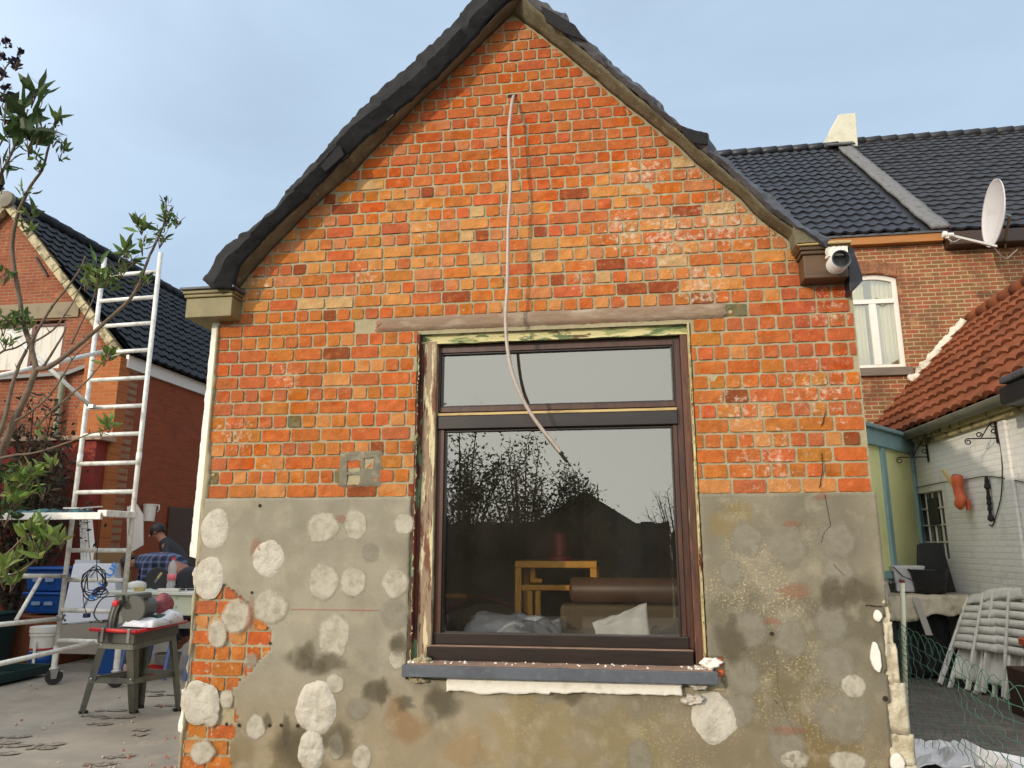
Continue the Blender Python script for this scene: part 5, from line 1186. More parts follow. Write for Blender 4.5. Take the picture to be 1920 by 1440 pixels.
b = MB(); b.T = FT
for k in range(n+1):
    a = fp(k*step); zz = a.z; pts_ = []
    i = 0
    while zz > .0:
        pts_.append(Vector((a.x + .010*math.sin(i*1.5+k)+.015*n3(k*.4, zz, 0, 3)+(a.z-zz)*.10, a.y + .012*math.cos(i*1.5), zz))); zz -= .022; i += 1
    if len(pts_) > 2: b.tube(pts_, .0021, 5)
b.build('upright_wire', gw_, fn)
b = MB(); b.T = FT
for hgt in (0, .09, .20, .32, .44):
    pts_ = [fp(L_*i/60) for i in range(61)]; pts_ = [q_ + Vector((0, 0, -hgt-.01*n3(i*.3, hgt, 0, 1)-.012)) for i, q_ in enumerate(pts_) if q_.z-hgt > .02]
    if len(pts_) > 2: b.tube(pts_, .0022, 5)
b.build('line_wire', gw_, fn)
b = MB(); b.T = FT; random.seed(8)   # the rolled-up end bunched round the pole
for k in range(5):
    pts_ = [Vector((pb.x + pxx*((top0+.1-i*.03)/pz) + .028*math.cos(i*.9+k*1.3), pb.y + .028*math.sin(i*.9+k*1.3), top0+.10-i*.03)) for i in range(int((top0+.05)/.03))]
    b.tube(pts_, .0021, 5)
b.build('bunched_wire', gw_, fn)

# crumpled white sheets at the foot of the fence
def sheet(name, pts, z0, label, seed, m, amp=.05, n=22, thick=.01):
    """pts: four ground corners"""
    o = sum(pts, Vector())/4; b = MB()
    def fn_(s, t):
        p_ = pts[0].lerp(pts[1], s).lerp(pts[3].lerp(pts[2], s), t)-o
        k = abs(n3(s*3+seed, t*3, seed, 1))*amp*2 + n3(s*9, t*9, seed, 1)*amp*.3
        return (p_.x, p_.y, p_.z + k + z0)
    b.grid(fn_, n, n); s_ = b.build(name, m, flip='keep', solid=thick); s_.location = o
    return tag(s_, label, 'sheet')
wsheet = mat('white_wrapping', srgb(214, 210, 208), .55, noise_=[(srgb(170, 162, 160), 4, .5, .7, .5)], bump=[(8, .5, .03)])
sheet('plastic_sheet', [PZ(1650, 1448, .12), PZ(1830, 1450, .12), PZ(1800, 1400, .02), PZ(1690, 1408, .02)], .03, 'crumpled grey-white plastic sheet at the foot of the pale pole', 1, wsheet, .05)
def tentsheet(uvs, z, label):
    pts_ = [PZ(u, v, zz) for u, v, zz in uvs]; o = pts_[0]
    b = MB(); b.add([q_-o for q_ in pts_], [(0, 1, 2), (0, 2, 3)]); s_ = b.build('white_board', wsheet, solid=.012, flip='keep'); s_.location = o; return tag(s_, label, 'board')
tentsheet([(1775, 1440, .05), (1806, 1386, .22), (1900, 1432, .15), (1890, 1470, .02)], 0, 'white folded board with a raised corner seen through the wire fence')
tentsheet([(1862, 1432, .10), (1850, 1408, .16), (1930, 1425, .12), (1935, 1460, .05)], 0, 'pinkish-white board at the bottom right corner behind the wire fence')

# ================================================================ neighbour's brick house on the left
YL = 6.0
lh = thing('brick_house', 'steep gabled brick house with black tiled roof behind the scaffold, on the left', 'house', (-9, YL, 0))
LT = Matrix.Translation(-Vector(lh.location))
lm = brick_mat('left_brick', srgb(150, 84, 58), srgb(130, 72, 50), srgb(144, 116, 90), bw=.20, bh=.058, ms=.008, stain=[(srgb(120, 64, 42), 2.5, .48, .68, .5), (srgb(206, 132, 84), 6, .58, .72, .4)])
lms = brick_mat('left_side_brick', srgb(150, 74, 46), srgb(134, 66, 42), srgb(124, 86, 62), axis='y', bw=.20, bh=.058, ms=.007, stain=[(srgb(120, 60, 40), 3, .52, .7, .5)])
apx = P(22, 392, YL); ax_, az_ = apx.x, apx.z
XE, ZE = -7.80, 4.50
vl = P(215, 650, YL); sl_ = (az_-vl.z)/(vl.x-ax_)
def rz(x): return az_ - sl_*abs(x-ax_)
lw0, lw1, lwz0, lwz1 = P(0, 680, YL).x-.6, P(120, 640, YL).x, P(60, 692, YL).z, P(60, 602, YL).z
XLW = 2*ax_-XE
b = MB(); b.T = LT
zsplit = 4.1
b.prism([(XLW, 0), (XE, 0), (XE, zsplit), (XLW, zsplit)], YL, YL+.25)
b.box(XLW, lw0, YL, YL+.25, zsplit, lwz0+.0) if lwz0 > zsplit else None
zb_ = max(zsplit, lwz0)
b.prism([(XLW, zsplit), (XE, zsplit), (XE, rz(XE)), (XE-.0, rz(XE)), (ax_+(az_-lwz1)/sl_, lwz1), (lw1, lwz1), (lw1, zb_), (lw0, zb_), (lw0, lwz1), (ax_-(az_-lwz1)/sl_, lwz1), (XLW, rz(XLW))], YL, YL+.25)
b.prism([(ax_-(az_-lwz1)/sl_, lwz1), (ax_+(az_-lwz1)/sl_, lwz1), (ax_, az_)], YL, YL+.25)
b.build('wall', lm, lh)
b = MB(); b.T = LT; b.box(XE-.25, XE, YL+.251, YL+16, 0, ZE-.02); b.box(XLW, XLW+.25, YL+.26, YL+16, 0, ZE-.02); b.box(XLW+.25, XE-.25, YL+15.7, YL+16, 0, ZE+2); b.build('side_wall', lms, lh)
# roof: right slope with tiles, left slope plain
d_ = Vector((XE+.02-ax_, 0, ZE-az_)); 
o_ = Vector((XE+.14, YL-.12, ZE-.02)); up_ = Vector((ax_-o_.x, 0, az_+.10-o_.z)); HS = up_.length; up_.normalize()
tile_roof(o_-Vector(lh.location), Vector((0, 1, 0)), up_, 16.2, HS, .24, .27, .035, M['blacktile'], 'roof', lh, sub=(5, 2), seed=3, lip=.035)
b = MB(); b.T = LT; b.add([(ax_, YL-.1, az_+.1), (ax_, YL+16, az_+.1), (XLW-.2, YL+16, ZE), (XLW-.2, YL-.1, ZE)], [(0, 1, 2, 3)]); b.build('roof', M['blacktile'], lh, solid=.06)
b = MB(); b.T = LT
for i in range(44): b.tube([(ax_, YL-.14+i*.36, az_+.13), (ax_, YL+.25+i*.36, az_+.13)], [.11, .13], 10)
b.build('ridge_tile', M['blacktile'], lh, smooth=True)
vm_ = mat('verge_tile', srgb(186, 172, 134), .8, noise_=[(srgb(104, 92, 68), 7, .45, .6, .9), (srgb(214, 204, 170), 9, .58, .7, .6)], bump=[(20, .4, .01)])
n = 13
for sgn in (1, -1):
    for i in range(n):
        f0, f1 = i/n, (i+.96)/n
        end = Vector((vl.x+.22 if sgn > 0 else 2*ax_-vl.x-.22, 0, rz(vl.x+.22)))
        a = Vector((ax_, YL-.08, az_+.05)).lerp(Vector((end.x, YL-.08, end.z+.05)), f0); c = Vector((ax_, YL-.08, az_+.05)).lerp(Vector((end.x, YL-.08, end.z+.05)), f1)
        b = MB(); b.T = LT; b.bar(a, c, .14, .13, up=(0, 1, 0)); b.build('verge_tile', vm_, lh, bevel=.012)
b = MB(); b.T = LT; b.lathe([(.13, 0), (.15, .02), (.15, .10), (.001, .13)], 20, (ax_+.02, YL-.10, az_+.10), (0, -1, 0)); b.build('ridge_end', mat('grey_ridge_end', srgb(122, 116, 100), .8), lh)
b = MB(); b.T = LT; b.box(XE+.001, XE+.05, YL-.1, YL+16, ZE-.24, ZE-.03); b.build('fascia', M['white_paint'], lh)
# lintel, shutter window, iron anchor
b = MB(); b.T = LT; q0, q1 = P(-60, 575, YL), P(148, 596, YL); b.box(q0.x, q1.x, YL-.03, YL, q1.z+.01, P(60, 570, YL).z); b.build('lintel', mat('concrete_lintel', srgb(138, 124, 100), .9, noise_=[(srgb(104, 92, 72), 6, .5, .7, .7)]), lh, bevel=.01)
b = MB(); b.T = LT; b.box(lw0, lw1, YL+.06, YL+.10, zb_, lwz1-.05); wn_ = b.build('window', mat('whitewashed_board', srgb(212, 206, 192), .8, noise_=[(srgb(150, 142, 124), 5, .5, .7, .6)], stretch=(3, 1, .5)), lh)
b = MB(); b.T = LT
for x in (lw1-.03, lw1-.62, lw0+.03): b.box(x-.03, x+.03, YL+.03, YL+.059, zb_, lwz1)
b.box(lw0, lw1, YL+.031, YL+.058, lwz1-.09, lwz1-.051); b.build('frame', mat('dark_red_frame', srgb(88, 40, 32), .6), wn_)
b = MB(); b.T = LT; q0, q1 = P(68, 483, YL-.02), P(89, 518, YL-.02); b.bar(q0, q1, .025, .03); b.build('wall_anchor', M['iron'], lh)
# band at the foot of the upper wall and drainpipe
b = MB(); b.T = LT
q0, q1, q2 = P(-40, 712, YL-.06), P(128, 700, YL-.06), P(222, 664, YL-.06); b.bar(q0, q1, .07, .06); b.bar(q1, q2, .07, .06); b.build('lead_gutter', mat('zinc_gutter', srgb(92, 94, 92), .5), lh)
b = MB(); b.T = LT; q0, q1 = P(119, 700, YL-.08), P(112, 1000, YL-.08); b.tube([q0, Vector((q0.x, q0.y, .1))], .045, 12); b.build('drainpipe', mat('grey_green_pipe', srgb(120, 122, 98), .6), lh, smooth=True)
# lit front bay with corner at the scaffold, red painted lower wall
bx0, bx1 = P(150, 760, YL-.25).x, P(237, 760, YL-.25).x
b = MB(); b.T = LT; b.box(bx0, XE+.02, YL-.25, YL-.001, 0, P(237, 668, YL-.25).z); b.build('corner_pier', brick_mat('pier_brick', srgb(178, 104, 58), srgb(160, 90, 50), srgb(160, 116, 76), bw=.2, bh=.058, ms=.007), lh)
rw = MB(); rz_ = P(150, 826, YL-.5).z; rw.T = None
rw0, rw1 = P(-60, 900, YL-.5).x-2, P(178, 860, YL-.5).x
rw.box(0, rw1-rw0, 0, .24, 0, rz_); o = rw.build('red_wall', mat('red_painted_wall', srgb(132, 44, 28), .8, noise_=[(srgb(104, 36, 26), 3, .45, .7, .7)], bump=[(20, .2, .01)]), bevel=.01); o.location = (rw0, YL-.5, 0); tag(o, 'dark red painted garden wall behind the scaffold platform', 'wall')
b = MB(); b.box(0, rw1-rw0+.1, -.06, .3, 0, .07); cp = b.build('coping', mat('stone_coping', srgb(170, 140, 116), .8, noise_=[(srgb(120, 96, 78), 6, .5, .7, .6)]), o, bevel=.01); cp.location = (0, 0, rz_+.001)
# door in the side wall
q0, q1 = PX(318, 950, XE+.03), PX(360, 950, XE+.03)
b = MB(); b.T = LT; b.box(XE+.001, XE+.04, q0.y, q0.y+1.1, .0, q0.z); b.build('door', mat('dark_brown_door', srgb(64, 40, 22), .6), lh, bevel=.01)

# ================================================================ dark leafy shrub behind, left
def leaf(b, o_, d, L_, w, col, nrm=None, curl=.25):
    d = d.normalized(); nn = nrm or Vector((random.uniform(-1, 1), random.uniform(-1, 1), random.uniform(-.2, 1)))
    s_ = d.cross(nn)
    if s_.length < 1e-3: s_ = d.cross(Vector((1, 0, 0)))
    s_.normalize(); n_ = s_.cross(d)
    mid, m2, tip = o_ + d*L_*.38 - n_*L_*curl*.12, o_ + d*L_*.72 + n_*L_*0, o_ + d*L_ + n_*L_*curl*.45
    e1, e2 = s_*w*.5, s_*w*.30
    up = n_*w*.18
    b.add([o_, mid+e1+up, mid, mid-e1+up, m2+e2+up*.6, m2, m2-e2+up*.6, tip], [(0, 2, 1), (0, 3, 2), (1, 2, 5, 4), (2, 3, 6, 5), (4, 5, 7), (5, 6, 7)], 0, (*col, 1))
def lcol(base, var=.25):
    k = random.uniform(1-var, 1+var); return tuple(max(.004, c*k*random.uniform(.9, 1.1)) for c in base)
def leafmat(name):
    m = mat(name, (.1, .1, .1), .5, attr='col', spec=.35, noise_=[((.02, .03, .01), 30, .6, .8, .4)])
    bs = m.node_tree.nodes['Principled BSDF']; bs.inputs['Transmission Weight'].default_value = 0
    nt = m.node_tree; L = nt.links; out = nt.nodes['Material Output']; tr = nt.nodes.new('ShaderNodeBsdfTranslucent'); at = nt.nodes.new('ShaderNodeAttribute'); at.attribute_name = 'col'
    mx = nt.nodes.new('ShaderNodeMixShader'); mx.inputs['Fac'].default_value = .3; L.new(at.outputs['Color'], tr.inputs['Color'])
    L.new(bs.outputs[0], mx.inputs[1]); L.new(tr.outputs[0], mx.inputs[2]); L.new(mx.outputs[0], out.inputs['Surface']); return m
M['leaf'] = leafmat('spring_leaf'); M['bark'] = mat('grey_brown_bark', srgb(112, 94, 76), .85, noise_=[(srgb(70, 56, 44), 14, .45, .68, .7)], bump=[(40, .4, .004)])
M['bark2'] = mat('dark_bark', srgb(60, 46, 36), .9)
def shrub(name, base, h, w, nst, nl, cols, label, cat, lsize=.05, seed=1, lean=0.0, group=None, low=.25, wispy=.0):
    random.seed(seed); t = thing(name, label, cat, base, group=group); bb = MB(); bl_ = MB(); tips = []
    for i in range(nst):
        a = random.uniform(0, 6.28); r = random.uniform(.1, 1)*w; p0 = Vector((random.uniform(-.15, .15)*w, random.uniform(-.15, .15)*w, 0)); hh = h*random.uniform(.6, 1)*(1-.35*(r/w)**2)
        p1 = Vector((math.cos(a)*r*.4, math.sin(a)*r*.4, hh*.5)); p2 = Vector((math.cos(a)*r + lean*hh, math.sin(a)*r, hh))
        pts_ = smooth([p0, p1, p2], 5); bb.tube(pts_, [.018*h/2*(1-.8*k/len(pts_)) for k in range(len(pts_))], 6)
        for k in range(3, len(pts_)):
            for _ in range(2):
                dd_ = Vector((random.uniform(-1, 1), random.uniform(-1, 1), random.uniform(0, 1.2))).normalized()*random.uniform(.1, .3)*h*.5
                q = pts_[k]+dd_; bb.tube([pts_[k], pts_[k].lerp(q, .5)+Vector((0, 0, .02)), q], [.006, .004, .002], 4); tips.append((pts_[k], q))
        tips.append((pts_[-2], pts_[-1]))
    for _ in range(nl):
        p_, q = random.choice(tips); f = random.random(); o_ = p_.lerp(q, f) + Vector((random.gauss(0, .03), random.gauss(0, .03), random.gauss(0, .03)))*h
        if o_.z < low*h*random.random(): continue
        d = Vector((random.gauss(0, 1), random.gauss(0, 1), random.gauss(.5, .7)))
        leaf(bl_, o_, d, lsize*random.uniform(.6, 1.4), lsize*.42, lcol(random.choice(cols)))
    bb.build('branches', M['bark2'], t, flip='keep'); bl_.build('foliage', M['leaf'], t, flip='keep'); return t
q = P(55, 860, 4.8)
shrub('shrub', (q.x, 4.9, 0), 3.5, .85, 26, 3400, [(.035, .03, .018), (.03, .04, .016), (.055, .045, .022), (.08, .06, .03)], 'dark brown-green bush in front of the red wall at the left edge', 'bush', .10, seed=5, low=.5)

# ================================================================ scaffold
sL, sR = PZ(104, 1290, 0), PZ(226, 1292, 0); sL = Vector((-6.20, 3.15, 0)); sR = Vector((-5.42, 3.10, 0))
tower = thing('scaffold_tower', 'narrow aluminium scaffold ladder frame on castors with a boarded platform, on the left', 'scaffold', ((sL.x+sR.x)/2, 3.1, 0))
ST = Matrix.Translation(-Vector(tower.location)); ztop_l, ztop_r = P(190, 482, 3.13).z, P(300, 474, 3.1).z
R_ = .027
for (p_, zt_) in ((sL, ztop_l), (sR, ztop_r)):
    b = MB(); b.T = ST; b.tube([(p_.x, p_.y, .26), (p_.x, p_.y, zt_)], R_, 14); b.build('upright', M['scaff'], tower, smooth=True)
    b = MB(); b.T = ST
    for zz in (P(150, 862, 3.1).z,): b.tube([(p_.x, p_.y, zz-.07), (p_.x, p_.y, zz+.07)], R_+.004, 14)
    b.build('sleeve', M['scaff'], tower, smooth=True)
for v in (514, 561, 609, 659, 710, 762, 814, 868, 922, 1032, 1088, 1146, 1204):
    zz = P(230, v, 3.12).z
    b = MB(); b.T = ST; b.tube([(sL.x, sL.y, zz), (sR.x, sR.y, zz)], .025, 12); b.build('rung', M['scaff'], tower, smooth=True)
for p_ in (sL, sR):
    b = MB(); b.T = ST; b.tube([(p_.x, p_.y, .40), (p_.x, p_.y, .16)], .031, 12); b.lathe([(.045, .155), (.045, .17)], 14, (p_.x, p_.y, 0)); cs_ = b.build('castor', M['scaff'], tower, smooth=False)
    b = MB(); b.T = ST @ Matrix.Translation((p_.x+.02, p_.y-.01, .085)) @ Matrix.Rotation(.5, 4, 'Z'); b.lathe([(.03, -.028), (.078, -.026), (.085, -.015), (.085, .015), (.078, .026), (.03, .028)], 20, (0, 0, 0), (0, 1, 0)); b.build('wheel', M['rubber'], cs_, smooth=False)
    b = MB(); b.T = ST @ Matrix.Translation((p_.x+.02, p_.y-.01, .085)) @ Matrix.Rotation(.5, 4, 'Z'); b.prism([(-.035, .08), (.045, .08), (.03, -.02), (-.02, -.02)], -.040, -.033); b.prism([(-.035, .08), (.045, .08), (.03, -.02), (-.02, -.02)], .033, .040); b.bar((-.04, 0, .075), (.09, 0, .05), .05, .012); b.build('fork', M['steel'], cs_)
# braces running to the left (the other frame stands outside the picture)
def brace(a, c, r=.024, name='brace'):
    b = MB(); b.T = ST; b.tube([a, c], r, 12); return b.build(name, M['scaff'], tower, smooth=True)
YB2 = 3.10
brace(P(203, 657, 3.0), P(-60, 718, 1.6)); brace(P(172, 764, 3.1), P(15, 620, 2.6)); 
b_ = P(122, 1080, 3.1); brace(b_, P(-40, 1080, 2.2)); brace(P(112, 1160, 3.1), P(-40, 1175, 2.0)); brace(P(76, 1084, 2.8), P(30, 1163, 2.5), .02)
brace(P(175, 1205, 2.9), P(-60, 1258, 1.6))
for (u, v, Y) in ((122, 1080, 3.05), (112, 1158, 3.05), (172, 762, 3.06)):
    q = P(u, v, Y); b = MB(); b.T = ST; b.bar(q-Vector((.03, 0, 0)), q+Vector((.04, 0, 0)), .05, .05); b.build('coupler', M['steel'], tower, bevel=.008)
# platform
b = MB(); b.T = ST; q0, q1 = P(240, 966, 3.0), P(-40, 958, 2.6); zp = P(150, 964, 2.9).z
b.box(sL.x-2.2, sR.x+.04, 2.62, 3.08, zp-.02, zp+.0); b.build('platform_board', mat('grey_board', srgb(150, 138, 116), .8, noise_=[(srgb(104, 94, 78), 6, .5, .7, .6)], stretch=(.6, 3, 3)), tower, bevel=.004)
b = MB(); b.T = ST; b.box(sL.x-2.2, sR.x+.0, 2.58, 2.62, zp-.07, zp+.005); b.build('platform_rail', M['scaff'], tower, bevel=.008)
b = MB(); b.T = ST; b.box(sR.x-.06, sR.x+.05, 2.6, 3.12, zp-.04, zp+.03); b.build('platform_hook', M['scaff'], tower, bevel=.008)
# cloth and tools on the platform
q = Vector(((sL.x+sR.x)/2-.35, 2.82, zp+.004)); b = MB()
b.grid(lambda s, t: (-.38+.80*s, -.14+.28*t, .015+.055*abs(n3(s*5, t*3, 1, 1.3))+.02*n3(s*11, t*9, 4, 1) if 0 < s < 1 and 0 < t < 1 else .0), 26, 12)
o = b.build('blue_cloth', mat('teal_cloth', srgb(60, 102, 110), .85, noise_=[(srgb(24, 40, 40), 6, .48, .6, .9)]), solid=.006, flip='keep', smooth=True); o.location = q; tag(o, 'crumpled teal and black cloth lying on the scaffold platform', 'cloth')
b = MB(); b.bar((-.10, 0, .012), (.20, .05, .012), .03, .018); b.bar((.10, -.02, .012), (.32, .06, .03), .02, .012); o = b.build('trowel_handle', M['steel']); o.location = q+Vector((.22, -.02, .045)); tag(o, 'thin metal tool on the blue cloth on the scaffold platform', 'tool')
# black cable: hangs from the platform and is coiled on a rung
q0 = P(190, 965, 2.58); qc = P(183, 1088, 2.96)
cc = thing('cable_coil', 'coiled black cable hanging from the scaffold rung in front of the white boards', 'cable', qc)
random.seed(6)
for i in range(5):
    b = MB(); r0 = .105+.012*i; ph = random.uniform(0, 6); tilt = random.uniform(-.3, .3)
    b.tube([Vector((r0*math.cos(a+ph)*(1+.1*math.sin(2*a+i)), .02*math.sin(a*3+i)-.03-.008*i, -.02+r0*1.05*math.sin(a+ph)+.03*math.cos(a*2+i))) for a in [2*math.pi*k/26 for k in range(27)]], .0055, 6); b.build('loop', M['black'], cc, smooth=True)
for i in range(3):
    b = MB(); b.tube([Vector((.09+(.09-.015*i)*math.cos(a), -.05, -.13+(.045-.01*i)*math.sin(a)+.02*i)) for a in [2*math.pi*k/20 for k in range(21)]], .0055, 6); b.build('loop', mat('blue_black_cable', srgb(30, 30, 70), .5) if i == 0 else bpy.data.materials['blue_black_cable'], cc, smooth=True)
b = MB(); b.tube(smooth([q0-qc, Vector((.03, -.1, .30)), Vector((.02, -.06, .12)), Vector((.03, -.04, .0))], 5), .0045, 6); b.build('hanging_lead', M['black'], cc, smooth=True)
b = MB(); b.tube(smooth([Vector((-.10, -.04, .02)), Vector((-.115, -.05, -.12)), Vector((-.09, -.05, -.25)), Vector((-.05, -.05, -.34))], 5), .0045, 6); b.build('hanging_lead', M['black'], cc, smooth=True)
b = MB(); b.box(-.03, .03, -.075, -.02, .0, .045); b.T = None; o_ = b.build('plug', bpy.data.materials['blue_black_cable'], cc, bevel=.008); o_.location = (-.045, .0, -.385)

# ================================================================ boards, crates, buckets
def ground_box(u, v): return PZ(u, v, 0)
q0, q1 = PZ(118, 1178, .62), PZ(196, 1175, .62)
bw = thing('insulation_boards', 'stack of white insulation boards with blue lettering leaning behind the scaffold', 'boards', (-6.55, 3.9, 0))
BT = Matrix.Translation(-Vector(bw.location))
YBd = 3.9
cs = [P(112, 1170, YBd), P(222, 1160, YBd+.0), P(212, 1057, YBd+.25), P(138, 1057, YBd+.25)]
b = MB(); b.T = BT
e = Vector((0, .14, 0)); b.add(cs + [c_+e for c_ in cs], [(0, 1, 2, 3), (7, 6, 5, 4), (0, 4, 5, 1), (1, 5, 6, 2), (2, 6, 7, 3), (3, 7, 4, 0)])
wbm = mat('white_board', srgb(198, 200, 208), .7); b.build('board_stack', wbm, bw, bevel=.006)
b = MB(); b.T = BT; cs2 = [P(150, 1056, YBd+.45), P(185, 1056, YBd+.45), P(182, 1050, YBd+.5), P(155, 1051, YBd+.5)]; b.box(P(145, 1100, 4.5).x, P(186, 1100, 4.5).x, 4.4, 4.46, .3, P(165, 1050, 4.4).z); b.build('board_stack', wbm, bw)
def text_mesh(name, body, size, m, parent, M4, ext=.0008):
    cu = bpy.data.curves.new(name+'_curve', 'FONT'); cu.body = body; cu.size = size; cu.extrude = ext; cu.align_x = 'CENTER'; cu.align_y = 'CENTER'
    cu.space_character = 1.0; cu.offset = size*.018
    tmp = bpy.data.objects.new(name+'_tmp', cu); COL.objects.link(tmp); dg = bpy.context.evaluated_depsgraph_get()
    me = bpy.data.meshes.new_from_object(tmp.evaluated_get(dg)); bpy.data.objects.remove(tmp); bpy.data.curves.remove(cu)
    me.materials.clear(); me.materials.append(m); o = bpy.data.objects.new(name, me); COL.objects.link(o); o.parent = parent; o.matrix_local = M4; return o
bx = (cs[1]-cs[0]).normalized(); by = (cs[3]-cs[0]); by = (by - bx*by.dot(bx)).normalized(); bz = bx.cross(by)
if bz.y > 0: pass
def on_board(u, v, rot, lift=.004):
    # plane through cs
    n_ = (cs[1]-cs[0]).cross(cs[3]-cs[0]).normalized(); n_ = n_ if n_.y < 0 else -n_
    d = ray(u, v); t_ = (cs[0]-CAM).dot(n_)/d.dot(n_); p_ = CAM + d*t_ + n_*lift
    x = bx; y = n_.cross(x); R3 = Matrix((x, y, n_)).transposed() @ Matrix.Rotation(rot, 3, 'Z')
    return Matrix.Translation(p_-Vector(bw.location)) @ R3.to_4x4()
bluem = mat('blue_print', srgb(30, 120, 200), .6); dkm = mat('dark_print', srgb(60, 60, 66), .7)
text_mesh('lettering', 'KNAUF', .15, bluem, bw, on_board(196, 1090, rad(62)))
text_mesh('lettering', 'insulation', .05, dkm, bw, on_board(160, 1132, rad(75)))
text_mesh('lettering', 'insulation', .05, dkm, bw, on_board(172, 1078, rad(62)))
for (u, v) in ((122, 1163), (121, 1154)):
    mm = on_board(u, v, 0); b = MB(); b.T = mm; b.lathe([(.016, 0), (.016, .001), (.010, .001), (.010, 0)], 16); b.build('print_mark', dkm, bw, flip='keep')
b = MB(); y = 3.88; pts_ = [P(103, 1225, y), P(222, 1228, y), P(222, 1166, y), P(112, 1172, y)]; b.T = BT; b.add(pts_ + [p_+Vector((0, .12, 0)) for p_ in pts_], [(0, 1, 2, 3), (7, 6, 5, 4), (0, 4, 5, 1), (1, 5, 6, 2), (2, 6, 7, 3), (3, 7, 4, 0)]); b.build('grey_board_base', mat('grey_render_board', srgb(150, 142, 132), .85, bump=[(12, .2, .01)]), bw)
# cardboard-coloured board behind
b = MB(); q0, q1 = P(176, 1036, 4.9), P(242, 1110, 4.9); b.box(0, q1.x-q0.x, 0, .05, 0, q0.z); o = b.build('fibre_board', mat('brown_fibreboard', srgb(120, 92, 58), .85), bevel=.004); o.location = (q0.x, 4.9, 0); tag(o, 'brown fibreboard sheet standing behind the white boards', 'board')
# thin white profiles leaning
pf = thing('leaning_profiles', 'bundle of thin white plastic profiles leaning on the brick wall behind the platform', 'profiles', (P(160, 1040, 5.3).x, 5.2, 0))
for (u0, v0, u1, v1) in [(155, 905, 166, 1052), (152, 915, 160, 1052), (160, 890, 173, 1052), (150, 930, 154, 1052), (165, 915, 178, 1052)]:
    b = MB(); b.T = Matrix.Translation(-Vector(pf.location)); a, c = P(u0, v0, 5.72), P(u1, v1, 5.2); b.bar(a, c + (c-a)*.8, .035, .012); b.build('profile', M['white_paint'], pf)
# white-grey board leaning by the wall (next to hooks)
b = MB(); pts_ = [P(238, 1040, 5.2), P(268, 1022, 5.2), P(268, 965, 5.35), P(256, 945, 5.4), P(238, 950, 5.4)]; o_ = pts_[0].copy(); b.add([p_-o_ for p_ in pts_], [(0, 1, 2, 3, 4)]); o = b.build('plasterboard', mat('pale_plasterboard', srgb(176, 168, 160), .8), solid=.02, flip='keep'); o.location = o_; tag(o, 'pale board with a cut corner standing by the dark side wall, right of the scaffold', 'board')
# white mug-like bucket hanging on the side wall
q = PX(280, 962, XE+.12); mg = thing('hanging_bucket', 'small white bucket hanging on the shaded brick wall above the black-clad man', 'bucket', q)
b = MB(); b.lathe([(.085, -.13), (.10, .13), (.108, .13), (.108, .145), (.09, .145), (.078, -.12)], 24); b.build('bucket_body', M['white_paint'], mg, flip=False, auto=40)
b = MB(); b.tube([Vector((.10, 0, .12)), Vector((.16, 0, .13)), Vector((.17, 0, .06)), Vector((.14, 0, .02))], .010, 8); b.build('handle', M['white_paint'], mg, smooth=True)

bluebin = mat('blue_plastic', srgb(12, 68, 136), .45, noise_=[(srgb(10, 60, 120), 5, .5, .7, .6)])
def bin_(u, vtop, vbot, Y, w, lab):
    t = thing('blue_bin', lab, 'bin', (P(u, vbot, Y).x, Y, P(u, vbot, Y).z), group='blue plastic bins stacked behind the scaffold'); h = P(u, vtop, Y).z - P(u, vbot, Y).z
    b = MB(); v8 = [(-w*.46, -.2, 0), (w*.46, -.2, 0), (w*.46, .2, 0), (-w*.46, .2, 0), (-w*.5, -.23, h*.86), (w*.5, -.23, h*.86), (w*.5, .23, h*.86), (-w*.5, .23, h*.86)]
    b.add(v8, [(3, 2, 1, 0), (4, 5, 6, 7), (0, 1, 5, 4), (1, 2, 6, 5), (2, 3, 7, 6), (3, 0, 4, 7)]); b.build('tub', bluebin, t, bevel=.02)
    b = MB(); b.box(-w*.53, w*.53, -.26, .26, h*.861, h*.995); b.build('rim', bluebin, t, bevel=.02)
    for xx in (-.08, .10):
        b = MB(); b.box(xx-.07, xx+.05, -.245, -.232, h*.40, h*.56); b.build('label_strip', mat('pale_label', srgb(120, 140, 170), .6) if 'pale_label' not in bpy.data.materials else bpy.data.materials['pale_label'], t)
    return t
bin_(102, 1108, 1148, 4.6, .56, 'lower blue plastic bin of the stack behind the scaffold')
bin_(104, 1062, 1107, 4.6, .56, 'blue plastic bin on top of the stack behind the scaffold')
b = MB(); q = P(100, 1150, 4.6); b.box(-.45, .35, -.25, .3, 0, q.z-.01); o = b.build('brown_crate', mat('brown_crate', srgb(110, 58, 28), .7, noise_=[(srgb(70, 40, 22), 6, .5, .7, .6)]), bevel=.02); o.location = (q.x, 4.62, 0); tag(o, 'brown box under the blue bins', 'box')
q = PZ(83, 1214, 0); pb_ = thing('paint_bucket', 'white paint bucket with red and blue band on the ground under the blue bins', 'bucket', (P(83, 1214, 3.95).x, 3.95, 0)); hb = P(83, 1174, 3.95).z
b = MB(); b.lathe([(.145, 0), (.16, hb*.8), (.172, hb*.8), (.172, hb*.84), (.165, hb*.84), (.165, hb*.88), (.178, hb*.88), (.178, hb), (.16, hb)], 28); b.build('body', M['white_paint'], pb_, auto=40)
b = MB(); b.lathe([(.1495, hb*.1), (.159, hb*.46)], 28); b.build('blue_band', bluebin, pb_, smooth=True, flip='keep')
b = MB(); b.lathe([(.1597, hb*.48), (.1605, hb*.53)], 28); b.build('red_band', mat('red_band', srgb(170, 40, 44), .5), pb_, smooth=True, flip='keep')
b = MB(); b.bar((.02, -.165, .0), (.02, -.18, hb*.7), .035, .01); b.build('strap', M['white_paint'], pb_)
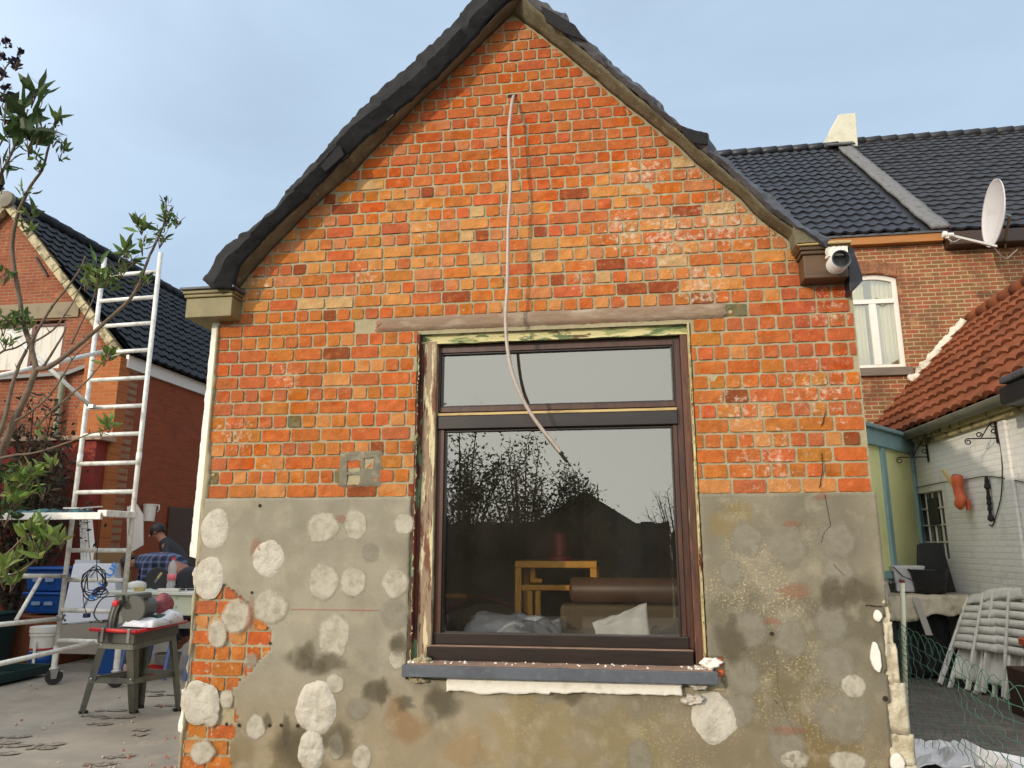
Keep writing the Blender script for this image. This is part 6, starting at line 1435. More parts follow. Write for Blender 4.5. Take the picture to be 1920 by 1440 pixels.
tq = PZ(30, 1268, 0); tr_ = thing('green_tray', 'dark green plastic tray on the ground at the left edge', 'tray', (tq.x-.1, 3.2, 0))
grn = mat('dark_green_plastic', srgb(12, 44, 42), .5)
b = MB(); b.box(-.5, .45, -.30, .45, .03, .045); b.box(-.5, .45, -.30, -.28, .045, .13); b.box(-.5, .45, .43, .45, .045, .13); b.box(-.5, -.48, -.279, .429, .045, .13); b.box(.43, .45, -.279, .429, .045, .13); b.build('tray_body', grn, tr_, bevel=.008)
b = MB(); b.box(-.1, .1, -.1, .08, .05, .09); b.build('white_cloth', M['white_paint'], tr_, bevel=.02)
for x in (-.35, .0, .3):
    b = MB(); b.lathe([(.05, -.02), (.055, 0), (.05, .02)], 12, (x, -.27, .055), (0, 1, 0)); b.build('wheel', M['black'], tr_)
q = P(8, 1180, 4.0); gb_ = thing('green_bin', 'dark green wheeled bin at the left edge behind the scaffold brace', 'bin', (q.x-.25, 4.0, 0))
b = MB(); b.add([(-.24, -.26, .05), (.24, -.26, .05), (.24, .26, .05), (-.24, .26, .05), (-.29, -.30, .95), (.29, -.30, .95), (.29, .34, .95), (-.29, .34, .95)], [(3, 2, 1, 0), (4, 5, 6, 7), (0, 1, 5, 4), (1, 2, 6, 5), (2, 3, 7, 6), (3, 0, 4, 7)]); b.build('body', grn, gb_, bevel=.02); gb_.scale = (.75, .8, .66)
b = MB(); b.box(-.31, .31, -.33, .36, .951, 1.0); b.build('lid', grn, gb_, bevel=.015)
q = PZ(212, 1238, 0); bc = thing('blue_crate', 'small blue plastic crate on the ground behind the tile saw', 'crate', (P(222, 1238, 3.9).x, 3.9, 0)); hb = P(222, 1196, 3.9).z
b = MB(); b.box(-.17, .17, -.12, .25, .0, .02); b.box(-.17, .17, -.12, -.105, .02, hb); b.box(-.17, .17, .235, .25, .02, hb); b.box(-.17, -.155, -.104, .234, .02, hb); b.box(.155, .17, -.104, .234, .02, hb); b.build('crate_body', bluebin, bc, bevel=.005)
for (u, v, lab, c, nm) in [(290, 1222, 'red plastic bag on the ground under the work table', srgb(150, 24, 24), 'red_bag'), (278, 1236, 'yellow tool case on the ground behind the tile saw legs', srgb(220, 160, 30), 'yellow_case'), (243, 1225, 'pale bag with red print leaning by the blue crate', srgb(190, 160, 140), 'pale_bag')]:
    q = P(u, v, 3.7); b = MB()
    b.grid(lambda s, t, u=u: (.17*math.cos(2*math.pi*s)*math.sin(math.pi*min(.999, max(.001, t)))*(1+.2*n3(s*3, t*3, u, 1)), .12*math.sin(2*math.pi*s)*math.sin(math.pi*min(.999, max(.001, t))), .07-.07*math.cos(math.pi*t)*(1+.3*n3(s*4, t*4, u, 1))), 16, 8)
    o = b.build(nm, mat(nm+'_plastic', c, .5, bump=[(12, .6, .02)]), smooth=True, flip='keep'); o.location = (q.x, 3.7, 0.0); tag(o, lab, 'bag' if 'bag' in nm else 'case')

# ================================================================ work table with boards, bottle and tools
zt = P(270, 1108, 3.6).z; wx0_, wx1_ = P(190, 1110, 3.6).x, P(400, 1110, 3.6).x
wt = thing('work_table', 'low work table stacked with green-stained white boards behind the tile saw', 'table', ((wx0_+wx1_)/2, 3.7, 0))
WT_ = Matrix.Translation(-Vector(wt.location))
b = MB(); b.T = WT_; b.box(wx0_+.15, wx1_, 3.45, 4.15, zt-.035, zt); b.build('top_board', mat('stained_white_board', srgb(206, 208, 196), .7, noise_=[(srgb(130, 180, 150), 5, .56, .66, .6)]), wt, bevel=.006)
b = MB(); b.T = WT_; b.box(wx0_+.25, wx1_, 3.5, 4.1, zt-.26, zt-.036); b.build('packaged_tiles', mat('green_print_pack', srgb(196, 200, 178), .7, noise_=[(srgb(90, 170, 120), 6, .54, .60, .8), (srgb(84, 92, 60), 4, .6, .66, .8)]), wt, bevel=.01)
b = MB(); b.T = WT_; b.box(wx0_+.3, wx1_, 3.52, 4.1, zt-.40, zt-.33); b.build('lower_board', mat('grey_lower_board', srgb(120, 118, 108), .8), wt)
for x in (wx0_+.45, wx0_+1.0, wx1_-.15):
    for y in (3.55, 4.05):
        b = MB(); b.T = WT_; b.bar((x-.08, y, 0), (x, y, zt-.40), .035, .035); b.build('leg', mat('blue_white_legs', srgb(90, 110, 160), .6) if 'blue_white_legs' not in bpy.data.materials else bpy.data.materials['blue_white_legs'], wt)
q = P(321, 1092, 3.62)
bt_ = thing('water_bottle', 'clear plastic water bottle with a red cap and pink label on the work table', 'bottle', (q.x, 3.62, zt+.002)); sc_b = (P(323, 1046, 3.62).z - zt)/.33
b = MB(); b.lathe([(r*1.15, h*sc_b) for r, h in [(.032, 0), (.042, .015), (.042, .07), (.038, .085), (.042, .10), (.042, .17), (.038, .18), (.042, .20), (.040, .235), (.030, .27), (.015, .30), (.015, .315)]], 20); 
gm = mat('clear_plastic', srgb(200, 205, 205), .15); gm.node_tree.nodes['Principled BSDF'].inputs['Alpha'].default_value = .5; b.build('body', gm, bt_, smooth=True)
b = MB(); b.lathe([(.0495, .105*sc_b), (.0495, .168*sc_b)], 20); b.build('label', mat('pink_label', srgb(214, 110, 120), .5), bt_, smooth=True, flip='keep')
b = MB(); b.lathe([(.020, .312*sc_b), (.020, .335*sc_b)], 14); b.build('cap', mat('red_cap', srgb(220, 20, 30), .4), bt_)
b = MB(); q = P(295, 1086, 3.8); b.lathe([(.001, -.01), (.12, -.012), (.13, 0), (.12, .012), (.001, .01)], 30, (0, 0, 0), (.35, -1, .1)); o = b.build('cutting_disc', M['black']); o.location = (q.x, 3.8, zt+.135); tag(o, 'dark round cutting disc standing on the work table beside the bottle', 'disc')
b = MB(); q = P(292, 1090, 3.5); a, c = P(303, 1074, 3.5)-q, P(290, 1092, 3.5)-q; b.bar(a, a.lerp(c, .55), .022, .022); o = thing('hand_tool', 'wood-handled tool standing on the work table in front of the disc', 'tool', q); b.build('handle', mat('pale_handle', srgb(196, 180, 120), .6), o, bevel=.005)
b = MB(); b.bar(a.lerp(c, .56), c, .014, .014); b.build('blade', M['steel'], o)
b = MB(); q = P(318, 1099, 3.5); b.box(-.13, .13, -.03, .03, 0, .035); o = b.build('sanding_board', M['white_paint'], bevel=.004); o.location = (q.x-.0, 3.5, zt+.002); tag(o, 'white rectangular float lying at the front edge of the work table', 'float')
random.seed(12); b = MB()
for k in range(7): 
    x, y = random.uniform(-.2, .2), random.uniform(-.12, .12); a_ = random.uniform(-.4, .4); b.bar((x, y, .012+.008*k), (x+.22*math.cos(a_), y+.22*math.sin(a_), .014+.009*k), .025, .016)
o = b.build('tool_heap', M['black'], bevel=.004); o.location = (P(345, 1092, 3.6).x, 3.65, zt+.002); tag(o, 'heap of black and grey hand tools at the right end of the work table', 'tools', kind='stuff')
b = MB(); q = P(252, 1096, 3.9); b.lathe([(.10, 0), (.11, .03), (.10, .07), (.05, .09), (.001, .095)], 20); o = b.build('white_tub', M['white_paint'], smooth=True); o.location = (q.x, 3.95, zt+.002); tag(o, 'rounded white tub on the left end of the work table behind the scaffold post', 'tub')

# ================================================================ tile saw on its stand
zs = .80
c0, c1, c2 = PZ(172, 1178, zs), PZ(256, 1182, zs), PZ(347, 1163, zs)
ex = (c1-c0); ex.z = 0; ey = (c2-c1); ey.z = 0; LX, LY = ex.length, min(ey.length, 1.15); ex.normalize(); ey.normalize()
saw = thing('tile_saw', 'grey electric tile saw with a red-edged table on a four-legged steel stand', 'saw', (c1.x, c1.y, 0))
def S(a, c, z_): return -ex*a + ey*c + Vector((0, 0, z_))       # a: back towards the left corner, c: along the long side
def sbox(b, a0, a1, c0_, c1_, z0, z1, mi=0):
    vs = [S(a, c, z_) for z_ in (z0, z1) for c in (c0_, c1_) for a in (a0, a1)]
    b.add(vs, [(0, 2, 3, 1), (4, 5, 7, 6), (0, 1, 5, 4), (2, 6, 7, 3), (0, 4, 6, 2), (1, 3, 7, 5)], mi)
sg = mat('grey_green_enamel', srgb(108, 108, 98), .5, .2, noise_=[(srgb(60, 62, 54), 8, .5, .7, .5), (srgb(120, 116, 100), 30, .66, .76, .5)]); sd = mat('dark_grey_casting', srgb(82, 82, 76), .5, .2, noise_=[(srgb(96, 92, 82), 18, .6, .74, .6)])
b = MB(); sbox(b, 0, LX, 0, LY, zs-.02, zs); sbox(b, .04, LX-.04, .04, LY-.04, zs-.12, zs-.021); b.build('saw_table', sd, saw, bevel=.01)
rd = mat('red_rail', srgb(190, 34, 36), .45)
b = MB(); b.tube([S(LX+.012, .0, zs-.01), S(-.01, -.012, zs-.01)], .016, 10); b.tube([S(-.012, -.01, zs-.01), S(-.012, LY, zs-.01)], .016, 10); b.build('red_rail', rd, saw, smooth=True)
for a, c in ((LX*.70, -.02), (LX*.12, -.02)):
    b = MB(); sbox(b, a-.015, a+.015, c-.02, c+.02, zs-.10, zs+.012); b.build('clip', M['steel'], saw, bevel=.004)
tops = [(.06, .06), (LX-.06, .06), (.06, LY-.06), (LX-.06, LY-.06)]; feet = [PZ(252, 1338, 0), PZ(148, 1338, 0), None, None]
cen = -ex*(LX/2) + ey*(LY/2)
legs = []
for i, (a, c) in enumerate(tops):
    tp = S(a, c, zs-.11)
    if feet[i] is not None: ft = feet[i]-Vector(saw.location)
    else:
        d = Vector((tp.x-cen.x, tp.y-cen.y, 0)).normalized(); ft = Vector((tp.x, tp.y, 0)) + d*.13
    legs.append((tp, ft))
    out = Vector((tp.x-cen.x, tp.y-cen.y, 0)).normalized(); s1, s2 = (-ex if a > LX/2 else ex), (ey if c > LY/2 else -ey)
    b = MB(); w0, w1, th = .085, .062, .004       # folded angle section: two tapered webs meeting at the outer corner
    for din in (-s1, -s2):
        q = [tp, tp+din*w0, ft+din*w1, ft]; nrm_ = (tp-ft).cross(din).normalized()*th
        b.add([p_ for p_ in q]+[p_+nrm_ for p_ in q], [(0, 1, 2, 3), (7, 6, 5, 4), (0, 4, 5, 1), (1, 5, 6, 2), (2, 6, 7, 3), (3, 7, 4, 0)])
    lg = b.build('leg', sg, saw)
    b = MB(); b.lathe([(.004, 0), (.05, .001), (.05, .02), (.004, .021)], 4, ft-(s1+s2)*.028); b.build('rubber_foot', M['black'], lg)
    for f in (.04, .50):
        p_ = tp.lerp(ft, f)-s1*.03+s2*.006; b = MB(); b.lathe([(.012, 0), (.012, .01), (.004, .014)], 8, p_, s2); b.build('bolt', M['steel'], lg)
for i, j, z_ in ((0, 1, .02), (0, 2, .02), (2, 3, .02), (1, 3, .02)):
    p_, q = legs[i][0].lerp(legs[i][1], z_), legs[j][0].lerp(legs[j][1], z_); b = MB(); b.bar(p_, q, .012, .085); b.build('top_rail', sg, saw)
for i, j in ((0, 1), (0, 2), (2, 3), (1, 3)):
    p_, q = legs[i][0].lerp(legs[i][1], .52), legs[j][0].lerp(legs[j][1], .52); b = MB(); b.bar(p_, q, .014, .045); b.build('cross_brace', sg, saw)
# saw head: guard arm with slot, motor drum, cover plate, knob
ey_ = ey
b = MB(); pv = S(LX*.62, .10, zs)
arc = [Vector((0, 0, 0)) + ex*(-.10+.13*(1-math.cos(a))) + Vector((0, 0, .27*math.sin(a))) for a in [math.pi/2*k/8 for k in range(9)]]
arc2 = [ex*(-.02+.07*(1-math.cos(a))) + Vector((0, 0, .20*math.sin(a))) for a in [math.pi/2*k/8 for k in range(9)]]
poly = arc + arc2[::-1]; n = len(poly); vs = [pv+p_ for p_ in poly]+[pv+p_+ey_*.05 for p_ in poly]
b.add(vs, [tuple(range(n)), tuple(range(2*n-1, n-1, -1))]+[(i, n+i, n+(i+1) % n, (i+1) % n) for i in range(n)]); b.build('guard_arm', sd, saw)
b = MB(); b.tube([pv+p_.lerp(q_, .5)-ey_*.004 for p_, q_ in zip(arc, arc2)], .010, 6); b.build('scale_slot', M['steel'], saw)
b = MB(); mpos = S(LX*.40, .20, zs+.15); b.lathe([(.02, -.03), (.088, -.02), (.095, .0), (.095, .22), (.085, .24), (.02, .25)], 28, mpos, ey_); b.build('motor', sd, saw, auto=40)
b = MB(); b.lathe([(.02, -.045), (.108, -.045), (.112, -.035), (.112, -.028), (.02, -.028)], 32, mpos+ex*.02, ey_); b.build('motor_cover', sd, saw, auto=30)
b = MB(); b.bar(S(LX*.55, .14, zs+.24), S(LX*.24, .34, zs+.26), .09, .05); b.bar(S(LX*.55, .16, zs+.22), S(LX*.32, .28, zs+.235), .12, .03); b.build('top_beam', sd, saw, bevel=.012)
b = MB(); b.bar(S(LX*.60, .30, zs+.14), S(LX*.30, .36, zs+.14), .10, .13); b.build('gearbox', M['steel'], saw, bevel=.02)
b = MB(); b.lathe([(.008, -.02), (.024, -.018), (.030, 0), (.024, .018), (.008, .02)], 10, S(LX*.60, .05, zs+.205), ey_); b.build('red_knob', rd, saw)
b = MB(); b.tube(smooth([S(LX*.66, .08, zs+.26), S(LX*.9, .04, zs+.24), S(LX*1.02, .02, zs+.12), S(LX*.88, .03, zs+.05), S(LX*.70, .03, zs+.06)], 6), .006, 6); b.build('power_lead', M['black'], saw, smooth=True)
b = MB(); sbox(b, LX*.25, LX*.62, .22, .44, zs+.001, zs+.055); b.build('sliding_stone_block', mat('pale_block', srgb(160, 152, 132), .7), saw, bevel=.01)
b = MB(); sbox(b, LX*.02, LX*.22, .34, .5, zs+.001, zs+.085); b.build('green_switch_box', mat('dark_green_box', srgb(26, 60, 44), .5), saw, bevel=.01)
# paper sack and pink bag on the saw
p_ = S(LX*.18, .40, zs+.004)+Vector(saw.location); b = MB()
b.grid(lambda s, t: tuple(ex*(.18-.36*s) + ey*(-.28+.56*t) + Vector((0, 0, (.006 if s in (0, 1) or t in (0, 1) else .04+.04*n3(s*3, t*3, 3, 1)+.05*t)))), 12, 14)
o = b.build('paper_sack', mat('white_paper_sack', srgb(206, 206, 212), .7, noise_=[(srgb(120, 130, 170), 9, .62, .68, .6), (srgb(200, 110, 110), 7, .66, .70, .7)], bump=[(14, .6, .02)]), smooth=True, solid=.004, flip='keep'); o.location = p_; tag(o, 'white printed paper sack lying on the tile saw table', 'sack')
p_ = P(310, 1120, 3.3); b = MB(); rr_ = .085
b.grid(lambda s, t: (rr_*math.cos(2*math.pi*s)*math.sin(math.pi*max(.01, min(.99, t)))*(1+.25*n3(math.cos(6.28*s), math.sin(6.28*s), t*2, 2)), rr_*math.sin(2*math.pi*s)*math.sin(math.pi*max(.01, min(.99, t))), .13-.13*math.cos(math.pi*t)), 22, 14)
o = b.build('pink_bag', mat('pink_plastic_bag', srgb(128, 58, 66), .4, noise_=[(srgb(190, 130, 140), 8, .55, .7, .6)], bump=[(9, .9, .04)]), smooth=True, flip='keep'); p2 = S(LX*.30, .62, zs)+Vector(saw.location); o.location = p2; tag(o, 'pink plastic bag bulging behind the saw motor', 'bag')

# ================================================================ two workers
def skin_fig(name, verts, edges, m, parent, sub=2, root=0):
    me = bpy.data.meshes.new(name); me.from_pydata([v[0] for v in verts], edges, []); me.materials.append(m)
    o = bpy.data.objects.new(name, me); COL.objects.link(o); o.parent = parent
    md = o.modifiers.new('skin', 'SKIN'); md.use_smooth_shade = True
    if not me.skin_vertices: me.skin_vertices.new() if hasattr(me.skin_vertices, 'new') else None
    for i, v in enumerate(verts):
        sv = me.skin_vertices[0].data[i]; r = v[1]; sv.radius = (r, r) if not isinstance(r, tuple) else r; sv.use_root = (i == root)
    ms = o.modifiers.new('sub', 'SUBSURF'); ms.levels = sub; ms.render_levels = sub
    return o
def ensure_skin(o):
    pass
skin_ = mat('skin', srgb(140, 90, 68), .55); hair_ = mat('dark_hair', srgb(28, 22, 20), .6, bump=[(60, .6, .005)])
def worker(loc_, rz_, J, jacket, trousers, label, name='person'):
    """J: joint positions in the figure's own frame (x = facing direction)"""
    t = thing(name, label, 'person', loc_, rz_)
    V = [(J['pelvis'], .13), (J['waist'], .125), (J['chest'], .15), (J['neck0'], .075), (J['neck1'], .055), (J['head'], .085), (J['crown'], .075)]
    E_ = [(0, 1), (1, 2), (2, 3), (3, 4), (4, 5), (5, 6)]
    for sd_ in ('l', 'r'):
        k = len(V); V += [(J['sh'+sd_], .062), (J['el'+sd_], .045), (J['wr'+sd_], .030), (J['pa'+sd_], .034)]; E_ += [(2, k), (k, k+1), (k+1, k+2), (k+2, k+3)]
        for f in range(5):
            h_ = Vector(J['pa'+sd_]); d = (h_-Vector(J['wr'+sd_])).normalized(); sp_ = d.cross(Vector((0, 0, 1))).normalized()
            V += [(tuple(h_ + d*.045 + sp_*(f-2)*.018 - Vector((0, 0, .012 if f else .03))), .009)]; E_ += [(k+3, len(V)-1)]
        k2 = len(V); V += [(J['hi'+sd_], .10), (J['kn'+sd_], .065), (J['an'+sd_], .045), (J['to'+sd_], .04)]; E_ += [(0, k2), (k2, k2+1), (k2+1, k2+2), (k2+2, k2+3)]
    body = skin_fig('body', V, E_, skin_, t)
    # jacket and trousers follow the same joints, a little larger
    V = [(J['pelvis'], .145), (J['waist'], .15), (J['chest'], .175), (J['neck0'], .095), (tuple(Vector(J['neck0']).lerp(Vector(J['neck1']), .8)), .075)]; E_ = [(0, 1), (1, 2), (2, 3), (3, 4)]
    for sd_ in ('l', 'r'):
        k = len(V); V += [(J['sh'+sd_], .08), (J['el'+sd_], .060), (tuple(Vector(J['el'+sd_]).lerp(Vector(J['wr'+sd_]), .9)), .045)]; E_ += [(2, k), (k, k+1), (k+1, k+2)]
    skin_fig('jacket', V, E_, jacket, t)
    V = [(J['pelvis'], .15)]; E_ = []
    for sd_ in ('l', 'r'):
        k = len(V); V += [(J['hi'+sd_], .115), (J['kn'+sd_], .08), (tuple(Vector(J['kn'+sd_]).lerp(Vector(J['an'+sd_]), .95)), .065)]; E_ += [(0, k), (k, k+1), (k+1, k+2)]
    skin_fig('trousers', V, E_, trousers, t)
    hd_, cr, fc = Vector(J['head']), Vector(J['crown']), Vector(J['face']).normalized()
    up = (cr-hd_).normalized(); sx = up.cross(fc).normalized()
    b = MB(); c_ = hd_+up*.035-fc*.012
    def hf(s, t_):
        a = 2*math.pi*s; e_ = math.pi*t_*.62; d = up*math.cos(e_) + (fc*math.cos(a)+sx*math.sin(a))*math.sin(e_)
        r = .104 if d.dot(fc) < .35 else .094
        return c_ + d*r*(1+.06*n3(d.x*4, d.y*4, d.z*4, 2))
    b.grid(hf, 24, 12); b.build('hair', hair_, t, smooth=True, flip='keep')
    b = MB(); fcn = hd_+fc*.088; b.lathe([(.016, -.022), (.018, 0), (.008, .022)], 8, fcn-up*.005+fc*.008, up); b.build('nose', skin_, t, smooth=True)
    for s_ in (-1, 1):
        b = MB(); b.lathe([(.004, -.006), (.012, 0), (.004, .006)], 8, hd_+fc*.080+sx*s_*.034+up*.022, fc); b.build('eye', M['black'], t)
        b = MB(); b.lathe([(.004, -.008), (.022, 0), (.004, .008)], 10, hd_+sx*s_*.094+up*.0-fc*.01, sx); b.build('ear', skin_, t, smooth=True)
    b = MB(); b.bar(hd_+fc*.086-up*.048-sx*.022, hd_+fc*.086-up*.048+sx*.022, .008, .006); b.build('mouth', mat('lips', srgb(120, 60, 56), .6) if 'lips' not in bpy.data.materials else bpy.data.materials['lips'], t)
    return t
def V3(u, v, Y, o_): p_ = P(u, v, Y)-o_; return (p_.x, p_.y, p_.z)
# man in black: crouching, leaning towards the left, looking down at the work
o_ = Vector((P(330, 1060, 4.9).x, 4.9, 0)); f = lambda u, v, dy=0.0: V3(u, v, 4.9+dy, o_)
J = dict(pelvis=f(352, 1125), waist=f(346, 1085), chest=f(326, 1040), neck0=f(310, 1018), neck1=f(303, 1010), head=f(294, 1000), crown=f(292, 988), face=(-.9, -.25, -.35),
         shl=f(314, 1038, -.19), ell=f(298, 1066, -.26), wrl=f(282, 1050, -.30), pal=f(276, 1046, -.30), shr=f(322, 1032, .19), elr=f(300, 1058, .22), wrr=f(286, 1046, .10), par=f(280, 1044, .06),
         hil=f(350, 1140, -.12), knl=f(318, 1160, -.2), anl=f(340, 1212, -.2), tol=f(322, 1216, -.2), hir=f(354, 1140, .12), knr=f(326, 1160, .2), anr=f(346, 1205, .2), tor=f(328, 1208, .2))
worker(o_, 0, J, mat('black_jacket', srgb(22, 22, 26), .8), mat('dark_trousers', srgb(40, 40, 46), .85), 'man in a black jacket leaning forward to the left, head bowed, beside the dark wall')
# man in plaid shirt: bent double, back level, head low on the left
def plaid(nt, L, vec, cur, bs):
    sp_ = nt.nodes.new('ShaderNodeSeparateXYZ'); L.new(vec, sp_.inputs[0]); res = []
    for ax_n in ('X', 'Z'):
        w = nt.nodes.new('ShaderNodeMath'); w.operation = 'SINE'; mu = nt.nodes.new('ShaderNodeMath'); mu.operation = 'MULTIPLY'; mu.inputs[1].default_value = 75
        L.new(sp_.outputs[ax_n], mu.inputs[0]); L.new(mu.outputs[0], w.inputs[0]); g_ = nt.nodes.new('ShaderNodeMath'); g_.operation = 'GREATER_THAN'; g_.inputs[1].default_value = .45; L.new(w.outputs[0], g_.inputs[0]); res.append(g_)
    ad = nt.nodes.new('ShaderNodeMath'); ad.operation = 'ADD'; L.new(res[0].outputs[0], ad.inputs[0]); L.new(res[1].outputs[0], ad.inputs[1])
    mu = nt.nodes.new('ShaderNodeMath'); mu.operation = 'MULTIPLY'; mu.inputs[1].default_value = .5; L.new(ad.outputs[0], mu.inputs[0])
    mx = nt.nodes.new('ShaderNodeMix'); mx.data_type = 'RGBA'; mx.inputs['A'].default_value = (*srgb(24, 30, 56), 1); mx.inputs['B'].default_value = (*srgb(96, 108, 140), 1); L.new(mu.outputs[0], mx.inputs['Factor']); return mx.outputs['Result']
o_ = Vector((P(320, 1080, 4.3).x, 4.3, 0)); f = lambda u, v, dy=0.0: V3(u, v, 4.3+dy, o_)
J = dict(pelvis=f(348, 1068), waist=f(322, 1056), chest=f(285, 1052), neck0=f(262, 1054), neck1=f(254, 1056), head=f(243, 1060), crown=f(234, 1052), face=(-.35, -.25, -.9),
         shl=f(276, 1062, -.19), ell=f(272, 1100, -.22), wrl=f(262, 1128, -.2), pal=f(258, 1134, -.2), shr=f(276, 1050, .19), elr=f(264, 1088, .22), wrr=f(256, 1116, .15), par=f(252, 1122, .12),
         hil=f(350, 1082, -.12), knl=f(340, 1140, -.14), anl=f(350, 1200, -.14), tol=f(334, 1206, -.14), hir=f(352, 1080, .12), knr=f(346, 1136, .14), anr=f(356, 1195, .14), tor=f(342, 1200, .14))
worker(o_, 0, J, mat('plaid_shirt', srgb(30, 36, 60), .85, extra=plaid), bpy.data.materials['dark_trousers'], 'man in a dark blue plaid shirt bent double over the work table, head low')

q = P(345, 1118, 3.45)
t = thing('grey_bucket', 'grey mortar bucket in the shade under the right end of the work table', 'bucket', (P(318, 1200, 3.9).x, 3.9, 0))
b = MB(); b.lathe([(.11, 0), (.14, .22), (.15, .22), (.15, .24), (.13, .24), (.105, .02)], 22); b.build('body', mat('grey_bucket_plastic', srgb(120, 118, 112), .6), t, auto=40)
b = MB(); b.tube(smooth([Vector((-.145, 0, .22)), Vector((-.10, -.10, .14)), Vector((.06, -.13, .12)), Vector((.145, 0, .22))], 5), .005, 6); b.build('handle', M['steel'], t, smooth=True)
b = MB(); b.lathe([(.045, -.02), (.06, -.02), (.06, .02), (.045, .02)], 20, (0, 0, 0), (0, 0, 1)); o = b.build('tape_roll', mat('tape_yellow', srgb(190, 170, 110), .5)); o.location = (P(262, 1104, 3.55).x, 3.55, zt+.022); tag(o, 'small roll of tape lying on the work table left of the disc', 'tape')
b = MB(); b.grid(lambda s, t_: (-.20+.40*s, -.14+.28*t_, .004+.03*abs(n3(s*4, t_*3, 5, 1))), 12, 8); o = b.build('crumpled_film', mat('clear_film', srgb(190, 196, 200), .3, bump=[(12, .6, .02)]), solid=.003, flip='keep', smooth=True); o.location = (P(352, 1150, 3.3).x, 3.35, .42); o.rotation_euler = (0, 0, .3)
bpy.data.objects.remove(o)
# ================================================================ budding lilac in front, on the left
lil = thing('lilac_tree', 'budding lilac with bare grey branches and fresh green leaves at the left edge', 'tree', (P(-10, 900, -.6).x, -.6, 0))
LI = -Vector(lil.location)
def LY(y): return y*.6+.45
def LB(pts_): return [P(u, v, LY(y)) for u, v, y in pts_]
BR = [
 ([(-30, 1010, -.4), (-14, 900, -.45), (8, 835, -.5), (32, 778, -.5), (52, 735, -.5), (68, 692, -.5)], .030, .020),
 ([(68, 692, -.5), (58, 650, -.5), (45, 608, -.52), (35, 550, -.55), (25, 491, -.6), (24, 447, -.65), (33, 404, -.7), (47, 370, -.75), (60, 345, -.8), (79, 318, -.85), (90, 280, -.9), (99, 248, -.9), (106, 214, -.95)], .020, .005),
 ([(68, 692, -.5), (92, 688, -.5), (131, 660, -.45), (165, 632, -.4), (195, 606, -.35), (239, 566, -.3), (260, 533, -.25), (277, 488, -.2), (297, 445, -.2), (308, 418, -.2), (312, 384, -.2)], .019, .005),
 ([(52, 655, -.5), (67, 626, -.5), (82, 600, -.48), (100, 572, -.45), (130, 534, -.42), (150, 505, -.42), (160, 480, -.42)], .012, .004),
 ([(134, 645, -.45), (155, 600, -.42), (172, 568, -.4), (178, 548, -.4)], .007, .003),
 ([(66, 640, -.5), (100, 618, -.5), (125, 585, -.5), (140, 560, -.5), (152, 538, -.5)], .007, .003),
 ([(80, 690, -.5), (105, 650, -.52), (118, 628, -.52), (124, 612, -.52)], .009, .004),
 ([(28, 790, -.6), (60, 770, -.6), (92, 742, -.6), (118, 704, -.6), (140, 668, -.6), (170, 640, -.6)], .008, .003),
 ([(70, 800, -.5), (92, 775, -.5), (131, 742, -.5), (165, 712, -.5), (181, 693, -.5), (202, 668, -.5)], .008, .003),
 ([(-30, 866, -.7), (24, 854, -.7), (60, 850, -.7), (94, 841, -.7), (142, 824, -.7), (172, 812, -.7), (198, 806, -.7)], .008, .003),
 ([(-20, 870, -.7), (10, 780, -.6), (20, 733, -.55), (36, 685, -.52), (50, 655, -.5)], .016, .010),
 ([(-40, 1064, -1.0), (10, 1040, -1.0), (40, 1012, -1.0), (70, 990, -1.0), (95, 970, -1.0)], .008, .003),
 ([(-40, 1090, -1.0), (20, 1078, -1.0), (60, 1056, -1.0), (90, 1022, -1.0), (115, 1000, -1.0)], .008, .003),
 ([(-30, 700, -.6), (0, 662, -.6), (30, 652, -.58), (50, 640, -.55)], .008, .005),
 ([(-30, 380, -1.2), (0, 330, -1.25), (20, 290, -1.3), (40, 245, -1.3), (52, 205, -1.3)], .012, .004),
 ([(-30, 330, -1.2), (-5, 280, -1.25), (10, 255, -1.3), (30, 238, -1.3)], .008, .003),
 ([(-30, 190, -1.2), (0, 150, -1.2), (12, 125, -1.2), (28, 108, -1.2)], .007, .003),
 ([(-40, 960, -.8), (0, 930, -.8), (30, 905, -.8), (50, 880, -.8)], .008, .003),
 ([(-30, 620, -.7), (-5, 610, -.7), (14, 596, -.7)], .006, .003), ([(-30, 540, -.7), (0, 520, -.7), (12, 510, -.7)], .005, .003),
]
random.seed(40)
b = MB(); b.T = Matrix.Translation(LI)
tw = []
for pts_, r0, r1 in BR:
    pp_ = smooth(LB(pts_), 5); N = len(pp_); b.tube([q + Vector((.004*n3(i*.9, r0*99, 0, 1), 0, .004*n3(i*.9, 4, 0, 1))) for i, q in enumerate(pp_)], [r0+(r1-r0)*i/(N-1) + .0012*abs(math.sin(i*1.3)) for i in range(N)], 9); tw.append(pp_)
    for i in range(4, N-2, 5):
        if r0 < .02 or random.random() < .6:
            d = Vector((random.uniform(-1, 1), random.uniform(-1, 1), random.uniform(.2, 1))).normalized(); b.tube([pp_[i], pp_[i]+d*.03, pp_[i]+d*.05], [.004, .003, .0015], 5)
bt2 = b
G1, G2, G3, DK = (.15, .21, .045), (.085, .13, .035), (.22, .27, .07), (.024, .018, .026)
b = MB(); b.T = Matrix.Translation(LI)
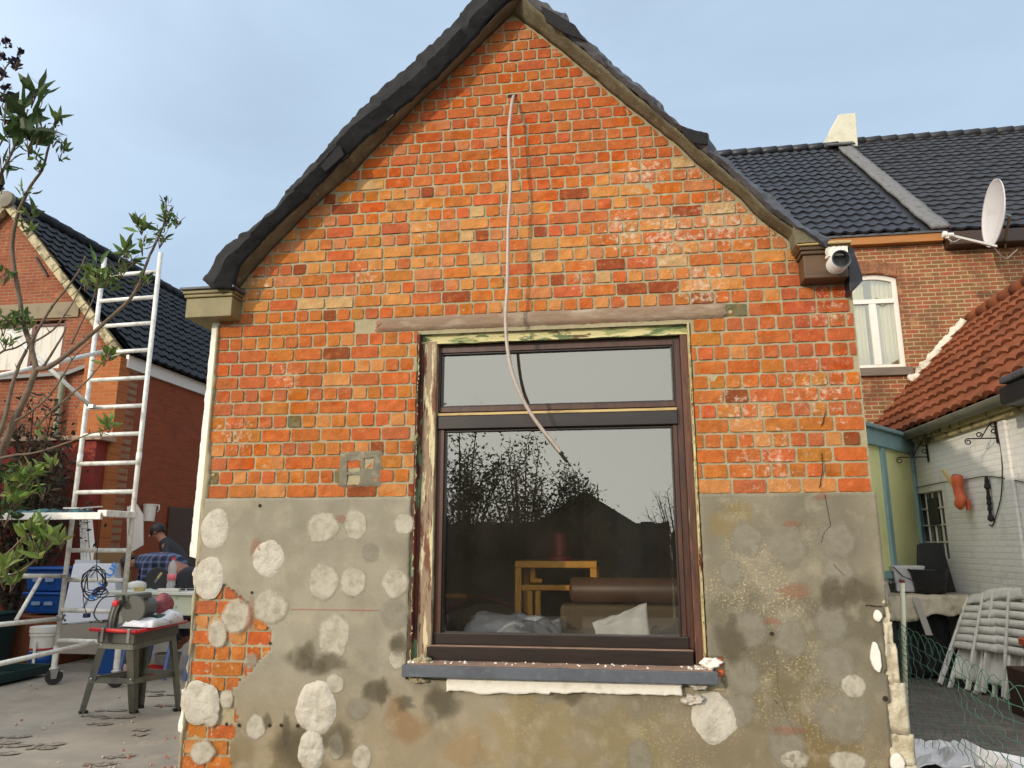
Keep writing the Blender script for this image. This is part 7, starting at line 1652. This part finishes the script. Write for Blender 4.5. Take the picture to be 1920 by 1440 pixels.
CL = [ # u, v, y, radius px, leaves, leaf length px, palette
 (312, 400, -.2, 20, 34, 20, 0), (300, 438, -.2, 22, 26, 20, 0), (330, 410, -.2, 15, 14, 16, 0), (309, 378, -.2, 10, 14, 16, 0), (266, 425, -.25, 12, 14, 34, 0), (268, 460, -.25, 16, 12, 26, 0), (237, 470, -.3, 16, 14, 34, 0), (228, 500, -.3, 18, 12, 28, 0), (250, 486, -.3, 12, 8, 26, 0),
 (262, 525, -.25, 16, 14, 24, 0), (278, 522, -.25, 10, 6, 20, 0), (182, 525, -.4, 24, 34, 32, 0), (178, 500, -.4, 16, 14, 34, 0), (200, 520, -.4, 14, 12, 28, 0), (160, 530, -.45, 14, 8, 26, 0), (205, 660, -.5, 12, 14, 26, 2), (195, 672, -.5, 12, 8, 22, 2), (204, 796, -.7, 12, 14, 30, 2), (190, 806, -.7, 10, 6, 22, 2),
 (70, 245, -1.3, 26, 12, 62, 1), (40, 210, -1.3, 22, 8, 66, 1), (60, 180, -1.3, 18, 9, 60, 1), (20, 260, -1.3, 26, 8, 60, 1), (55, 270, -1.3, 20, 6, 56, 1), (5, 300, -1.3, 24, 10, 56, 1), (10, 210, -1.3, 20, 6, 60, 1), (0, 335, -1.2, 20, 6, 46, 1),
 (105, 225, -.95, 12, 10, 30, 0), (98, 250, -.9, 14, 8, 22, 0), (120, 275, -.9, 10, 10, 26, 0), (112, 290, -.9, 10, 6, 20, 0), (68, 290, -.9, 8, 8, 26, 0), (75, 310, -.9, 10, 8, 20, 0), (100, 262, -.9, 12, 6, 22, 0),
 (46, 362, -.75, 10, 10, 28, 0), (58, 404, -.7, 16, 12, 30, 0), (52, 425, -.7, 12, 10, 26, 0), (8, 515, -.7, 16, 12, 26, 0), (45, 590, -.55, 14, 14, 26, 0), (8, 600, -.7, 24, 34, 24, 0), (10, 640, -.7, 14, 14, 22, 0), (50, 610, -.55, 12, 8, 22, 0), (28, 600, -.6, 14, 12, 22, 0),
 (45, 890, -.8, 26, 30, 36, 2), (30, 925, -.8, 24, 26, 36, 2), (60, 880, -.8, 14, 12, 34, 2), (95, 870, -.8, 12, 8, 30, 2), (75, 815, -.7, 10, 6, 26, 2), (10, 960, -.8, 22, 22, 34, 1), (10, 890, -.8, 20, 20, 34, 1), (80, 925, -.9, 12, 6, 26, 1),
 (55, 1000, -1.0, 22, 14, 46, 2), (85, 1005, -1.0, 20, 14, 48, 2), (60, 985, -1.0, 14, 8, 40, 2), (70, 1030, -1.0, 20, 12, 44, 2), (25, 1045, -1.0, 20, 10, 40, 2), (10, 1075, -1.0, 24, 16, 48, 2), (115, 1015, -1.0, 12, 8, 34, 2), (20, 1095, -1.0, 12, 6, 36, 2),
 (8, 165, -1.2, 8, 12, 14, 3), (30, 118, -1.2, 12, 14, 16, 3), (38, 100, -1.2, 6, 8, 16, 3), (12, 80, -1.2, 9, 12, 14, 3), (2, 105, -1.2, 7, 10, 14, 3), (4, 140, -1.2, 8, 10, 18, 3), (2, 355, -1.2, 7, 8, 12, 3), (5, 186, -1.25, 10, 8, 20, 3),
]
for (u, v, y, r, n_, ll, pal) in CL:
    y = LY(y); c_ = P(u, v, y); sc_ = (c_-CAM).dot(FWD)/FPX; L_ = ll*sc_; root = P(u, v+r*.7, y)
    n2 = int(n_*1.05)
    for k in range(4 if r > 11 else 2):
        q_ = root + Vector((random.gauss(0, .5), random.gauss(0, .5), random.uniform(.5, 1.6)))*r*sc_; bt2.tube([root - Vector((0, 0, r*sc_*.6)), root.lerp(q_, .6), q_], [.004, .003, .0015], 5)
    for k in range(n2):
        a, e_ = random.uniform(0, 2*math.pi), (random.uniform(.35, 1.45) if random.random() < .7 else random.uniform(-.3, .6)); d = Vector((math.cos(a)*math.cos(e_), math.sin(a)*math.cos(e_), math.sin(e_)))
        o2_ = root + Vector((random.gauss(0, .35), random.gauss(0, .35), random.uniform(-.2, 1.1)))*r*sc_
        col = lcol({0: G2 if k % 3 else G1, 1: (.045, .080, .022), 2: G1 if k % 3 else G3, 3: DK}[pal], .3)
        leaf(b, o2_, d, L_*random.uniform(.6, 1.1), L_*random.uniform(.22, .34) if pal != 3 else L_*.6, col, curl=random.uniform(-.3, .7))
b.build('foliage', M['leaf'], lil, flip='keep'); bt2.build('branches', M['bark'], lil, smooth=True, flip='keep')

# ================================================================ inside the room, seen through the glass
ylw = mat('yellow_lacquered_wood', srgb(214, 150, 44), .45, noise_=[(srgb(160, 110, 34), 5, .5, .7, .5)])
def ipx(u, v, Y): return P(u, v, Y)
YT = 1.05
q0 = P(966, 1210, YT)
ft = thing('yellow_frame_table', 'yellow lacquered wooden frame table inside the room, seen through the window', 'table', (q0.x, YT, 0.02))
TT = Matrix.Translation(-Vector(ft.location))
def ibar(name, uv, y0, y1, mm, par, T):
    b = MB(); b.T = T; pa = [P(u, v, y0) for u, v in uv]; b.prism([(p_.x, p_.z) for p_ in pa], y0, y1); return b.build(name, mm, par, bevel=.006)
zt_, x0_, x1_ = P(1040, 1052, YT).z, P(965, 1100, YT).x, P(1120, 1100, YT).x; lw_ = .05
b = MB(); b.T = TT; b.box(x0_, x1_, YT, YT+.06, zt_-.05, zt_); b.box(x0_, x1_, YT+.06, YT+.55, zt_-.02, zt_-.001); b.build('top_rail', ylw, ft, bevel=.006)
for x in (x0_, x1_-.05):
    for y in (YT, YT+.5):
        b = MB(); b.T = TT; b.box(x, x+.05, y+.001, y+.05, .0+.02, zt_-.051); b.build('leg', ylw, ft, bevel=.005)
b = MB(); b.T = TT; zm_ = P(1040, 1097, YT).z; b.box(x0_+.051, x1_-.051, YT+.005, YT+.045, zm_-.04, zm_); b.build('cross_rail', ylw, ft, bevel=.005)
b = MB(); b.T = TT; b.box(x0_+.10, x0_+.145, YT+.1, YT+.14, zt_-.16, zt_-.03); b.box(x0_+.10, x0_+.20, YT+.1, YT+.14, zt_-.17, zt_-.13); b.build('hook_bracket', ylw, ft, bevel=.015)
for x in (x0_+.09, x0_+.15): 
    b = MB(); b.T = TT; b.box(x, x+.04, YT+.02, YT+.05, .02, zm_-.041); b.build('slat', ylw, ft, bevel=.005)
q = P(1050, 1052, YT+.2); cdl = thing('red_candle_stand', 'dark red pillar on the yellow frame table inside the room', 'candle', (q.x, YT+.2, zt_+.001)); h_ = P(1050, 1000, YT+.2).z-zt_
b = MB(); b.lathe([(.09, 0), (.09, .03), (.05, .04), (.045, h_), (.001, h_)], 20); b.build('pillar', mat('dark_red_wax', srgb(120, 28, 24), .5), cdl, auto=40)
# sofa with rolled back
sf = thing('brown_sofa', 'brown leather sofa back with a rolled top, inside on the right of the yellow table', 'sofa', (P(1180, 1150, 1.2).x, 1.2, .02))
SF = Matrix.Translation(-Vector(sf.location)); br_ = mat('brown_leather', srgb(96, 70, 52), .45, noise_=[(srgb(70, 50, 38), 4, .45, .7, .6)], bump=[(60, .2, .003)])
rc = P(1180, 1107, 0.84); b = MB(); b.T = SF; xa, xb = P(1070, 1107, 0.84).x, P(1340, 1107, 0.84).x; b.lathe([(.02, -.01), (.07, 0), (.088, .02), (.09, xb-xa), (.02, xb-xa+.01)], 28, (xa, 0.84, rc.z), (1, 0, 0)); b.build('rolled_top', br_, sf, auto=50)
b = MB(); b.T = SF; xa2 = P(1050, 1160, .78).x; zt2 = P(1180, 1135, .78).z; b.box(xa2, xb+.05, .78, 1.0, .05, zt2); b.build('back_cushion', mat('olive_upholstery', srgb(98, 82, 58), .75, noise_=[(srgb(92, 78, 54), 5, .5, .7, .5)]), sf, bevel=.03)
# white cloths on the inner ledge
def cloth(uvs, Y, amp, lab, m, seed, thick=.006):
    pts_ = [P(u, v, yy) for u, v, yy in uvs]; o = pts_[0].copy(); b = MB()
    def g(s, t):
        p_ = pts_[0].lerp(pts_[1], s).lerp(pts_[3].lerp(pts_[2], s), t)-o; return p_ + Vector((0, amp*n3(s*4, t*4, seed, 1), amp*n3(s*5, t*3, seed+5, 1)))
    b.grid(g, 20, 14); ob = b.build('white_cloth', m, smooth=True, solid=thick, flip='keep'); ob.location = o; return tag(ob, lab, 'cloth')
wc = mat('white_cotton', srgb(206, 208, 216), .85, noise_=[(srgb(150, 158, 176), 5, .5, .68, .6)], bump=[(14, .5, .02)])
led = MB(); led.box(WL, WR, .25, .72, .55, .70); led.build('window_ledge', mat('dark_ledge', srgb(84, 68, 52), .7), house, bevel=.01)
cloth([(855, 1196, .3), (1055, 1200, .3), (1050, 1158, .75), (900, 1146, .75)], .4, .045, 'crumpled bluish white cloth on the ledge behind the window, left of the centre', wc, 1)
cloth([(985, 1198, .28), (1055, 1196, .28), (1030, 1158, .6), (940, 1170, .6)], .4, .03, 'grey cloth lying over the white cloth behind the window', mat('grey_cotton', srgb(120, 126, 136), .85), 4)
cloth([(1122, 1198, .30), (1218, 1192, .34), (1212, 1130, .40), (1110, 1168, .36)], .4, .02, 'bright white folded cloth leaning behind the glass, right of the centre', mat('bright_cotton', srgb(222, 220, 214), .85, bump=[(10, .4, .02)]), 7, .02)
b = MB(); q = P(1228, 1198, .45); b.prism([(-.03, 0), (.05, 0), (.03, .28), (-.02, .28)], -.03, .03); o = b.build('dark_wooden_post', mat('dark_red_wood', srgb(74, 40, 26), .5), bevel=.015); o.location = (q.x, .45, .70); tag(o, 'dark wooden post standing beside the bright white cloth', 'post')
b = MB(); b.grid(lambda s, t: (-.45+.9*s, .3*t, .20*math.sin(math.pi*s)*(1-.3*t)+.02*n3(s*5, t*3, 0, 1)), 20, 8); o = b.build('red_blanket', mat('dark_red_blanket', srgb(96, 30, 22), .9), solid=.03, flip='keep', smooth=True); q = P(900, 1160, 1.4); o.location = (q.x, 1.4, q.z-.02); tag(o, 'dark red blanket heap inside, left of the yellow table', 'blanket')
b = MB(); a, c, d = P(838, 1117, 1.8), P(872, 1117, 1.8), P(882, 1128, 1.8); b.T = Matrix.Translation(-a); b.bar(a-Vector((.3, 0, 0)), c, .03, .03); b.bar(c, d, .03, .03); o = b.build('yellow_chair_arm', ylw); o.location = a; tag(o, 'thin yellow wooden armrest inside at the left edge of the glass', 'armrest')
# back of the room: dark partition with a darker picture and a pale strip of door
b = MB(); q0, q1 = P(1150, 980, 3.2), P(1212, 980, 3.2); b.box(0, 1.5, 0, .05, 0, 2.4); o = b.build('room_divider', mat('grey_beige_divider', srgb(96, 84, 66), .8)); o.location = (P(1095, 1000, 3.2).x, 3.2, .03); tag(o, 'grey-beige cupboard front at the back of the room', 'cupboard')
b = MB(); b.box(0, P(1228, 1000, 3.15).x-P(1158, 1000, 3.15).x, 0, .03, 0, 1.35); o = b.build('dark_picture', mat('dark_poster', srgb(26, 22, 20), .4, noise_=[(srgb(90, 60, 50), 4, .62, .72, .6)])); o.location = (P(1158, 1000, 3.15).x, 3.15, P(1158, 1085, 3.15).z-.2); tag(o, 'dark glossy panel on the cupboard inside the room', 'panel')

# ================================================================ the garden behind the camera, seen mirrored in the glass
def garden(name, loc_, h, w, nst, nl, cols, lab, cat, ls, seed, **k): return shrub(name, loc_, h, w, nst, nl, cols, lab, cat, ls, seed=seed, **k)
dk = [(.036, .036, .018), (.05, .052, .022), (.065, .06, .028)]
for i, (x, y, h, w, lab) in enumerate([(-4.2, -9.0, 3.7, 1.3, 'tall leafy lilac behind the camera, leftmost in the mirror image'), (-2.9, -8.6, 3.75, 1.2, 'leafy shrub mirrored in the left half of the big pane'), (-1.8, -9.0, 3.5, 1.1, 'shrub with upright shoots mirrored near the middle of the big pane'), (-.9, -9.2, 2.9, .9, 'lower shrub mirrored right of the middle of the big pane')]):
    garden('shrub', (x, y, 0), h, w, 30, 5200, dk, lab, 'bush', .085, 60+i, low=.0)
garden('bare_tree', (1.5, -15, 0), 3.1, 1.0, 46, 250, dk, 'small bare tree mirrored at the right of the big pane', 'tree', .06, 71)
hm = mat('far_dark_house', srgb(52, 54, 58), .8); hr = mat('far_roof', srgb(44, 44, 50), .7)
for i, (x, y, w, h, rh_) in enumerate([(-1.2, -22, 3.4, 2.0, 1.2), (4.0, -24, 3.4, 1.6, 1.4), (10, -26, 6, 2.2, 1.8), (-12, -27, 8, 2.4, 1.6)]):
    t = thing('garden_house', ['small dark house mirrored below the shrubs', 'dark gabled house mirrored at the right edge of the pane', 'low dark house behind the camera on the far right', 'low dark house behind the camera on the far left'][i], 'house', (x, y, 0))
    b = MB(); b.box(-w/2, w/2, -2, 2, 0, h); b.build('wall', hm, t)
    b = MB(); b.prism([(-w/2-.2, h), (w/2+.2, h), (0, h+rh_)], -2.2, 2.2); rf = b.build('roof', hr, t)
    
for i, (x0, x1, y, h) in enumerate([(-14, 1.0, -11.5, 1.95), (1.05, 16, -11.5, 1.75)]):
    b = MB(); hb_ = mat('garden_fence_wood', srgb(50, 44, 36), .9, noise_=[(srgb(34, 38, 26), 3, .45, .65, .8)]) if i == 0 else bpy.data.materials['garden_fence_wood']
    n = int((x1-x0)/.15)
    for k in range(n): b.box(k*.15, k*.15+.152, .004*(k % 2), .02, 0, h+.02*math.sin(k*2.1))
    t = thing('garden_fence', ['dark board fence behind the camera, left stretch behind the shrubs', 'dark board fence behind the camera, right stretch'][i], 'fence', (x0, y, 0)); b.build('boards', hb_, t)
    b = MB(); b.box(0, x1-x0, .021, .06, .4, .48); b.box(0, x1-x0, .021, .06, h-.4, h-.32); b.build('rail', hb_, t)
# unseen block, added on the left to keep the yard floor in shade
t = thing('yard_shade_block', 'unseen brick block added on the left to shade the yard', 'shade block', (-11.2, .6, 0))
b = MB(); b.box(-1.5, 1.4, -6.6, 3.4, 0, 3.3); b.build('wall', lm, t)
b = MB(); b.prism([(-1.7, 3.3), (1.6, 3.3), (0, 4.3)], -6.8, 3.6); b.build('roof', M['redtile'], t)
